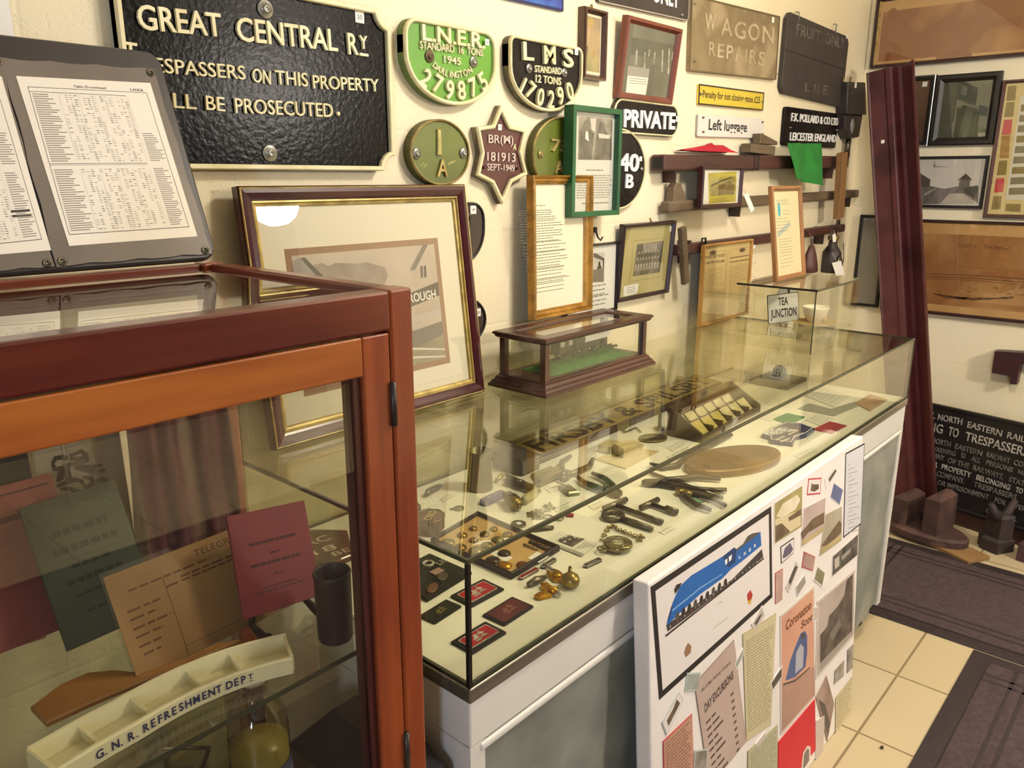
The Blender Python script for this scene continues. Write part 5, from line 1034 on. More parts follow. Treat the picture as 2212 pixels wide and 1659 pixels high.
row((('FINE', (1988, 1031), (2016, 1038)), ('OR IMPRISONMENT', (2026, 1041), (2136, 1074)), ('FOR', (2150, 1079), (2173, 1087)), ('EVERY', (2185, 1090), (2226, 1103))), LT2, 11)
row((('ORDER', (2130, 1102), (2175, 1116)), ('R', (2186, 1118), (2196, 1121))), LT2, 11); m.obj('lettering', t)
# cast iron rail chair
RUST = mat('rusty_iron', '#4a322b', .75, 0, '#5d4239', ns=9, nd=6, bump=.5, bs=30, col3='#3d2822'); RUSTD = mat('dark_rusty_iron', '#2b2020', .7, 0, '#3a2c2a', ns=9, bump=.4, bs=30)
p = atZ(2003, 1150, 0); t = thing('rail_chair', 'rusty brown cast iron rail chair with two jaws on the tiles under the black notice', 'casting', lay(3.47, -.535, .018, 78))
MB().prism(oval(.36, .20, 28), 0, .035, RUST, .01).obj('base_plate', t)
for x, h, nm in ((-.055, .17, 'jaw'), (.075, .13, 'jaw')): MB().prism(rectp(x - .03, -.075, x + .03, .075), .035, .035 + h, RUST, .02).obj(nm, t)
MB().lathe([(.024, 0), (.024, .03), (.012, .034)], RUSTD, 14, (.02, -.06, .036)).obj('bolt', t)
p = atZ(2060, 1172, 0); solid('floor_board', MB().box(-.19, -.06, 0, .16, .06, .016, woodmat('tan_floor_board', '#96754b', '#80613b', 0, 14, .6, 0), .002), 'flat tan board lying on the tiles in front of the black notice', 'board', lay(3.45, -.60, .0008, 64))
p = atZ(2118, 1172, 0); t = thing('iron_casting', 'dark angular iron casting with a forked top standing in front of the black notice', 'casting', lay(3.545, -.785, .001, 60))
MB().prism([(-.05, -.05), (.05, -.05), (.06, .02), (.02, .05), (-.05, .04)], 0, .06, RUSTD, .012).obj('foot', t); MB().prism([(-.05, -.03), (.03, -.035), (.04, .02), (-.04, .03)], .06, .16, RUSTD, .012).obj('neck', t)
for y in (-.065, .065): MB().tube([(-.01, 0, .13), (-.01, y * .6, .165), (-.01, y, .21)], [.022, .018, .012], RUSTD, 8).obj('fork', t)
p = atZ(2200, 1205, 0); t = thing('wooden_block', 'purple-brown painted wooden block with a white label at the edge of the tiles', 'block', lay(3.50, -1.05, .001, 78)); MB().box(-.20, -.05, 0, .17, .05, .075, mat('purple_brown_paint', '#4c3036', .5, 0, '#412830', ns=8), .004).obj('body', t)
MB().box(.095, .0502, .045, .145, .0508, .058, WHITEP).obj('label_card', t)
# entrance mats
MATC = mat('dark_brown_mat_pile', '#37292a', .95, 0, '#453637', ns=60, nd=3, bump=.6, bs=200); MATB = mat('black_mat_border', '#241a1d', .6, 0, '#2c2124', ns=40); MATR = mat('grey_rib', '#544547', .9, 0, '#5f5052', ns=80)
def doormat(label, x0, y0, x1, y1, ribs):
    t = thing('door_mat', label, 'mat', lay((x0 + x1) / 2, (y0 + y1) / 2, .0006)); o = lambda mb, n: mb.obj(n, t, M=Matrix())
    o(MB().box(x0, y0, .0006, x1, y1, .005, MATB, .002), 'border'); b = .055; o(MB().box(x0 + b, y0 + b, .003, x1 - b, y1 - b, .009, MATC, .003), 'pile'); m = MB()
    for k in ribs: m.box(x0 + b + k, y0 + b, .004, x0 + b + k + .012, y1 - b, .0098, MATB, .001); m.box(x0 + b, y1 - b - k - .012, .004, x1 - b, y1 - b - k, .0098, MATB, .001); m.box(x0 + b, y0 + b + k, .004, x1 - b, y0 + b + k + .012, .0098, MATB, .001); m.box(x1 - b - k - .012, y0 + b, .004, x1 - b - k, y1 - b, .0098, MATB, .001)
    o(m, 'ribs')
doormat('dark brown ribbed door mat lying along the end wall', 2.685, -1.85, 3.36, -.36, (.05, .085))
doormat('dark brown ribbed door mat running towards the viewer from the other mat', -.30, -3.1, 2.675, -.90, (.07, .105))  # unseen stretch added so the showcase door glass mirrors a dark floor
p = atZ(1905, 1617, 0); solid('cork_crumb', MB().ball((0, 0, .004), .005, DARKW, 1.3, .9, .8, 8), 'tiny dark crumb on the cream floor tile beside the mat', 'crumb', lay(p.x, p.y, .0))
# ------------------------------------------------------------------ things lying in the glass counter
ZD = DECK + .0008
def dk(x, y, z=None): p = atZ(x, y, DECK if z is None else z); return p.x, p.y
def dpoly(pts, c): return [(dk(*p)[0] - c[0], dk(*p)[1] - c[1]) for p in pts]
def cen(pts): q = [dk(*p) for p in pts]; return sum(a for a, b in q) / len(q), sum(b for a, b in q) / len(q)
WOVEN = mat('black_woven_cloth', '#15120f', .9, 0, '#211d18', ns=90, bump=.3, bs=200); REDE = mat('red_embroidery', '#b01226', .8, 0, '#9c0f20', ns=60); SILV = mat('silver_thread', '#c6bfae', .5, .2, '#8f897b', ns=80); MRN = mat('faded_maroon_cloth', '#5d2520', .85, 0, '#4d1d1a', ns=40)
GOLDT = mat('gold_metal', '#c99a2c', .25, .85, '#a87718', ns=40)
def crest(m, s, z, mt):
    """small heraldic lion-and-wheel like badge built of strokes"""
    for q in ([(-.9, -.2), (-.3, .3), (.1, .1), (-.4, -.4)], [(-.1, .5), (.5, .6), (.9, .2), (.4, .1)], [(-.5, .5), (-.2, .7), (.0, .4), (-.3, .2)], [(.1, -.1), (.7, -.2), (.9, -.6), (.3, -.5)], [(-.9, -.6), (-.3, -.5), (-.1, -.8), (-.7, -.8)], [(.3, .9), (.6, .95), (.5, .6), (.3, .6)]):
        m.prism([(x * s, y * s * .7) for x, y in q], z, z + .0006, mt)
    return m.rim(oval(s * 1.1, s * .75, 20), s * .12, z, z + .0007, mt)
def patch(label, pts, inner, em, name='cloth_badge', rimw=.009, w=None):
    c = cen(pts); q = [dk(*p) for p in pts]; ang = atan2(q[1][1] - q[0][1], q[1][0] - q[0][0]); W_ = (hypot(q[1][0] - q[0][0], q[1][1] - q[0][1]) + hypot(q[2][0] - q[3][0], q[2][1] - q[3][1])) / 2; H_ = (hypot(q[2][0] - q[1][0], q[2][1] - q[1][1]) + hypot(q[3][0] - q[0][0], q[3][1] - q[0][1])) / 2
    t = thing(name, label, 'badge', lay(c[0], c[1], ZD, ang * 180 / pi)); MB().prism(rrect(W_, H_, .003, 3), 0, .003, WOVEN, .001).obj('backing', t)
    if inner: MB().prism(rrect(W_ - 2 * rimw, H_ - 2 * rimw, .002, 3), .003, .0042, inner, .0005).obj('field', t); MB().rim(rrect(W_ - 2 * rimw + .002, H_ - 2 * rimw + .002, .003, 3), .0016, .003, .0046, SILV).obj('edging', t) if em is SILV else None
    crest(MB(), min(W_, H_) * .36, .0042 if inner else .003, em).obj('emblem', t); return t
patch('red cloth badge with silver emblem and black border, the one nearer the tray of buttons', [(971, 1291), (1044.6, 1253), (1090, 1276), (1019, 1314)], REDE, SILV)
patch('red cloth badge with silver emblem and black border, nearest the glass corner', [(970, 1392), (1049.6, 1345), (1094, 1370), (1022, 1415)], REDE, SILV)
patch('faded maroon cloth badge with black border between the two red badges', [(1042, 1331.6), (1108, 1291), (1154.7, 1315), (1086, 1354)], MRN, mat('dull_brown_thread', '#7d4a40', .7), rimw=.005)
patch('dark frayed cloth badge with a dull gold emblem beside the cabinet post', [(905, 1334), (965, 1297), (998, 1314), (937, 1350)], None, mat('dull_gold_thread', '#6f6338', .6))
# black card with badges
q = [(835, 1250), (928, 1202), (1019, 1242), (923, 1302)]; c = cen(q); t = thing('badge_card', 'black card of metal badges beside the cabinet post in the glass counter', 'badge display', lay(*c, ZD)); MB().prism(dpoly(q, c), 0, .007, WOVEN, .002).obj('card', t)
def onp(px, c, z): p = atZ(*px, ZD + z); return p.x - c[0], p.y - c[1]
x, y = onp((925, 1219), c, .007); MB().rim(oval(.022, .022, 20, x, y), .004, .007, .011, SILV, .001).text('LK', x + .02, y - .012, .014, SILV, z=.0072, d=.002).obj('badge', t)
x, y = onp((944, 1235), c, .007); MB().prism(rotp(shift(rectp(-.011, -.008, .011, .008), x, y), .0), .007, .0085, mat('pinkish_enamel', '#9d7f74', .4)).obj('badge', t)
for px, w_, mt in (((956, 1247), .030, mat('grey_metal', '#5a534a', .4, .5)), ((934, 1272), .034, mat('copper_brown', '#6d4c36', .45, .3))): x, y = onp(px, c, .007); MB().prism(shift(rotp(oval(w_, .017, 20), .55), x, y), .007, .010, mt, .001).obj('badge', t)
# tray of buttons
q = [(930.6, 1174.7), (1032, 1115), (1209, 1191), (1105, 1253)]; c = cen(q); ol = dpoly(q, c)
t = thing('button_tray', 'shallow black-edged display tray of old uniform buttons on tan card', 'button display', lay(*c, ZD)); TANC = mat('tan_card', '#c9a66a', .8, 0, '#bd9a5f', ns=8)
MB().prism(inset(ol if area2(ol) > 0 else ol[::-1], .002), 0, .004, TANC).obj('card', t); MB().rim(ol, .006, 0, .012, mat('black_tray_edge', '#1b1512', .4), .0015).obj('edge', t)
DBT = mat('dark_button', '#33291d', .25, .5, '#463723', ns=30); BBT = mat('brass_button', '#8f7434', .25, .85, '#6d5526', ns=30); OBT = mat('dull_brass_button', '#80744a', .35, .6, '#6a5f3a', ns=30)
for px, r, mt in (((968, 1172), .0135, OBT), ((998, 1157), .0105, BBT), ((1022, 1143), .0085, BBT), ((994, 1183), .0125, BBT), ((1023, 1168), .009, BBT), ((1047, 1155), .0105, BBT), ((1066, 1144), .0085, BBT), ((1028, 1190), .0145, OBT), ((1052, 1179), .0125, OBT), ((1075, 1167), .0125, OBT), ((1096, 1156), .0105, BBT), ((1064, 1211), .014, DBT), ((1089, 1196), .0125, DBT), ((1090, 1222), .0135, GOLDT), ((1128, 1221), .011, mat('copper_button', '#7a4a22', .3, .7))):
    x, y = onp(px, c, .005); MB().lathe([(r, .004), (r, .006), (r * .85, .0085), (r * .5, .0105), (1e-5, .0112)], mt, 22, (x, y, 0)).obj('button', t)
m = MB()
for i in range(6): x, y = onp((1148 + i * 9, 1172 + i * 4.2), c, .005); m.ball((x, y, .007), .0055, DBT, 1.1, 1.1, .5, 10)
m.obj('pip_row', t); 
for q2 in ([(1052, 1192), (1070, 1188), (1108, 1205), (1092, 1214)], [(1140, 1206), (1160, 1192), (1186, 1202), (1165, 1216)], [(1020, 1178), (1036, 1170), (1112, 1160), (1098, 1170)]): MB().prism([onp(p, c, .004) for p in q2], .004, .0045, WHITEP).obj('paper_label', t)
x0 = onp((1131, 1179), c, .004); x1 = onp((1162, 1190), c, .004); MB().tube([(*x0, .007), (*x1, .007)], .002, BRASS).obj('wire', t)
# small badges, whistles and clasps in front
def rod(name, label, cat, a, b, r, mt, z=None, hgt=1, n=10):
    p, q = dk(*a), dk(*b); zz = ZD + r; m = MB(); m.tube([(p[0], p[1], zz), (q[0], q[1], zz)], r, mt, n); return solid(name, m, label, cat)
for nm, lab, a, b, w_, mt in (('enamel_bar', 'small red enamel bar badge in front of the button tray', (1122, 1253), (1161, 1232), .010, mat('red_enamel', '#7d1a1a', .25, coat=.5)), ('enamel_bar', 'small dark grey bar badge at the corner of the button tray', (1170, 1229), (1199, 1211), .009, mat('dark_grey_enamel', '#4a4038', .35)), ('name_bar', 'small silver lettered name badge on its own near the front glass', (1263, 1227), (1297, 1211), .011, mat('blue_black_enamel', '#22222c', .3))):
    p, q = dk(*a), dk(*b); c = ((p[0] + q[0]) / 2, (p[1] + q[1]) / 2); L = hypot(q[0] - p[0], q[1] - p[1]); t = thing(nm, lab, 'badge', lay(*c, ZD, atan2(q[1] - p[1], q[0] - p[0]) * 180 / pi)); MB().prism(rrect(L, w_, w_ * .3, 3), 0, .004, mt, .001).obj('bar', t); MB().rim(rrect(L, w_, w_ * .3, 3), .0012, .0, .0046, SILV).obj('edging', t)
    if nm == 'name_bar': MB().text('GUARD', 0, 0, .005, SILV, w=L * .7, z=.0042).obj('lettering', t)
c = dk(1204, 1250); t = thing('gilt_badge', 'gilt winged wheel badge on a dark clasp near the button tray', 'badge', lay(*c, ZD, 60)); MB().prism([(-.022, -.008), (-.008, -.014), (.014, -.012), (.028, -.004), (.016, .002), (.026, .010), (.008, .014), (-.012, .012)], 0, .006, GOLDT, .002).obj('wing', t); MB().lathe([(.009, .006), (.008, .009), (1e-5, .010)], GOLDT, 14).obj('wheel', t); MB().tube([(.024, 0, .005), (.050, .006, .004)], .003, SILV).obj('pin', t)
p, q = dk(1141, 1270), dk(1178, 1253); solid('clasp', MB().tube([(p[0], p[1], ZD + .005), ((p[0] + q[0]) / 2, (p[1] + q[1]) / 2, ZD + .007), (q[0], q[1], ZD + .005)], [.005, .007, .004], STEEL), 'small grey metal clasp behind the bright gold badge', 'clasp')
c = dk(1188, 1284); t = thing('gilt_badge', 'bright gold eagle-like badge nearest the front glass', 'badge', lay(*c, ZD, 25)); m = MB()
for s in (-1, 1): m.prism([(0, 0), (s * .010, .018), (s * .022, .022), (s * .026, .010), (s * .018, .002), (s * .012, -.006)], 0, .008, GOLDT, .002)
m.obj('wings', t); MB().ball((0, -.004, .008), .009, GOLDT, .8, 1.2, .8).obj('body', t); MB().ball((-.004, -.017, .007), .0055, SILV, n=10).obj('head', t)
c = dk(1232, 1268); t = thing('round_bell', 'small round bronze bell with a folded loop beside the gold badge', 'bell', lay(*c, ZD, 20)); MB().lathe([(.008, 0), (.014, .004), (.0165, .012), (.014, .020), (.006, .026), (1e-5, .027)], BRASS, 20).obj('body', t); MB().tube([(.010, .004, .020), (.022, .008, .024), (.028, .010, .016), (.020, .010, .010)], .003, BRASS).obj('loop', t)
# oxo tins
TIN = mat('brown_printed_tin', '#6b5131', .4, .4, '#57401f', ns=14, bump=.1, bs=40); TINL = mat('tin_pale_letters', '#b8a170', .5)
def oct_(w, d, c): return [(w / 2 - c, -d / 2), (w / 2, -d / 2 + c), (w / 2, d / 2 - c), (w / 2 - c, d / 2), (-w / 2 + c, d / 2), (-w / 2, d / 2 - c), (-w / 2, -d / 2 + c), (-w / 2 + c, -d / 2)]
c = dk(952, 1150); c = (.972, -.195); t = thing('octagonal_tin', 'brown octagonal tin lettered OXO beside the button tray', 'tin', lay(*c, ZD, 30)); MB().prism(oct_(.064, .052, .014), 0, .030, TIN, .002).obj('body', t); MB().rim(oct_(.066, .054, .014), .003, .022, .0312, TIN, .001).obj('lid', t); MB().text('OXO', 0, -.002, .016, TINL, w=.046, z=.0305, d=.001, bold=.03).obj('lettering', t)
c = (.978, -.128); t = thing('octagonal_tin', 'smaller plain brown tin standing behind the lettered OXO tin', 'tin', lay(*c, ZD, 25)); MB().prism(oct_(.050, .042, .012), 0, .030, TIN, .002).obj('body', t); MB().lathe([(.012, .03), (.010, .032), (1e-5, .032)], TINL, 16).obj('boss', t)
m = MB(); m.M = lay(*dk(939, 1064), ZD, 8); m.tube([(-.035, -.004, .006), (-.02, .002, .007), (.015, .003, .007), (.036, .006, .004)], [.004, .0075, .007, .002], STEEL); solid('penknife', m, 'small worn penknife lying at the back left of the counter', 'knife')
c = dk(991, 1100); solid('small_medal', MB().lathe([(.012, 0), (.0125, .002), (.010, .004), (1e-5, .0045)], OBT, 18).prism([(.010, -.003), (.019, -.002), (.019, .004), (.010, .003)], 0, .002, OBT), 'small dull brass disc with a tab behind the button tray', 'medal', lay(*c, ZD, 140))
# tumbler
c = (1.196, -.118); t = thing('metal_tumbler', 'tall tapered olive metal tumbler standing in the counter behind the purple label', 'cup', lay(*c, ZD)); OLT = mat('olive_tin', '#6d6640', .35, .5, '#5b5433', ns=5); MB().lathe([(.030, 0), (.0305, .002), (.0245, .088), (.0255, .090), (.0235, .090), (.028, .004), (1e-5, .003)], OLT, 28).obj('body', t); MB().tube([(.0258 * cos(a / 20 * 2 * pi), .0258 * sin(a / 20 * 2 * pi), .089) for a in range(20)], .0012, OLT, 6, True).obj('rim', t)
# purple label, whistles
PUR = mat('purple_glaze', '#3f3a78', .3, 0, '#55508f', ns=14, coat=.4); p, q = dk(1042, 1090), dk(1090, 1073); t = thing('port_label', 'purple decanter label lettered PORT', 'label', lay((p[0] + q[0]) / 2, (p[1] + q[1]) / 2, ZD, 2)); MB().prism([(-.036, -.008), (-.03, -.012), (.028, -.012), (.036, -.007), (.036, .007), (.028, .012), (-.03, .012), (-.036, .008)], 0, .012, PUR, .003).obj('plaque', t); MB().text('PORT', .004, 0, .010, mat('lilac_letters', '#b5b2d0', .5), w=.044, z=.0122, bold=.01).obj('lettering', t)
def whistle(label, c, ang, s, mt, grp=None):
    t = thing('whistle', label, 'whistle', lay(*c, ZD, ang)); k = s; m = MB(); m.M = Matrix.Translation((0, 0, .013 * k)) @ Matrix.Rotation(pi / 2, 4, 'X'); m.lathe([(.011 * k, -.009 * k), (.013 * k, -.008 * k), (.013 * k, .008 * k), (.011 * k, .009 * k), (1e-5, .0092 * k)], mt, 20); m.obj('barrel', t)
    m = MB(); m.M = basis((0, 0, 0), (1, 0, 0), (0, 0, 1)); m.prism([(.0, .0262 * k), (-.042 * k, .020 * k), (-.044 * k, .010 * k), (-.006 * k, .004 * k)], -.008 * k, .008 * k, mt, .001); m.obj('mouthpiece', t); m = MB(); m.box(-.014 * k, -.0075 * k, .0235 * k, -.006 * k, .0075 * k, .0262 * k, INK); m.obj('slot', t); MB().tube([(.013 * k, 0, .013 * k), (.019 * k, 0, .016 * k), (.019 * k, 0, .010 * k), (.013 * k, 0, .010 * k)], .0014, STEEL, 6).obj('ring', t); return t
whistle('brass pea whistle standing behind the tray of buttons', (1.158, -.258), 245, 1.15, BRASS)
p, q = dk(1100, 1040), dk(1150, 1062); a, b = dk(1073, 1036), dk(1090, 1036)
t = thing('tube_whistle', 'long jointed tube whistle with a dark brown middle', 'whistle', lay(*dk(1130, 1058), ZD + .001)); ox, oy = dk(1130, 1058); rel = lambda px: (dk(*px)[0] - ox, dk(*px)[1] - oy)
A, B, C_, D_ = rel((1098, 1047)), rel((1128, 1058)), rel((1150, 1066)), rel((1162, 1072)); MB().tube([(*A, .011), (*B, .011)], .0105, mat('dark_bakelite', '#3a2a1a', .3), 14).obj('barrel', t); MB().tube([(*B, .011), (*C_, .010), (*D_, .009)], [.009, .009, .006], OBT, 12).obj('mouthpiece', t)
m = MB(); m.tube([(*rel((1072, 1045)), .0052), (*rel((1082, 1036)), .008), (*rel((1094, 1034)), .010), (*rel((1100, 1046)), .008)], .005, BRASS); m.obj('end_fitting', t)
CLR = mat('pale_greenish_glass_bottle', '#b9b68a', .12, 0, '#a8a578', ns=10, spec=.8); p, q = dk(1130, 1092), dk(1165, 1066); t = thing('small_phial', 'small pale glass phial lying across the whistle chains', 'bottle', lay(*p, ZD)); dx, dy = q[0] - p[0], q[1] - p[1]; MB().tube([(0, 0, .009), (dx * .1, dy * .1, .0095), (dx * .7, dy * .7, .0095), (dx * .8, dy * .8, .006), (dx, dy, .006)], [.008, .0095, .0095, .005, .0055], CLR, 14).obj('body', t)
m = MB(); r_ = random.Random(4); o_ = dk(1172, 1105); SLV = mat('tarnished_silver', '#a39d84', .3, .7, '#7d775f', ns=50)
for i in range(30): a = i * .42; x = o_[0] - .03 + i * .0024 + .004 * sin(a); y = o_[1] + .012 * sin(i * .7) ; m.tube([(x + .0035 * cos(k / 6 * 2 * pi), y + .0022 * sin(k / 6 * 2 * pi), ZD + .002 + .0008 * (i % 2)) for k in range(6)], .0008, SLV, 5, True)
solid('silver_chain', m, 'fine silver watch chain heaped beside the small phial', 'chain')
for lab, px, s, k in (('small silver leaf-shaped brooch by the chain', (1150, 1113), .016, 0), ('small round silver badge at the top corner of the button tray', (1120, 1135), .0155, 1), ('small diamond-shaped silver brooch under the glass edge', (1160, 1119), .013, 2)):
    c = dk(*px); ol = [(s, 0), (s * .3, s * .5), (0, s), (-s * .5, s * .4), (-s, 0), (-s * .4, -s * .5), (0, -s * .9), (s * .5, -s * .5)] if k == 0 else (oval(s * 2, s * 2, 24) if k == 1 else [(s, 0), (0, s), (-s, 0), (0, -s)])
    m = MB().prism(ol, 0, .003, SLV, .001); 
    if k == 1: m.rim(oval(s * 2, s * 2, 24), .002, .002, .004, SLV).prism([(-.006, -.004), (.004, -.006), (.007, .004), (-.002, .006)], .003, .004, WHITEP)
    solid('silver_badge', m, lab, 'badge', lay(*c, ZD))
for lab, px in (('small ring nearest the chain on the cream lining', (1183, 1119)), ('small ring under the glass edge beside the little red stone', (1207, 1122))): c = dk(*px); m = MB(); m.tube([(.0095 * cos(k / 16 * 2 * pi), .0095 * sin(k / 16 * 2 * pi), .002) for k in range(16)], .0016, SLV, 6, True); solid('finger_ring', m, lab, 'ring', lay(*c, ZD))
c = dk(1231, 1116); solid('red_stone', MB().box(-.005, -.008, 0, .005, .008, .005, mat('red_glass', '#8c1c16', .2), .001), 'tiny red oblong stone under the glass edge', 'stone', lay(*c, ZD, 30))
c = dk(1175, 1147); m = MB(); m.M = lay(*c, ZD, -30); m.tube([(-.02, 0, .004), (.0, .001, .005), (.02, .0, .004)], [.003, .0048, .004], STEEL); solid('metal_peg', m, 'little grey metal peg beside the tray of buttons', 'peg')
# leather wallet, dark box
q = [(1147, 1030), (1192, 1012), (1212, 1034), (1166, 1055)]; c = cen(q); t = thing('leather_wallet', 'folded tan leather wallet behind the whistles', 'wallet', lay(*c, ZD)); TL = mat('tan_leather', '#8b7d54', .5, 0, '#7a6c45', ns=9, bump=.2, bs=60); MB().prism(dpoly(q, c), 0, .010, TL, .004).obj('back_flap', t); q2 = [(1165, 1050), (1205, 1031), (1213, 1036), (1170, 1056)]; m = MB(); p0, p1 = dpoly(q2, c)[0], dpoly(q2, c)[1]; m.tube([(*p0, .014), (*p1, .014)], .0125, TL, 12); m.obj('roll', t); MB().lathe([(.006, .01), (.006, .013), (1e-5, .0135)], BRASS, 12, (*dpoly([(1150, 1016)], c)[0], 0)).obj('stud', t)
t = thing('small_box', 'small dark brown box with a grey front at the left end of the lettered board', 'box', lay(1.345, -.098, ZD)); DB = mat('dark_box_brown', '#3a2c1e', .6); MB().box(-.034, -.045, 0, .034, .045, .040, DB, .002).obj('body', t); MB().box(-.030, -.0462, .003, .032, -.0448, .037, mat('grey_box_front', '#6d675a', .6)).obj('front_panel', t)
# lettered board along the back
BRD = mat('board_ochre', '#a8935a', .6, 0, '#9a854d', ns=6); BRL_ = mat('board_dark_letters', '#372617', .6); t = thing('lettered_board', 'long wooden board with dark FIRSBY & SPILSBY letters lying along the back of the counter', 'sign', basis((1.885, -.066, ZD), (1, .012, 0), (0, 1, .10)))
m = MB(); m.prism(rectp(-.48, -.050, .48, .048), .0055, .026, mat('board_edge_brown', '#42301e', .6), .001); m.obj('board', t); MB().prism(rectp(-.474, -.044, .474, .042), .026, .0266, BRD).obj('painted_face', t); MB().text('FIRSBY & SPILSBY', 0, 0, .066, BRL_, w=.92, z=.0268, bold=.03).obj('lettering', t)
for x in (-.4, .4): MB().box(x - .02, .0, 0.001, x + .02, .045, .0056, BRL_).obj('batten', t)
# medallion on a chain
c = (1.754, -.226); t = thing('oval_medallion', 'dark polished oval medallion with a short chain behind the pliers', 'medallion', lay(*c, ZD, -25)); MB().lathe([(.040, 0), (.041, .002), (.037, .006), (1e-5, .007)], mat('dark_brown_gloss', '#2a1d14', .12, coat=.6), 30, sy=.75).obj('disc', t); MB().tube([(.0395 * cos(k / 30 * 2 * pi), .0395 * .75 * sin(k / 30 * 2 * pi), .0035) for k in range(30)], .0018, BRASS, 6, True).obj('rim', t); m = MB(); o2 = c
A = [dk(1383, 935), dk(1374, 926), dk(1360, 932), dk(1350, 936), dk(1345, 930), dk(1356, 924)]
m = MB()
pts = []
for i in range(len(A) - 1):
    for k in range(4): f = k / 4; pts.append((A[i][0] * (1 - f) + A[i + 1][0] * f, A[i][1] * (1 - f) + A[i + 1][1] * f))
for i, (x, y) in enumerate(pts): m.tube([(x + .0045 * cos(k / 6 * 2 * pi), y + .003 * sin(k / 6 * 2 * pi), ZD + .002 + .0009 * (i % 2)) for k in range(6)], .0010, STEEL, 5, True)
ch = m.obj('chain'); ch.parent = t; ch.matrix_parent_inverse = t.matrix_world.inverted()
# ticket bundle and slips
TKP = mat('ticket_buff', '#d3c391', .75, 0, '#c4b380', ns=8); q = [(1284, 993), (1360, 968), (1424, 976), (1352, 1014)]; c = cen(q); solid('paper_sheet', MB().prism(dpoly(q, c), 0, .002, TKP), 'buff printed sheet under the block of tickets', 'paper', lay(*c, ZD))
c = dk(1372, 990); c = (1.607, -.245); t = thing('ticket_block', 'cream block of bundled tickets on a buff sheet beside the pliers', 'tickets', lay(*c, ZD + .0025, -20)); MB().box(-.032, -.022, 0, .032, .022, .026, TKP, .001).obj('block', t); MB().box(-.0325, -.004, -.0003, .0325, .004, .0264, mat('paper_band', '#b5a06a', .7)).obj('paper_band', t)
c = dk(1345, 975); solid('ticket_block', MB().box(-.028, -.018, 0, .028, .018, .018, TKP, .001), 'smaller flatter bundle of tickets behind the cream block', 'tickets', lay(1.60, -.19, ZD + .0025, 10))
# pliers, nippers, keys
def hand_tool(label, c, ang, L, mt, op=.25, name='ticket_nippers', head=.02, hm=None):
    t = thing(name, label, 'tool', lay(*c, ZD, ang))
    for s in (-1, 1): MB().tube([(L * .28, s * .003, .009), (L * .05, s * .008 + s * .01, .009), (-L * .3, s * (.012 + op * .08), .009), (-L * .62, s * (.008 + op * .07), .008)], [.006, .0075, .0065, .005], mt, 10).obj('handle', t)
    MB().lathe([(.010, .003), (.011, .006), (.011, .014), (.006, .017), (1e-5, .0172)], hm or mt, 16, (L * .18, 0, 0)).obj('rivet', t)
    for s in (-1, 1): MB().prism([(L * .2, 0), (L * .28, s * .014), (L * .42, s * .010), (L * .46, s * .001), (L * .30, s * .001)], .002 + .003 * (s > 0), .014 + .003 * (s > 0), hm or mt, .003).obj('jaw', t)
    return t
PLR = mat('blackened_steel', '#33302a', .35, .6, '#443f35', ns=30)
hand_tool('dark steel nippers with long curved handles left of the ticket block', (1.405, -.215), 200, .15, STEEL, .3)
hand_tool('pair of black handled pliers lying towards the bronze oval plate', (1.50, -.445), 128, .17, PLR, .35, 'pliers')
hand_tool('steel ticket nippers with square jaws under the glass edge', (1.375, -.335), 250, .13, STEEL, .2, hm=STEEL)
hand_tool('squat steel ticket nippers beside the green cloth scrap', (1.455, -.515), 75, .11, STEEL, .2, hm=BRASS)
c = dk(1272, 1062); t = thing('metal_clip', 'bright grey sprung metal clip in front of the long nippers', 'clip', lay(1.31, -.285, ZD, 70)); MB().prism([(-.025, -.012), (.025, -.016), (.028, .012), (-.02, .014)], 0, .010, SLV, .003).obj('jaw', t); MB().tube([(.02, 0, .010), (.04, .004, .014), (.03, .012, .016)], .003, SLV).obj('spring', t)
def tkey(label, h0, h1, s0, s1, r, end=False):
    P_ = [dk(*p) for p in (h0, h1, s0, s1)]; c = P_[2]; t = thing('carriage_key', label, 'key', lay(*c, ZD)); R_ = [(p[0] - c[0], p[1] - c[1]) for p in P_]
    MB().tube([(*R_[0], r + .0005), (*R_[1], r + .0005)], r, STEEL, 12).obj('handle', t); d = R_[3]; MB().tube([(0, 0, r), (d[0] * .6, d[1] * .6, r), (d[0] * .62, d[1] * .62, r + (.002 if end else 0)), (*d, r + (.002 if end else 0))], [r * .8, r * .75, r * (1.15 if end else .8), r * (1.1 if end else .9)], STEEL, 12).obj('shank', t)
tkey('long T-handled steel carriage key above the pocket watch', (1305, 1107), (1352, 1086), (1328, 1097), (1430, 1135), .0065)
tkey('shorter T-handled steel carriage key with a square socket', (1384, 1104), (1421, 1086), (1402, 1094), (1462, 1115), .0062, True)
c = dk(1324, 1120); t = thing('carriage_key', 'steel carriage key with an oval ring handle just above the pocket watch', 'key', lay(*c, ZD)); m = MB(); m.tube([(.021 * cos(k / 24 * 2 * pi), .019 * sin(k / 24 * 2 * pi), .006) for k in range(24)], .0052, STEEL, 10, True); m.obj('ring', t); p = dk(1409, 1150); d = (p[0] - c[0], p[1] - c[1]); n_ = hypot(*d); MB().tube([(d[0] / n_ * .022, d[1] / n_ * .022, .006), (d[0] * .55, d[1] * .55, .006), (*d, .006)], [.006, .0068, .0052], STEEL, 12).obj('shank', t)
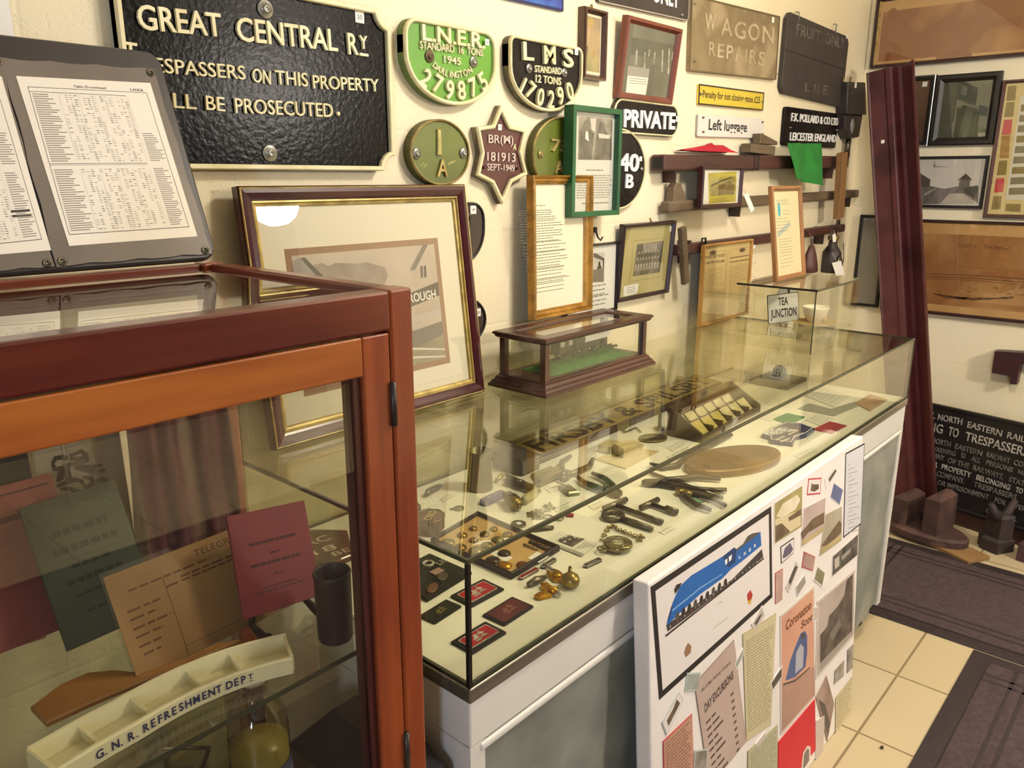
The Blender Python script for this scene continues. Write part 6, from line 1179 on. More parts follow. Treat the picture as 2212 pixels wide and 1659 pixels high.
# pocket watch
c = (1.153, -.522); t = thing('pocket_watch', 'open-faced silver pocket watch with a coiled brass chain near the front glass', 'watch', lay(*c, ZD, 160)); WS = mat('watch_case', '#9c9468', .2, .85, '#7d7550', ns=20); MB().lathe([(.018, 0), (.026, .003), (.0285, .009), (.0265, .014), (.0255, .0145), (1e-5, .0135)], WS, 32).obj('case', t); MB().lathe([(.0245, .0136), (1e-5, .0142)], mat('watch_dial', '#d8d1ae', .5), 28).obj('dial', t)
m = MB()
for k in range(12): a = k * pi / 6; m.flat(rotp(shift(rectp(-.0005, -.002, .0005, .002), 0, .021), a), .01455, INK)
m.flat(rotp(rectp(-.0004, -.002, .0004, .017), .9), .0147, INK).flat(rotp(rectp(-.0005, -.002, .0005, .012), 2.6), .0147, INK); m.obj('hands', t); MB().lathe([(.0245, .0145), (.020, .0165), (1e-5, .0178)], PANE, 28).obj('crystal', t)
MB().tube([(.028, 0, .009), (.034, 0, .009)], .004, WS).tube([(.036 + .008 * cos(k / 16 * 2 * pi), .010 * sin(k / 16 * 2 * pi), .008) for k in range(16)], .0016, WS, 6, True).obj('bow', t)
ch = []; A = [(1300, 1170), (1306, 1158), (1312, 1148), (1318, 1141), (1327, 1140), (1333, 1147), (1345, 1151), (1354, 1155), (1366, 1160), (1378, 1163), (1388, 1162), (1382, 1170), (1372, 1172)]
m = MB(); i = 0
for a, b in zip(A, A[1:]):
    p, q = dk(*a), dk(*b)
    for k in range(2): f = k / 2; x, y = p[0] * (1 - f) + q[0] * f, p[1] * (1 - f) + q[1] * f; sx_, sy_ = (.0052, .0026) if i % 2 else (.0026, .0050); m.tube([(x + sx_ * cos(j / 9 * 2 * pi), y + sy_ * sin(j / 9 * 2 * pi), ZD + .0022 + .0028 * (i % 2) + .0012 * sin(j / 9 * 2 * pi)) for j in range(9)], .0011, BRASS, 5, True); i += 1
ch = m.obj('chain'); ch.parent = t; ch.matrix_parent_inverse = t.matrix_world.inverted()
# green cloth scrap, long dark strap hammer, bronze plate
q = [(1478, 1060), (1490, 1052), (1512, 1066), (1508, 1080), (1522, 1086), (1500, 1088)]; c = cen(q); solid('cloth_scrap', MB().prism(dpoly(q, c), 0, .002, mat('pale_green_cloth', '#7fa583', .8, 0, '#5f8a68', ns=30)), 'small pale green cloth scrap under the pliers', 'cloth', lay(*c, ZD))
p = [dk(*a) for a in ((1404, 1008), (1430, 1017), (1462, 1012), (1476, 999), (1500, 985), (1540, 965), (1578, 945))]; m = MB(); m.tube([(x, y, ZD + .0075) for x, y in p], [.004, .009, .009, .007, .007, .008, .007], PLR, 10, sq=.8); solid('iron_hook', m, 'long dark iron hook passing under the glass edge behind the bronze plate', 'hook')
m = MB(); a, b = dk(1405, 1026), dk(1560, 1081); m.tube([(a[0], a[1], ZD + .005), (b[0] * .5 + a[0] * .5, b[1] * .5 + a[1] * .5, ZD + .005), (b[0], b[1], ZD + .005)], [.004, .0045, .005], STEEL, 8); solid('steel_bar', m, 'slim grey steel bar lying in front of the bronze plate', 'bar')
BRZ = mat('bronze_plate', '#7f6337', .42, .5, '#9a7a48', ns=6, nd=7, col3='#6f5530', bump=.2, bs=25); c = (1.722, -.474); t = thing('bronze_plate', 'big plain oval bronze plate with a hole lying near the front glass', 'plate', lay(*c, ZD, -19)); MB().prism(oval(.285, .145, 48), 0, .018, BRZ, .003).obj('plate', t); MB().lathe([(.009, .018), (.0085, .0184), (1e-5, .0184)], mat('dark_hole', '#3a2a17', .7), 18, (-.105, -.02, 0)).obj('hole', t); MB().text('PATENT', .0, .01, .016, mat('worn_bronze_letters', '#8d6e40', .45, .5), w=.11, z=.018, d=.0008).obj('lettering', t)
# ticket rack
RKW = woodmat('dark_rack_wood', '#4a3521', '#33240f', 0, 20, .45, .2); rx0, rx1, ry0, ry1 = 1.812, 2.185, -.335, -.228; t = thing('ticket_rack', 'dark wooden sloping ticket rack with two rows of pale tickets', 'rack', lay((rx0 + rx1) / 2, (ry0 + ry1) / 2, ZD, 2)); W2, D2 = (rx1 - rx0) / 2, (ry1 - ry0) / 2
for s in (-1, 1): m = MB(); m.M = basis((s * W2 - .004, 0, 0), (0, 1, 0), (0, 0, 1)); m.prism([(-D2, 0), (D2, 0), (D2, .075), (D2 - .012, .078), (-D2, .022)], -.0, .008, RKW, .001); m.obj('side', t)
MB().box(-W2, -D2, 0, W2, D2, .008, RKW).obj('base', t); MB().box(-W2, D2 - .006, .008, W2, D2, .078, RKW).obj('back', t); MB().box(-W2, -D2, .008, W2, -D2 + .005, .020, RKW).obj('lip', t); MB().box(-W2, -.006, .008, W2, -.001, .042, RKW).obj('divider', t)
for k in range(1, 6): x = -W2 + .012 + (2 * W2 - .024) * k / 6; MB().box(x - .002, -D2 + .005, .008, x + .002, D2 - .006, .030, RKW).obj('partition', t)
TKY = mat('yellow_ticket_card', '#cdbb6e', .75, 0, '#bba85c', ns=12); TKW = mat('pale_ticket_card', '#d8cc9a', .75, 0, '#c9bd8a', ns=12); place = ('at its near end', 'second from its near end', 'third from its near end', 'third from its far end', 'second from its far end', 'at its far end')
for r in range(2):
    for k in range(6):
        x = -W2 + .014 + (2 * W2 - .024) * (k + .5) / 6; lo = (r, k) not in ((1, 0),)
        M = t.matrix_world @ Matrix.Translation((x - .001, (-D2 + .012) if r == 0 else .006, .0085 + (.0 if r == 0 else .002))) @ Matrix.Rotation(radians(-48), 4, 'X'); m = MB(); m.box(-.024, -.0, 0, .024, .0035, .048 if r == 0 else .050, TKY if (r == 0 and k < 3) else TKW)
        solid('ticket', m, '%s ticket in the %s row of the wooden ticket rack, %s' % ('yellow' if (r == 0 and k < 3) else 'cream', 'front' if r == 0 else 'back', place[k]), 'ticket', M, 'tickets in the wooden rack')
# small stand behind the medallion, yellow card
m = MB(); m.M = lay(*dk(1424, 928), ZD, 30); m.prism(oval(.035, .028, 20), 0, .004, STEEL, .001).tube([(-.008, 0, .004), (-.010, 0, .03), (.0, 0, .042), (.010, 0, .03), (.008, 0, .004)], .0045, STEEL, 8); solid('wire_stand', m, 'small grey looped metal stand behind the oval medallion', 'stand')
q = [(1441, 893), (1492, 884), (1499, 892), (1452, 902)]; c = cen(q); solid('yellow_slip', MB().prism(dpoly(q, c), 0, .004, mat('bright_yellow_card', '#cfc23a', .7), .001), 'narrow bright yellow slip behind the wooden ticket rack', 'card', lay(*c, ZD))
# farewell badge, coloured cards and papers at the far end
NVY = mat('navy_enamel', '#1f2f66', .22, coat=.5); q = [(1645, 947), (1660, 936), (1696, 920), (1710, 922), (1728, 922), (1759, 934), (1742, 946), (1720, 952), (1712, 966), (1662, 959), (1661, 951)]; c = cen(q); t = thing('enamel_badge', 'dark blue shield-like enamel plate lettered FAREWELL beyond the bronze plate', 'badge', lay(*c, ZD)); ol = dpoly(q, c); ol = ol if area2(ol) > 0 else ol[::-1]; MB().prism(ol, 0, .012, NVY, .001).obj('plate', t); MB().rim(inset(ol, .004), .002, .012, .0125, WHITEP).obj('border', t)
Pk = Pl(t.matrix_world, .012); m = MB(); ptext(m, Pk, 'FAREWELL', (1654, 937), (1707, 925), 9, WHITEP, .0124, 0, .02)
for a, b in (((1675, 949), (1723, 928)), ((1685, 953), (1735, 934))): m.flat(Pk.poly([a, (a[0] * .6 + b[0] * .4, a[1] * .6 + b[1] * .4), (a[0] * .6 + b[0] * .4 + 2, a[1] * .6 + b[1] * .4 + 3), (a[0] + 2, a[1] + 3)]), .0124, SEPIA[4]); m.flat(Pk.poly([(a[0] * .45 + b[0] * .55, a[1] * .45 + b[1] * .55), b, (b[0] + 2, b[1] + 3), (a[0] * .45 + b[0] * .55 + 2, a[1] * .45 + b[1] * .55 + 3)]), .0124, SEPIA[4])
m.obj('lettering', t)
def slip(name, label, q, mt, th=.0012, rows=0, cat='card', ink=GREYINK):
    c = cen(q); t = thing(name, label, cat, lay(*c, ZD)); p = dpoly(q, c); MB().prism(p, 0, th, mt).obj('card', t)
    if rows:
        m = MB(); a, b, e, d = (Vector(x) for x in p)
        for r in range(rows):
            f = .2 + .6 * r / max(1, rows - 1) if rows > 1 else .5; s0 = a + (d - a) * f; s1 = b + (e - b) * f; x = .12
            while x < .85 - .15 * RND.random():
                l = RND.uniform(.05, .14); A_, B_ = s0 + (s1 - s0) * x, s0 + (s1 - s0) * min(x + l * .8, .9); n_ = (d - a).normalized() * .0009; m.flat([tuple(A_ - n_), tuple(B_ - n_), tuple(B_ + n_), tuple(A_ + n_)], th + .0001, ink); x += l
        m.obj('printed_text', t)
    return t
slip('green_card', 'plain dark green card beyond the blue enamel plate', [(1669, 907), (1700, 894), (1738.6, 902), (1708, 919)], mat('green_card', '#2f7a4c', .7), .002)
slip('red_card', 'plain dusky red card at the far end of the counter', [(1756, 929), (1792, 912), (1830, 921), (1796, 938)], mat('dusky_red_card', '#a03a44', .7), .002)
WSL = mat('white_slip', '#dedacb', .7)
slip('printed_slip', 'white printed slip between the green card and the red card', [(1739, 908), (1765, 893), (1801, 905), (1775, 922)], WSL, .0012, 4, 'paper'); slip('printed_slip', 'white printed sheet with a grey border near the far end glass', [(1738, 855), (1775, 836), (1838, 856), (1800, 880)], WSL, .0015, 5, 'paper')
slip('tan_print', 'tan printed picture card against the far end glass', [(1846, 872), (1880, 853), (1918, 865), (1880, 889)], mat('tan_print', '#c0a283', .7, 0, '#b08f6e', ns=18), .002, 0, 'card'); slip('long_label', 'curved grey paper band beside the white slips', [(1722, 884), (1748, 872), (1795, 884), (1870, 862), (1880, 868), (1802, 900)], mat('grey_paper', '#a09d90', .7), .0008, 0, 'paper')
slip('pale_slip', 'blank pale slip beside the plain green card', [(1640, 905), (1664, 894), (1694, 897), (1668, 911)], WSL, .001, 0, 'paper')
slip('folded_letter', 'cream folded letter at the back of the counter right of the lettered board', [(1520, 838), (1585, 815), (1608, 824), (1545, 848)], PAPER, .003, 3, 'paper'); slip('folded_letter', 'cream sheet in front of the folded letter at the back of the counter', [(1486, 868), (1548, 845), (1592, 858), (1530, 880)], PAPER, .002, 2, 'paper'); slip('photo_slip', 'pale sheet leaning by the wooden block with the black ball', [(1592, 866), (1640, 838), (1690, 852), (1640, 885)], WSL, .002, 0, 'paper')
CAPT = mat('caption_card', '#e2dec9', .7)
for lab, q in (('caption card in front of the ringed key and watch', [(1423, 1150), (1449, 1136), (1462, 1143), (1436, 1157)]), ('caption card behind the long T-handled key', [(1272, 1094), (1300, 1081), (1312, 1089), (1284, 1103)]), ('caption card in front of the leather wallet', [(1178, 1057), (1222, 1040), (1232, 1049), (1190, 1066)]), ('caption card by the worn penknife', [(950, 1079), (975, 1066), (985, 1071), (960, 1085)]), ('caption card beside the oval medallion', [(1440, 968), (1468, 953), (1482, 960), (1454, 976)]), ('caption card in front of the blue enamel plate', [(1714, 985), (1755, 966), (1770, 974), (1730, 993)]), ('long caption card in front of the ticket rack', [(1440, 988), (1490, 962), (1508, 968), (1458, 997)]), ('caption card with two lines beside the silver chain', [(1195, 1100), (1240, 1080), (1250, 1088), (1205, 1108)])): slip('caption_card', 'small white ' + lab, q, CAPT, .0008, 2)
# group photograph card
q = [(1175, 1172), (1216, 1152), (1292, 1180), (1255, 1203)]; t = slip('photo_card', 'white card with a small group photograph above lines of print beside the pocket watch', [(1175, 1172), (1210, 1150), (1290, 1176), (1258, 1203)], WSL, .0015, 0); Pk = Pl(t.matrix_world, .0016); m = MB(); m.flat(Pk.poly([(1200, 1168), (1226, 1156), (1264, 1164), (1236, 1182)]), .0017, PHMIX)
for i, (x, y) in enumerate(((1204, 1168), (1213, 1163), (1222, 1159), (1231, 1157), (1220, 1170), (1231, 1165), (1242, 1161), (1251, 1163))): p = Pk(x, y); m.flat(oval(.008, .007, 10, *p), .0018, SEPIA[3 if i % 2 else 4])
m.obj('photograph', t); m = MB()
for k in range(6): a, b = Pk(1243 + k * 6, 1188 - k * 2.6 - 4), Pk(1272 + k * 3.2, 1169 + k * .9); 
for k in range(6): a, b = Pk(1240 + k * 8, 1184 + k * -1.2 + 3), Pk(1266 + k * 4.2, 1170 + k * 1.8); m.flat([(a[0], a[1]), (b[0], b[1]), (b[0], b[1] - .0012), (a[0], a[1] - .0012)], .0018, GREYINK)
m.obj('printed_text', t); MB().flat(Pk.poly([(1177, 1170), (1184, 1168), (1264, 1197), (1257, 1202)]), .0018, mat('grey_paper', '#a09d90')).obj('grey_strip', t)
# wooden block with black ball
t = thing('ball_stand', 'brown wooden board with a black ball on it at the far end of the counter', 'stand', lay(2.565, -.222, ZD)); MB().box(-.082, -.066, 0, .082, .070, .014, RKW, .003).obj('board', t); MB().ball((.0, .0, .036), .024, mat('black_gloss_ball', '#1a1412', .12, coat=.6), sy=1.0, n=20).lathe([(.024, .014), (.026, .018), (.018, .02)], RKW, 20).obj('ball', t)
# maroon plate seen through the cabinet
q = [(672, 1170), (690, 1145), (742, 1146), (800, 1150), (800, 1200), (744, 1205), (695, 1220)]; cc = (.775, -.118); t = thing('cast_plate', 'maroon cast plate with BR letters lying in the counter, seen through the cabinet', 'plate', lay(*cc, ZD, 10)); MB().prism([(-.055, -.02), (-.045, .06), (.0, .07), (.03, .085), (.055, .05), (.075, .01), (.04, -.03), (.03, -.075), (-.02, -.065), (-.05, -.065)], 0, .012, MAR, .002).obj('plate', t)
MB().text('BRC', .0, .03, .026, PALE, w=.07, z=.0122, bold=.01, rot=-.3).text('18', -.01, -.012, .024, PALE, w=.045, z=.0122, rot=-.3).text('BE', .0, -.045, .018, PALE, w=.035, z=.0122, rot=-.3).obj('lettering', t)
# ------------------------------------------------------------------ timetable board and speaker on top of the showcase
b = atZ(468, 566, KZ); tq = atX(340, 122, b.x); a = atZ(58, 611, KZ); yB = (a.y + b.y) / 2; bw = .60
up = Vector((0, tq.y - b.y, tq.z - KZ)); M = basis((b.x - bw / 2, b.y + .004, KZ + .002), (1, 0, 0), up); bh = up.length
t = thing('timetable_board', 'dark board with laminated railway timetable sheets leaning on top of the wooden showcase', 'notice board', M)
SLATE = mat('dark_slate_board', '#262122', .4, 0, '#2f292a', ns=9, coat=.2, bump=.1, bs=40); MB().prism(rrect(bw, bh, .02, 4, 0, bh / 2), 0, .010, SLATE, .003).obj('board', t)
P = Pl(M, .012); SLV_ = mat('sleeve_sheen_grey', '#6a6058', .22, 0, '#7b7168', ns=5, coat=.6, bump=.25, bs=14); SHT = mat('white_timetable_paper', '#eee5d6', .6); TTI = mat('timetable_ink', '#8b8277', .8); TTD = mat('timetable_dark_ink', '#3d372f', .8); TTL = mat('timetable_light_ink', '#bdb4a6', .8)  # sleeve is clear film; its sheen over the board is put into the grey
def wavy(q, n=10):
    o = []
    for i in range(4):
        a, b_ = q[i], q[(i + 1) % 4]
        for k in range(n): f = k / n; o.append((a[0] + (b_[0] - a[0]) * f + .0012 * sin(k * 1.7 + i), a[1] + (b_[1] - a[1]) * f + .0012 * cos(k * 2.1 + i)))
    return o
for (sl, pp, tb, hd) in (([(2, 126), (331, 150), (457, 547), (122, 575)], [(34, 165), (324, 180), (426, 511), (149, 532)], [(59, 188), (316, 201), (408, 491), (149, 508)], 1), ([(-320, 106), (0, 125), (116, 575), (-260, 606)], [(-296, 148), (3, 166), (110, 541), (-190, 566)], [(-270, 170), (-8, 188), (90, 518), (-170, 545)], 0)):
    ql = P.poly(sl); s = MB().prism(wavy(ql), .010, .0125, SLV_).obj('plastic_sleeve', t)
    m = MB().prism(P.poly(pp), .0125, .0131, SHT); m.obj('timetable_sheet', s)
    m = MB(); z = .0133; q = P.poly(tb); tl, tr, br, bl = (Vector(x) for x in q); U = lambda u, v: tuple((tl * (1 - u) + tr * u) * (1 - v) + (bl * (1 - u) + br * u) * v)
    def strip(u0, v0, u1, v1, mt): m.flat([U(u0, v0), U(u1, v0), U(u1, v1), U(u0, v1)], z, mt)
    for (u0, v0, u1, v1) in ((0, 0, 1, .003), (0, .996, 1, 1), (0, 0, .003, 1), (.997, 0, 1, 1), (.0, .03, .8, .033), (.0, .52, .8, .523), (0, .53, .8, .532)): strip(u0, v0, u1, v1, TTD)
    r_ = random.Random(3 + hd)
    n = 62
    for i in range(n):
        v = .045 + .94 * i / n
        if .50 < v < .55: continue
        strip(.02, v, .02 + r_.uniform(.10, .20), v + .006, TTI)
        for c_ in range(16):
            if (c_ * 7 + i // 9) % 4 and r_.random() < .75: u = .235 + c_ * .036; strip(u, v, u + r_.uniform(.018, .028), v + .0055, TTL if (c_ + i // 5) % 3 else TTI)
        if v > .3: strip(.84, v, .84 + r_.uniform(.08, .145), v + .0055, TTI)
    for u in (.225, .38, .52, .66, .81): strip(u, .04, u + .0015, .5, TTL); strip(u, .56, u + .0015, .99, TTL)
    if hd: ptext(m, P, 'Table 25-continued', (158, 187), (228, 191), 5, TTD, z, 0, .01); ptext(m, P, 'L.N.E.R.', (281, 194), (310, 196), 5, TTD, z, 0, .02)
    else: strip(.80, .80, .97, .815, TTD); strip(.80, .83, .97, .845, TTD)
    m.obj('printed_text', s)
    for px in ((sl[1][0] - 6, sl[1][1] + 8), (sl[2][0] - 14, sl[2][1] - 6), (sl[3][0] + 12, sl[3][1] - 10)): p = P(*px); MB().lathe([(.0055, .0125), (.0055, .0138), (.003, .014), (.003, .0126)], STEEL, 14, (p[0], p[1], 0)).obj('eyelet', s)
px, py = .145, -.515; t = thing('round_speaker', 'dark blue-black ribbed round-ended speaker standing on the showcase at the edge of the view', 'speaker', lay(px, py, KZ + .0005)); RIB = mat('dark_mesh_cloth', '#17161f', .7); 
pr = [(.028, 0), (.034, .003), (.0375, .012)]
for i in range(30): z = .014 + i * .0028; pr += [(.0385 + .002 * sin(pi * i / 29), z), (.0378 + .002 * sin(pi * i / 29), z + .0014)]
pr += [(.036, .102), (.030, .112), (.018, .118), (1e-5, .119)]; MB().lathe(pr, RIB, 36).obj('body', t); MB().lathe([(.026, .0), (.0345, .0005), (.0345, .004)], mat('dark_rubber', '#0f0e12', .5), 30).obj('base_ring', t)
# ------------------------------------------------------------------ inside the showcase
zs = SHZ + .0008
def quadthing(name, label, cat, px, o_, n_, th, mt, rest=None, dz=None):
    o_, n_ = Vector(o_), Vector(n_).normalized(); Q = [onplane(p, o_, n_) for p in px]; M, w_, h_ = boardQ(Q, th)
    if rest is not None: zl = min((M @ Vector((s * w_ / 2, -h_ / 2, 0))).z for s in (-1, 1)); M.translation.z += rest - zl
    t = thing(name, label, cat, M); MB().prism(rectp(-w_ / 2, -h_ / 2, w_ / 2, h_ / 2), -th, 0, mt, .0006 if th > .002 else 0).obj('cover' if th > .002 else 'sheet', t); return t, w_, h_, M
EASEL = mat('black_easel', '#17110f', .4); RBK = mat('dark_red_booklet', '#6e1a1f', .6, 0, '#621519', ns=9); RBI = mat('dark_red_print', '#3e0d10', .7)
t, w_, h_, M = quadthing('red_booklet', 'dark red printed booklet propped on a small black easel on the glass shelf', 'booklet', [(487, 1148), (655, 1100), (700, 1312), (535, 1357)], (.48, -.462, .95), (.02, -.92, .36), .004, RBK, zs + .018)
m = MB()
for y, hw, hh in ((.18, .30, .030), (.06, .06, .018), (-.03, .32, .032), (-.15, .06, .016), (-.26, .22, .014), (-.30, .30, .014)):
    x = -hw
    while x < hw: l = RND.uniform(.05, .13); m.flat(rectp(x * w_, (y - hh / 2) * h_, min(x + l * .85, hw) * w_, (y + hh / 2) * h_), .0003, RBI); x += l
m.obj('printed_title', t)
bl = M @ Vector((-w_ / 2, -h_ / 2, 0)); br = M @ Vector((w_ / 2, -h_ / 2, 0)); yb = (bl.y + br.y) / 2; xm = (bl.x + br.x) / 2
t = thing('plate_easel', 'small black easel holding the dark red booklet', 'easel', lay(xm, yb, zs)); zb = (bl.z + br.z) / 2 - zs
for s in (-1, 1): xx = s * (w_ * .36); MB().tube([(xx, -.026, .012), (xx, -.022, .003), (xx, -.004, .007), (xx, .012, zb - .012), (xx * .6, .030, .05), (xx * .35, .040, .10)], [.005, .006, .0055, .0045, .0035, .0035], EASEL, 8).obj('foot', t)
MB().tube([(-w_ * .3, .022, .03), (w_ * .3, .022, .03)], .003, EASEL).tube([(0, .032, .06), (0, .075, .003)], .003, EASEL).obj('cross_bar', t)
TGP = mat('telegram_paper', '#b08a58', .6, 0, '#9c7547', ns=4, col3='#a68052'); TGI = mat('telegram_ink', '#6f4c2a', .8)
t, w_, h_, M = quadthing('telegram_form', 'large tan telegram form in a clear sleeve leaning behind the red booklet', 'paper', [(218, 1260), (547, 1113), (640, 1310), (303, 1456)], (.42, -.435, .94), (.05, -.90, .42), .0012, TGP, zs)
m = MB(); m.text('TELEGRAPH', w_ * .2, h_ * .40, h_ * .07, TGI, w=w_ * .36, z=.0003); 
for y, a_, e_ in ((.30, -.40, .10), (.24, -.1, .42), (.12, -.44, -.25), (.04, -.44, -.28), (-.05, -.44, -.22), (-.13, -.44, -.28), (-.22, -.44, -.30), (-.30, -.43, -.33), (.20, -.2, .45)):
    x = a_
    while x < e_: l = RND.uniform(.04, .10); m.flat(rectp(x * w_, y * h_ - .0012, min(x + l * .8, e_) * w_, y * h_ + .0012), .0003, TGI); x += l
m.flat(rectp(-.2 * w_, -.48 * h_, -.197 * w_, .3 * h_), .0003, TGI).flat(rectp(-.2 * w_, -.40 * h_, .46 * w_, -.394 * h_), .0003, TGI); m.obj('printed_text', t)
FILM = glass('clear_film', (.94, .93, .90, 1), .08, 1.35); MB().prism(rectp(-w_ / 2 - .004, -h_ / 2, w_ / 2 + .006, h_ / 2 + .006), .0012, .0016, FILM).obj('plastic_sleeve', t)
GBK = mat('dark_green_booklet', '#39402c', .7, 0, '#2f3524', ns=6); GBI = mat('faded_green_print', '#232819', .8)
t, w_, h_, M = quadthing('green_booklet', 'dark green printed rule booklet standing towards the back of the glass shelf', 'booklet', [(45, 1115), (246, 1068), (352, 1330), (150, 1440)], (.30, -.312, .95), (.0, -.92, .38), .005, GBK, zs + .001)
m = MB()
for y, hw, hh in ((.26, .28, .045), (.14, .34, .045), (.02, .20, .03), (-.08, .30, .035), (-.18, .26, .02), (-.30, .2, .02)):
    x = -hw
    while x < hw: l = RND.uniform(.06, .14); m.flat(rectp(x * w_, (y - hh / 2) * h_, min(x + l * .8, hw) * w_, (y + hh / 2) * h_), .0003, GBI); x += l
m.obj('printed_title', t)
t, w_, h_, M = quadthing('pink_booklet', 'faded pink-red paper-covered booklet at the left edge of the showcase behind the green booklet', 'booklet', [(-160, 1080), (121, 1031), (124, 1097), (-130, 1200)], (.2, -.262, 1.0), (.0, -.95, .3), .004, mat('dusty_red_cover', '#84453c', .7, 0, '#743a33', ns=5)); m = MB(); m.flat(rectp(-w_ * .45, h_ * .26, w_ * .46, h_ * .30), .0003, RBI).flat(rectp(-w_ * .45, -h_ * .36, w_ * .2, -h_ * .22), .0003, RBI); m.obj('printed_title', t)
zl = min((M @ Vector((s * w_ / 2, -h_ / 2, 0))).z for s in (-1, 1)); q = M.translation; MB().prism(rectp(-w_ / 2, -h_ / 2 - (zl - zs) * 1.0, w_ / 2, -h_ / 2), -.004, -.0005, mat('dusty_red_cover', '#84453c')).obj('lower_cover', t)
t, w_, h_, M = quadthing('yellow_leaflet', 'yellowed printed leaflet at the left edge of the showcase beside the green booklet', 'paper', [(-150, 1180), (52, 1140), (80, 1215), (-120, 1270)], (.2, -.292, .97), (.0, -.95, .3), .002, mat('yellowed_leaflet', '#a9865a', .7, 0, '#967449', ns=5), zs); m = MB(); m.lines(-w_ * .4, -h_ * .4, w_ * .42, h_ * .4, 4, .0025, TGI, .0003, .8, (.1, .3), .3); m.obj('printed_text', t)
# white card with a dark heraldic beast, and a dark card
t, w_, h_, M = quadthing('heraldic_card', 'pale card printed with a dark curling heraldic beast at the back of the showcase', 'card', [(55, 960), (262, 905), (272, 1085), (70, 1140)], (.27, -.204, 1.1), (.0, -1, .0), .0015, mat('pale_grey_card', '#a59a80', .7, 0, '#96896f', ns=4), None)
zl = min((M @ Vector((s * w_ / 2, -h_ / 2, 0))).z for s in (-1, 1)); MB().prism(rectp(-w_ / 2, -h_ / 2 - (zl - zs), w_ / 2, -h_ / 2), -.0015, 0, MATS['pale_grey_card']).obj('lower_half', t); Pk = Pl(M, .0004); m = MB(); BST = mat('beast_ink', '#221712', .7)
def stroke(pts, w0):
    q = [Vector(Pk(*p)) for p in pts]; n = len(q); L_ = []; R_ = []
    for i in range(n): d = q[min(i + 1, n - 1)] - q[max(i - 1, 0)]; d.normalize(); k = w0 * (.35 + .65 * sin(pi * (i + .5) / n)); L_.append(tuple(q[i] + Vector((-d.y, d.x)) * k)); R_.append(tuple(q[i] - Vector((-d.y, d.x)) * k))
    for i in range(n - 1): m.flat([L_[i], L_[i + 1], R_[i + 1], R_[i]], .0004 + RND.random() * .0002, BST)
for pts in ([(113, 1002), (120, 990), (138, 987), (146, 992)], [(113, 1002), (118, 1013), (132, 1012), (150, 1004), (190, 996)], [(150, 985), (175, 975), (186, 984), (190, 996)], [(152, 990), (170, 992), (188, 986)], [(125, 1040), (130, 1022), (145, 1012), (150, 1030), (140, 1046)], [(160, 1010), (180, 1014), (210, 1020), (228, 1014)], [(165, 1006), (195, 1010), (222, 1004)], [(122, 1050), (140, 1044), (160, 1036), (180, 1040)], [(175, 1040), (185, 1052), (200, 1044), (198, 1034), (180, 1030)], [(130, 1056), (150, 1056), (172, 1064), (190, 1060), (205, 1066)], [(205, 1040), (222, 1034), (236, 1042), (240, 1052), (228, 1062), (210, 1066)], [(138, 1020), (132, 1034), (124, 1040)]): stroke(pts, .0035)
m.obj('beast_drawing', t)
t, w_, h_, M = quadthing('dark_card', 'plain dark card at the far left behind the pink-red booklet', 'card', [(-120, 1020), (61, 976), (66, 1030), (-115, 1080)], (.2, -.212, 1.12), (.0, -1, .0), .002, mat('dark_brown_card', '#2c2620', .7)); zl = min((M @ Vector((s * w_ / 2, -h_ / 2, 0))).z for s in (-1, 1)); MB().prism(rectp(-w_ / 2, -h_ / 2 - (zl - zs), w_ / 2, -h_ / 2), -.002, 0, MATS['dark_brown_card']).obj('lower_half', t)
# folded maroon cloth in a clear bag
MCL = mat('maroon_cloth', '#4a2527', .85, 0, '#5d3234', ns=12); x0, x1 = .395, .545; y0 = -.262
def folds(x0, x1, z0, z1, y0, amp, nx, nz, seed, mt, th, tap=0):
    vs = []; fs = []; r = random.Random(seed)
    for s in (0, 1):
        for j in range(nz + 1):
            for i in range(nx + 1):
                u, v = i / nx, j / nz; xx = x0 + (x1 - x0) * (u + tap * (1 - v) * (u - .5)); k = amp * (sin(u * 21 + seed) * .6 + .4 * sin(u * 39 + v * 3 + seed)) * (1 - .3 * v) + amp * .3 * sin(v * 9 + u * 6)
                vs.append((xx, y0 + k + (th if s else 0) * (sin(pi * min(max(u, .02), .98)) ** .4), z0 + (z1 - z0) * v))
    n = (nx + 1) * (nz + 1)
    for s in (0, 1):
        for j in range(nz):
            for i in range(nx): a = s * n + j * (nx + 1) + i; q = [a, a + 1, a + nx + 2, a + nx + 1]; fs.append(q if not s else q[::-1])
    for j in range(nz):
        for i in (0, nx): a = j * (nx + 1) + i; fs.append((a, a + nx + 1, a + nx + 1 + n, a + n))
    for j in (0, nz):
        for i in range(nx): a = j * (nx + 1) + i; fs.append((a, a + 1, a + 1 + n, a + n))
    return MB().add(vs, fs, mt, True)
t = thing('bagged_cloth', 'folded maroon cloth sealed in a crumpled clear plastic bag at the back of the showcase', 'bag', lay((x0 + x1) / 2, y0, zs)); o = lambda mb, n: mb.obj(n, t, M=Matrix())
o(folds(x0 + .01, x1 - .008, zs + .004, 1.285, y0 + .012, .007, 40, 18, 2, MCL, .02, .15), 'cloth'); BAGF = glass('bag_film', (.93, .90, .90, 1), .16, 1.6, bump=.8, bs=16)
o(folds(x0 - .075, x1 + .006, zs, 1.30, y0, .005, 60, 40, 5, BAGF, .038, .05), 'plastic_bag')
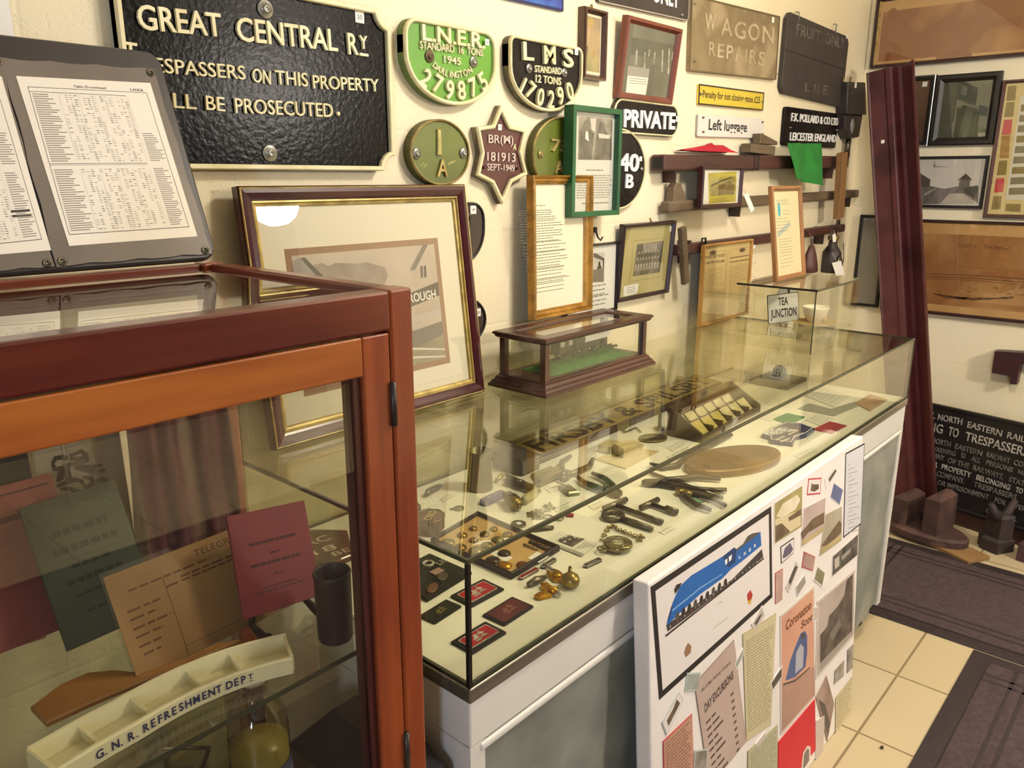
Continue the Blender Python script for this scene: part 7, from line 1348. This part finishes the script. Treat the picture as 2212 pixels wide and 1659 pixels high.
# china condiment tray
CHT = mat('cream_glazed_china', '#e3dab2', .15, 0, '#dbd1a6', ns=4, coat=.5); NAVY = mat('navy_transfer', '#2b2a52', .5)
F = [atZ(*p, zs) for p in ((126, 1705), (160, 1684), (205, 1655), (250, 1628), (300, 1600), (345, 1572), (390, 1546), (435, 1523), (480, 1503), (520, 1487), (560, 1474), (600, 1463), (634, 1455))]
F = [Vector((p.x, p.y)) for p in F]; n = len(F); WD, HT = .052, .021
N_ = []
for i in range(n): d = F[min(i + 1, n - 1)] - F[max(i - 1, 0)]; d.normalize(); N_.append(Vector((-d.y, d.x)))
t = thing('condiment_tray', 'curved cream china tray with compartments lettered G.N.R. REFRESHMENT DEPT on the glass shelf', 'tray', lay(F[n // 2].x, F[n // 2].y, zs)); o = lambda mb, nm: mb.obj(nm, t, M=Matrix())
sec = [(0, 0), (-.001, HT - .002), (.001, HT), (.004, HT), (.007, HT - .003), (.014, .005), (WD - .012, .005), (WD - .004, HT + .001), (WD - .001, HT + .002), (WD, HT), (WD, 0)]; vs = []; fs = []; k = len(sec)
for i in range(n): vs += [(F[i].x + N_[i].x * a_, F[i].y + N_[i].y * a_, zs + z) for a_, z in sec]
for i in range(n - 1):
    for j in range(k): j2 = (j + 1) % k; fs.append((i * k + j, i * k + j2, (i + 1) * k + j2, (i + 1) * k + j))
o(MB().add(vs, fs, CHT, False), 'dish')
for i, nm in ((0, 'end_wall'), (2.6, 'divider'), (4.9, 'divider'), (7.3, 'divider'), (9.2, 'divider'), (n - 1.001, 'end_wall')):
    i0 = min(int(i), n - 2); f = i - i0; c = F[i0] * (1 - f) + F[i0 + 1] * f; nv = N_[i0]; tv = Vector((nv.y, -nv.x)); Mx = Matrix(((tv.x, nv.x, 0, c.x), (tv.y, nv.y, 0, c.y), (0, 0, 1, zs), (0, 0, 0, 1))); m = MB(); m.M = Mx @ basis((-.002, 0, 0), (0, 1, 0), (0, 0, 1)); hh = HT + .001 if nm == 'end_wall' else HT - .003
    m.prism([(.002, .002), (WD - .002, .002), (WD - .003, hh), (.004 if nm == 'end_wall' else .010, hh if nm == 'end_wall' else hh * .75), (.002, hh * .7)], 0, .004, CHT, .001); o(m, nm)
L_ = [0]
for i in range(n - 1): L_.append(L_[-1] + (F[i + 1] - F[i]).length)
def atlen(s):
    for i in range(n - 1):
        if L_[i + 1] >= s or i == n - 2: f = (s - L_[i]) / (L_[i + 1] - L_[i]); return F[i] * (1 - f) + F[i + 1] * f, (F[i + 1] - F[i]).normalized()
m = MB(); tot = L_[-1]
def onfront(px):
    best = None
    for i in range(n - 1):
        d = F[i + 1] - F[i]; nv = Vector((d.y, -d.x, 0)).normalized(); p = onplane(px, Vector((F[i].x, F[i].y, zs)), nv); f = ((Vector((p.x, p.y)) - F[i]).dot(d)) / d.length_squared
        if -.05 <= f <= 1.05: best = (L_[i] + f * d.length)
    return best
s0, s1 = onfront((212, 1612)) or .12 * tot, onfront((540, 1453)) or .8 * tot; S_ = 'G. N. R. REFRESHMENT DEPT'
wts = [.5 if ch in ' .' else 1.3 if ch == 'M' else 1 for ch in S_]; cum = [sum(wts[:i]) + wts[i] / 2 for i in range(len(S_))]
for ch, cc in zip(S_, cum):
    if ch == ' ': continue
    s = s0 + (s1 - s0) * (cc - cum[0]) / (cum[-1] - cum[0]); c, tv = atlen(s); small = (ch == 'T' and cc == cum[-1]); m.M = basis((c.x + tv.y * .0014, c.y - tv.x * .0014, zs + HT * .52), (tv.x, tv.y, 0), (0, 0, 1)); 
    if ch == '.': m.flat(rectp(-.0008, -.005, .0008, -.0035), 0, NAVY)
    elif small: m.text(ch, 0, .001, .0065, NAVY, bold=.02).flat(rectp(-.002, -.005, .002, -.0042), 0, NAVY)
    else: m.text(ch, 0, 0, .0098, NAVY, bold=.02, cond=.82)
m.M = Matrix(); o(m, 'lettering')
# tan leather folder behind the tray
q = [(66, 1530), (130, 1482), (190, 1456), (250, 1450), (305, 1456), (400, 1425), (470, 1392), (520, 1385), (420, 1432), (300, 1478), (200, 1520), (100, 1566)]
c = atZ(300, 1480, zs); P2 = Pl(lay(c.x, c.y, zs), .003); solid('leather_pad', MB().prism(P2.poly(q), 0, .006, mat('tan_pad', '#96692f', .45, 0, '#7d5426', ns=6, coat=.2), .002), 'flat tan leather pad lying behind the china tray', 'pad', lay(c.x, c.y, zs))
# dark tumbler with a tag
c = (.503, -.540); t = thing('leather_dice_cup', 'tall dark brown cylindrical cup with a tag beside the showcase door post', 'cup', lay(*c, zs)); DKB = mat('dark_brown_leather', '#241a18', .5, 0, '#30231f', ns=10); MB().lathe([(.020, 0), (.0215, .003), (.0225, .085), (.0235, .088), (.0225, .091), (.0205, .089), (.019, .006), (1e-5, .005)], DKB, 28).obj('body', t)
tp = onplane((790, 1165), Vector((c[0], c[1] - .026, 0)), Vector((.4, -.92, 0))); cd_ = [onplane(p, Vector((c[0], c[1] - .026, 0)), Vector((.4, -.92, 0))) for p in ((773, 1235), (780, 1224), (795, 1222), (801, 1230), (803, 1280), (775, 1281))]
cc = sum(cd_, Vector()) / 6; M = basis(cc, (.92, .4, 0), (0, 0, 1)); I = M.inverted(); t = thing('price_tag', 'pale blue-grey string tag hanging on the tall dark cup', 'tag', M); MB().prism([((I @ p).x, (I @ p).y) for p in cd_], 0, .0008, mat('pale_blue_card', '#b9c0c8', .7)).obj('card', t); a_ = I @ tp; MB().tube([(a_.x, a_.y, .0), (a_.x - .002, (a_.y + .02) / 2, .002), (0, ((I @ cd_[1]).y - .003), .001)], .0006, MATS['white_string'], 5).obj('string', t)
# lower shelf with oil bottle, hand lamp and tins
LZ = .60; MB().box(KX0 + .03, KY0 + .04, LZ - .012, KX1 - .016, KY1 - .03, LZ, DARKW).obj('lower_shelf', showcase, M=Matrix()); lz = LZ + .0005
c = (.447, -.430); t = thing('oil_bottle', 'round glass bottle of lamp oil with a dark blue label on the lower shelf', 'bottle', lay(*c, lz)); BTG = glass('bottle_glass', (.80, .77, .58, 1)); MB().lathe([(.030, 0), (.038, .004), (.040, .02), (.040, .175), (.037, .195), (.028, .212), (.017, .222), (.016, .238), (.018, .240), (.018, .246), (.014, .246)], BTG, 30).obj('body', t); MB().lathe([(.0175, .244), (.0185, .247), (.0185, .262), (.016, .265), (1e-5, .265)], mat('white_cap', '#c9c5b5', .4), 20).obj('cap', t); MB().lathe([(.0375, .006), (.0378, .150), (1e-5, .151)], mat('lamp_oil', '#8f8247', .3), 24).obj('oil', t)
BLB = mat('dark_blue_label', '#232c4c', .5); MB().lathe([(.0404, .03), (.0404, .125)], BLB, 30).obj('label', t); m = MB()
for i, ch in enumerate('Lamp Oil'):
    a_ = radians(-118 + i * 11.5); 
    if ch != ' ': m.M = basis((.0408 * cos(a_), .0408 * sin(a_), .108), (-sin(a_), cos(a_), 0), (0, 0, 1)); m.text(ch, 0, 0, .011, WHITEP, bold=.02)
m.obj('lettering', t)
c = (.315, -.44); t = thing('railway_hand_lamp', 'dark metal hand lamp with shiny domed top on the shelf under the china tray', 'lamp', lay(*c, lz)); MB().lathe([(.045, 0), (.046, .004), (.046, .12), (.042, .125)], DARKFE, 24).obj('body', t); MB().ball((0, 0, .15), .052, mat('shiny_grey_metal', '#8d857a', .18, .8), 1.1, .7, .6, 20).obj('dome', t); MB().tube([(.03, 0, .13), (.06, 0, .19), (0, 0, .225), (-.06, 0, .19), (-.03, 0, .13)], .003, STEEL).obj('handle', t)
c = (.385, -.40); t = thing('gold_tin', 'small gold topped tin between the oil bottle and the hand lamp', 'tin', lay(*c, lz, 20)); MB().box(-.02, -.025, 0, .02, .025, .055, DKB, .002).obj('body', t); MB().box(-.021, -.026, .055, .021, .026, .065, GOLDT, .002).obj('lid', t)
for lab, c, s, mt in (('crumpled clear cellophane packet behind the oil bottle', (.40, -.31), (.05, .03, .20), 'pale_olive_packet'), ('dark wooden box on the lower shelf left of the hand lamp', (.20, -.42), (.05, .06, .13), 'dark_box_brown')): solid('packet' if 'packet' in lab else 'wooden_box', MB().box(-s[0], -s[1], 0, s[0], s[1], s[2], mat(mt, '#857e56', .4, 0, '#6d6746', ns=12, bump=.5, bs=16), .006), lab, 'packet' if 'packet' in lab else 'box', lay(*c, lz, 12))
# black flat case standing between showcase and counter
PY = [(.59, .0), (.60, .55), (.592, .668), (.548, .694), (.385, .694), (.20, .51), (.20, 0)]; m = MB(); m.M = basis((.595, 0, .001), (0, -1, 0), (0, 0, 1)); m.prism(PY, -.045, .0, mat('black_case_cloth', '#141114', .7, 0, '#1d191c', ns=9), .003); solid('black_case', m, 'black flat carrying case standing in the gap between the showcase and the counter', 'case')
# ------------------------------------------------------------------ white canvas of pasted prints leaning on the counter
bx0, bx1 = 1.050, 2.108; M = basis(((bx0 + bx1) / 2, -.709, .002), (1, 0, 0), (0, .056, .815)); hC = hypot(.056, .815); P = Pl(M, 0); w2 = (bx1 - bx0) / 2
CANV = mat('white_canvas', '#e6dfd9', .75, 0, '#e0d8d2', ns=5, bump=.15, bs=260)
t = thing('collage_canvas', 'white canvas board covered with pasted railway prints leaning against the counter front', 'board', M); MB().box(-w2, 0, -.032, w2, hC, 0, CANV, .004).obj('canvas', t)
zc = [.0006]
def pr(name, pts, mt, label=None, border=None, bw=.004, art=None):
    z = zc[0]; zc[0] += .00006; m = MB(); q = P.poly(pts); m.prism(q, 0.0002, z, border or mt)
    if border: m.flat(inset(q if area2(q) > 0 else q[::-1], bw), z + .0001, mt)
    if art: art(m, z + .0002)
    o = m.obj(name, t)
    if label: o['label'] = label
    return o
BLKB = mat('black_print_border', '#1d1615', .6); LILW = mat('lilac_white_paper', '#ddd5d0', .7)
def loco(m, z):
    BL = mat('loco_blue', '#1458a0', .5, 0, '#1a63ad', ns=6); BD = mat('loco_dark_blue', '#0d3566', .5); RD = mat('loco_red', '#a8332c', .6)
    f = lambda pts, mt, dz=0: m.flat(P.poly(pts), z + dz, mt)
    f([(1438, 1350), (1580, 1252), (1645, 1186), (1648, 1203), (1600, 1246), (1550, 1282), (1480, 1336), (1441, 1364)], mat('loco_frames', '#3a302d', .7))
    f([(1438.6, 1350), (1446, 1322), (1452, 1302), (1462, 1278), (1472, 1262), (1492, 1243), (1527, 1222), (1563, 1200), (1585, 1182), (1588, 1187), (1642, 1149), (1644, 1178), (1600, 1214), (1578, 1230), (1560, 1249), (1512, 1283), (1476, 1316), (1441, 1350)], BL, .0001)
    f([(1455, 1274), (1460, 1263), (1472, 1258), (1468, 1268), (1457, 1283)], SEPIA[0], .0002); f([(1440, 1342), (1449, 1310), (1453, 1306), (1446, 1336)], BD, .0002)
    f([(1560, 1202), (1585, 1182), (1590, 1186), (1588, 1214), (1572, 1226)], BD, .00015); f([(1588, 1187), (1604, 1175), (1614, 1158), (1624, 1152), (1642, 1149), (1590, 1190)], SEPIA[1], .0002)
    f([(1565, 1210), (1570, 1206), (1570, 1217), (1566, 1220)], WHITEP, .0003); f([(1573, 1203), (1580, 1197), (1579, 1208), (1574, 1214)], WHITEP, .0003)
    for i in range(9): x = 1462 + i * 13; y = 1322 - i * 9.1; p = P(x, y + 9); m.flat(oval(.014, .017, 14, *p), z + .0002, SEPIA[0] if i % 3 else SEPIA[1])
    f([(1450, 1318), (1512, 1268), (1560, 1238), (1560, 1240), (1512, 1271), (1451, 1321)], mat('pale_line', '#7ea6cf', .6), .0002)
    for i in range(26): x = 1446 + i * 7.8; y = 1352 - i * 5.8; f([(x, y), (x + 2, y - 2), (x + 2, y + 2), (x, y + 4)], (SEPIA[4], SEPIA[2], RD, SEPIA[0])[(i * 7) % 4 if i < 8 else (i * 5) % 2], .00025)
    f([(1436, 1372), (1649, 1204), (1650, 1207), (1437, 1376)], SEPIA[0], .0001)
    for ch, x, y in (('L', 1597, 1202), ('N', 1608, 1195), ('E', 1619, 1187), ('R', 1630, 1178)): ptext(m, P, ch, (x - 2.2, y + 1.5), (x + 2.2, y - 1.5), 7, SEPIA[6], z + .0003, 0, .03)
    f([(1613, 1284), (1620, 1274), (1625, 1284), (1623, 1294), (1614, 1298)], RD, .0001); f([(1614, 1297), (1623, 1293), (1621, 1304), (1616, 1306)], mat('crest_yellow', '#cda63a', .6), .0001); f([(1480, 1398), (1486, 1388), (1493, 1396), (1491, 1410), (1480, 1420), (1477, 1410)], mat('crest_brown', '#8d6a4e', .7), .0001)
    for a, b in (((1540, 1356), (1571, 1332)), ((1550, 1303), (1559, 1297))): f([a, b, (b[0], b[1] + 3), (a[0], a[1] + 3)], SEPIA[4], .0001)
pr('pasted_print', [(1405, 1268), (1665.5, 1093.7), (1668, 1290), (1423.4, 1512)], LILW, 'black bordered print of a blue streamlined locomotive', BLKB, .013, loco)
def scene(*polys): return lambda m, z: [m.flat(P.poly(p), z + i * .00005, mt) for i, (p, mt) in enumerate(polys)]
OLP = mat('print_olive_sky', '#a99c62', .6, 0, '#8f8450', ns=12); CRP = mat('print_cream_smoke', '#e2d8be', .6, 0, '#d0c4a0', ns=14); BRP = mat('print_brown_train', '#6f5a46', .6, 0, '#54432f', ns=24, nd=5); LVP = mat('print_lilac_sky', '#b9a6a0', .6, 0, '#a8948c', ns=7); GNP = mat('print_meadow', '#b9a87a', .6, 0, '#a08f5e', ns=9)
pr('pasted_photograph', [(1671.5, 1086), (1733.5, 1046), (1732, 1139), (1671.5, 1178)], OLP, 'olive print of a train trailing cream smoke', LILW, .003, scene(([(1676, 1116), (1690, 1088), (1722, 1068), (1728, 1080), (1718, 1100), (1690, 1118)], CRP), ([(1674, 1122), (1700, 1112), (1728, 1102), (1729, 1134), (1674, 1170)], mat('print_pale_field', '#cdbf97', .6)), ([(1674, 1136), (1688, 1130), (1706, 1148), (1674, 1172)], BRP), ([(1702, 1118), (1730, 1098), (1730, 1112), (1704, 1126)], BRP)))
pr('pasted_stamp', [(1746, 1033.5), (1774, 1031.6), (1771.5, 1067), (1742.4, 1069.6)], LILW, 'red edged stamp with a small train', mat('stamp_red', '#b23b40', .6), .0035, scene(([(1750, 1060), (1752, 1044), (1757, 1046), (1768, 1046), (1768, 1056), (1758, 1062)], BRP)))
pr('pasted_slip', [(1780, 1034), (1802, 1006), (1809, 1015), (1784, 1058)], LILW, 'narrow slip with a dark strip', None, 0, scene(([(1789, 1034), (1804, 1013), (1806, 1018), (1791, 1042)], SEPIA[1])))
pr('pasted_stamp', [(1800.6, 1041.8), (1821, 1057), (1813, 1091.6), (1792.5, 1074.7)], mat('slate_blue_print', '#5a6488', .6), 'slate blue stamp tilted on its corner', LILW, .002)
def listart(m, z):
    for i in range(18): y = 990 + i * 8.4; m.flat(P.poly([(1831, y + 16), (1838 + (i * 7) % 20, y + 10), (1838 + (i * 7) % 20, y + 11.5), (1831, y + 17.5)]), z, SEPIA[3])
pr('pasted_list', [(1826, 979), (1867, 957), (1859.5, 1131.6), (1821, 1162)], mat('cool_paper', '#c9c8cc', .7), 'tall black edged printed list', BLKB, .004, listart)
pr('pasted_photograph', [(1735, 1097.5), (1783.4, 1072), (1780, 1149), (1728.5, 1185)], LVP, 'lilac-brown print of a dark approaching train', LILW, .003, scene(([(1730, 1150), (1755, 1120), (1780, 1106), (1779, 1130), (1745, 1150), (1731, 1168)], BRP), ([(1731, 1168), (1778, 1138), (1778, 1146), (1731, 1180)], GNP)))
pr('pasted_photograph', [(1783, 1112), (1818, 1094), (1817, 1167), (1769, 1202)], mat('print_grey_sky', '#b0a692', .6, 0, '#9c927e', ns=8), 'pale print of a train crossing a yellow field', None, 0, scene(([(1772, 1180), (1812, 1124), (1817, 1130), (1816, 1150), (1790, 1178)], BRP), ([(1771, 1188), (1816, 1154), (1816, 1165), (1770, 1198)], GNP)))
pr('pasted_photograph', [(1797, 1200), (1854, 1150), (1852.5, 1200), (1795.6, 1248)], PHMIX, 'wide black and grey station photograph', LILW, .004, scene(([(1802, 1208), (1812, 1200), (1812, 1222), (1802, 1230)], SEPIA[4]), ([(1816, 1202), (1836, 1184), (1836, 1192), (1818, 1210)], SEPIA[3])))
pr('pasted_stamp', [(1685.4, 1181), (1714.6, 1161), (1713, 1195), (1686.7, 1217.7)], LILW, 'black edged stamp with a purple-grey engine', BLKB, .002, scene(([(1689, 1204), (1694, 1184), (1706, 1172), (1712, 1186), (1706, 1196), (1692, 1206)], mat('print_purple_grey', '#5d5468', .6))))
pr('pasted_stamp', [(1736, 1191), (1760, 1202.5), (1755, 1233), (1731, 1225)], mat('dusty_pink_print', '#a88a80', .6, 0, '#94756b', ns=20), 'red bordered pinkish stamp', mat('stamp_red', '#b23b40'), .002)
pr('pasted_slip', [(1718, 1211), (1725, 1222.8), (1703, 1280), (1695.6, 1268.4)], SEPIA[4], 'narrow grey slip standing on its corner', LILW, .002, scene(([(1716, 1222), (1722, 1224), (1706, 1264), (1702, 1256)], SEPIA[1])))
pr('pasted_ticket', [(1674, 1238), (1690, 1228), (1689, 1293.7), (1674, 1305)], mat('pink_ticket', '#bf9f92', .7, 0, '#a98b80', ns=30), 'long narrow pinkish ticket', mat('stamp_red', '#b23b40'), .0015)
pr('pasted_stamp', [(1718, 1267), (1737, 1240), (1741, 1258), (1721, 1289)], SEPIA[3], 'small grey stamp beside the narrow slip', LILW, .003); pr('pasted_stamp', [(1765, 1221.5), (1781.6, 1235), (1775, 1268), (1756, 1253)], mat('olive_stamp', '#6c6648', .7, 0, '#8a8464', ns=20), 'small olive stamp tilted on its corner', LILW, .0035)
POSC = mat('poster_peach', '#d1a27a', .65, 0, '#c48f78', ns=3, col3='#cd9a80')
def poster(m, z):
    f = lambda pts, mt, dz=0: m.flat(P.poly(pts), z + dz, mt); PW = mat('poster_brown_letter', '#6b3d1f', .7)
    ptext(m, P, 'Coronation', (1696, 1352), (1751, 1304), 20, PW, z, 0, .03); ptext(m, P, 'Scot', (1729, 1350), (1754, 1330), 16, PW, z, 0, .03)
    f([(1688, 1480), (1758, 1440), (1759, 1500), (1687, 1580)], mat('poster_lower', '#b08a78', .7, 0, '#a07c6c', ns=6)); BLG = mat('poster_blue_grey', '#54628c', .6, 0, '#47547c', ns=9)
    f([(1695, 1470), (1706, 1425), (1718, 1392), (1728, 1368), (1737, 1362), (1742, 1372), (1742, 1410), (1738, 1440), (1716, 1462)], BLG, .0001); f([(1718, 1410), (1728, 1390), (1735, 1398), (1733, 1440), (1716, 1455)], mat('poster_pale_grey', '#a9a9b0', .6), .0002); f([(1728, 1374), (1733, 1366), (1738, 1372), (1734, 1382)], SEPIA[1], .0003)
    f([(1690, 1476), (1716, 1468), (1748, 1440), (1748, 1443), (1716, 1472), (1690, 1480)], SEPIA[1], .0002)
pr('pasted_poster', [(1684, 1330), (1757.6, 1265.6), (1760, 1503.6), (1685.4, 1588)], POSC, 'peach poster lettered Coronation Scot', mat('poster_edge', '#cfc3b8', .7), .006, poster)
pr('pasted_photograph', [(1764, 1298.5), (1846, 1229), (1843.7, 1373), (1761, 1468)], mat('print_pale_steam', '#b5a69c', .6, 0, '#a3948a', ns=9), 'large dark photograph of a steaming engine', mat('poster_edge', '#cfc3b8'), .007, scene(([(1770, 1372), (1786, 1352), (1790, 1330), (1808, 1310), (1822, 1286), (1828, 1252), (1841, 1240), (1839, 1368), (1770, 1448)], mat('print_dark_engine', '#3a302c', .6, 0, '#6a5c52', ns=22, nd=6)), ([(1790, 1370), (1812, 1336), (1816, 1350), (1796, 1384)], SEPIA[2]), ([(1770, 1432), (1838, 1362), (1838, 1372), (1770, 1448)], SEPIA[3])))
pr('pasted_stamp', [(1755, 1311), (1771, 1308), (1768, 1340), (1753, 1343)], mat('faint_stamp', '#c4b3a8', .7), 'faint pinkish stamp over the poster edge', LILW, .003)
LETB = mat('letter_buff', '#c9bd98', .75, 0, '#bdb08a', ns=5); LTI = mat('letter_ink', '#8f8566', .8)
def letter(q, n, mt=None):
    def f(m, z):
        a, b, c, d = (Vector(P(*p)) for p in q); U = lambda u, v: tuple((a * (1 - u) + b * u) * (1 - v) + (d * (1 - u) + c * u) * v)
        for i in range(n):
            v = .08 + .86 * i / n; x = .07
            while x < .9 - RND.random() * .15: l = RND.uniform(.06, .2); m.flat([U(x, v), U(min(x + l * .85, .94), v), U(min(x + l * .85, .94), v + .3 / n), U(x, v + .3 / n)], z, mt or LTI); x += l
    return f
q = [(1603, 1370), (1675, 1325), (1664, 1565), (1611, 1601)]; pr('pasted_letter', q, LETB, 'tall buff handwritten letter', mat('letter_edge', '#a09470', .8), .0012, letter(q, 34))
pr('pasted_slip', [(1645, 1307), (1651, 1328), (1630, 1366), (1622, 1348)], SEPIA[4], 'small grey slip at the corner of the blue locomotive print', LILW, .003, scene(([(1638, 1330), (1646, 1324), (1632, 1350), (1628, 1346)], SEPIA[1])))
EXC = mat('handbill_pink_grey', '#b9a498', .75, 0, '#ad978b', ns=4); EXI = mat('handbill_ink', '#4a3a33', .8)
def excur(m, z):
    ptext(m, P, 'Isle of Man Railway Company', (1513, 1491), (1577, 1427), 8, EXI, z, 0, .02); ptext(m, P, 'DAY EXCURSIONS', (1520, 1530), (1582, 1455), 19, EXI, z, 0, .04)
    for i in range(9):
        x0, y0 = 1523 + i * 2.0, 1560 + i * 15; x1, y1 = 1585 + i * 1.6, 1490 + i * 15
        for u0, u1 in ((0, .16), (.2, .34 + .1 * (i % 3)), (.86, .96)): A = (x0 + (x1 - x0) * u0, y0 + (y1 - y0) * u0); B = (x0 + (x1 - x0) * u1, y0 + (y1 - y0) * u1); m.flat(P.poly([A, B, (B[0], B[1] + 5), (A[0], A[1] + 5)]), z, EXI)
pr('pasted_handbill', [(1499, 1476), (1584, 1382), (1611, 1600), (1531, 1700)], EXC, 'pink-grey handbill headed DAY EXCURSIONS', mat('handbill_edge', '#8a766b', .8), .0012, excur)
pr('pasted_stamp', [(1483, 1453), (1512, 1451.7), (1507, 1492), (1478, 1493.4)], mat('grey_green_stamp', '#8e938a', .7, 0, '#a3a79d', ns=30), 'grey-green stamp at the corner of the handbill', mat('pale_stamp_edge', '#b3bab3', .7), .003)
pr('pasted_photograph', [(1465, 1494), (1474.5, 1512), (1438.6, 1587), (1428.5, 1561)], LILW, 'narrow tilted photograph of dark wagons', mat('pale_stamp_edge', '#b3bab3'), .002, scene(([(1460, 1510), (1467, 1518), (1442, 1568), (1438, 1556), (1452, 1530)], BRP)))
q = [(1431, 1601), (1493, 1542), (1497, 1660), (1434, 1720)]; pr('pasted_notice', q, mat('salmon_card', '#b98d76', .75, 0, '#ad806a', ns=5), 'salmon coloured printed card', mat('stamp_red', '#b23b40'), .0012, letter(q, 14, mat('salmon_ink', '#7d5748', .8)))
pr('pasted_stamp', [(1499, 1621), (1527, 1616), (1525, 1662), (1497, 1668)], PHMID, 'grey photo stamp beside the salmon card', mat('pale_stamp_edge', '#b3bab3'), .003)
pr('pasted_poster', [(1680, 1603), (1759, 1510), (1760, 1620), (1679, 1715)], mat('bright_red_poster', '#c8202f', .6), 'bright red poster with a grey arched picture', None, 0, scene(([(1730, 1650), (1733, 1625), (1742, 1610), (1749, 1612), (1749, 1640), (1731, 1668)], SEPIA[5]), ([(1733, 1650), (1735, 1628), (1742, 1616), (1746, 1618), (1746, 1642), (1733, 1662)], SEPIA[2])))
pr('pasted_photograph', [(1784, 1459), (1800.6, 1520), (1785.4, 1601), (1761, 1505)], mat('diamond_brown', '#7d6459', .6, 0, '#a48d80', ns=8), 'brown diamond shaped photograph', None, 0, scene(([(1766, 1510), (1780, 1520), (1792, 1562), (1786, 1590)], SEPIA[1])))
pr('pasted_photograph', [(1802, 1449), (1822, 1426), (1821, 1459), (1800.6, 1478)], PHMID, 'small grey photograph above the diamond'); pr('pasted_photograph', [(1829.7, 1404), (1842.4, 1391), (1840, 1441.5), (1828.5, 1454)], PHMID, 'narrow grey photograph at the canvas edge')
q = [(1804, 1507), (1840, 1462), (1837, 1534), (1803, 1584.6)]; pr('pasted_letter', q, LETB, 'small buff note near the foot of the canvas', mat('letter_edge', '#a09470'), .0012, letter(q, 9))
pr('pasted_stamp', [(1585.4, 1434), (1603, 1398.5), (1604, 1416), (1588, 1446)], mat('grey_green_stamp', '#8e938a'), 'narrow grey-green slip between handbill and letter', LILW, .002); pr('pasted_stamp', [(1662.7, 1474.4), (1688, 1436.5), (1687, 1462), (1666.5, 1492)], PHMIX, 'dark stamp overlapping the poster edge', LILW, .003); pr('pasted_stamp', [(1761, 1556), (1779, 1545), (1777, 1624), (1761, 1650)], mat('faint_stamp', '#c4b3a8'), 'pale strip of stamps under the diamond', LILW, .002)
q = [(1614, 1622), (1678, 1565.6), (1677, 1670), (1613, 1730)]; pr('pasted_letter', q, mat('greenish_letter', '#b5b295', .75, 0, '#aaa78a', ns=5), 'greenish letter at the foot of the canvas', mat('letter_edge', '#a09470'), .0012, letter(q, 16)); pr('pasted_slip', [(1630, 1606), (1652, 1578), (1654, 1590), (1634, 1622)], SEPIA[4], 'grey slip between the two letters', LILW, .003)
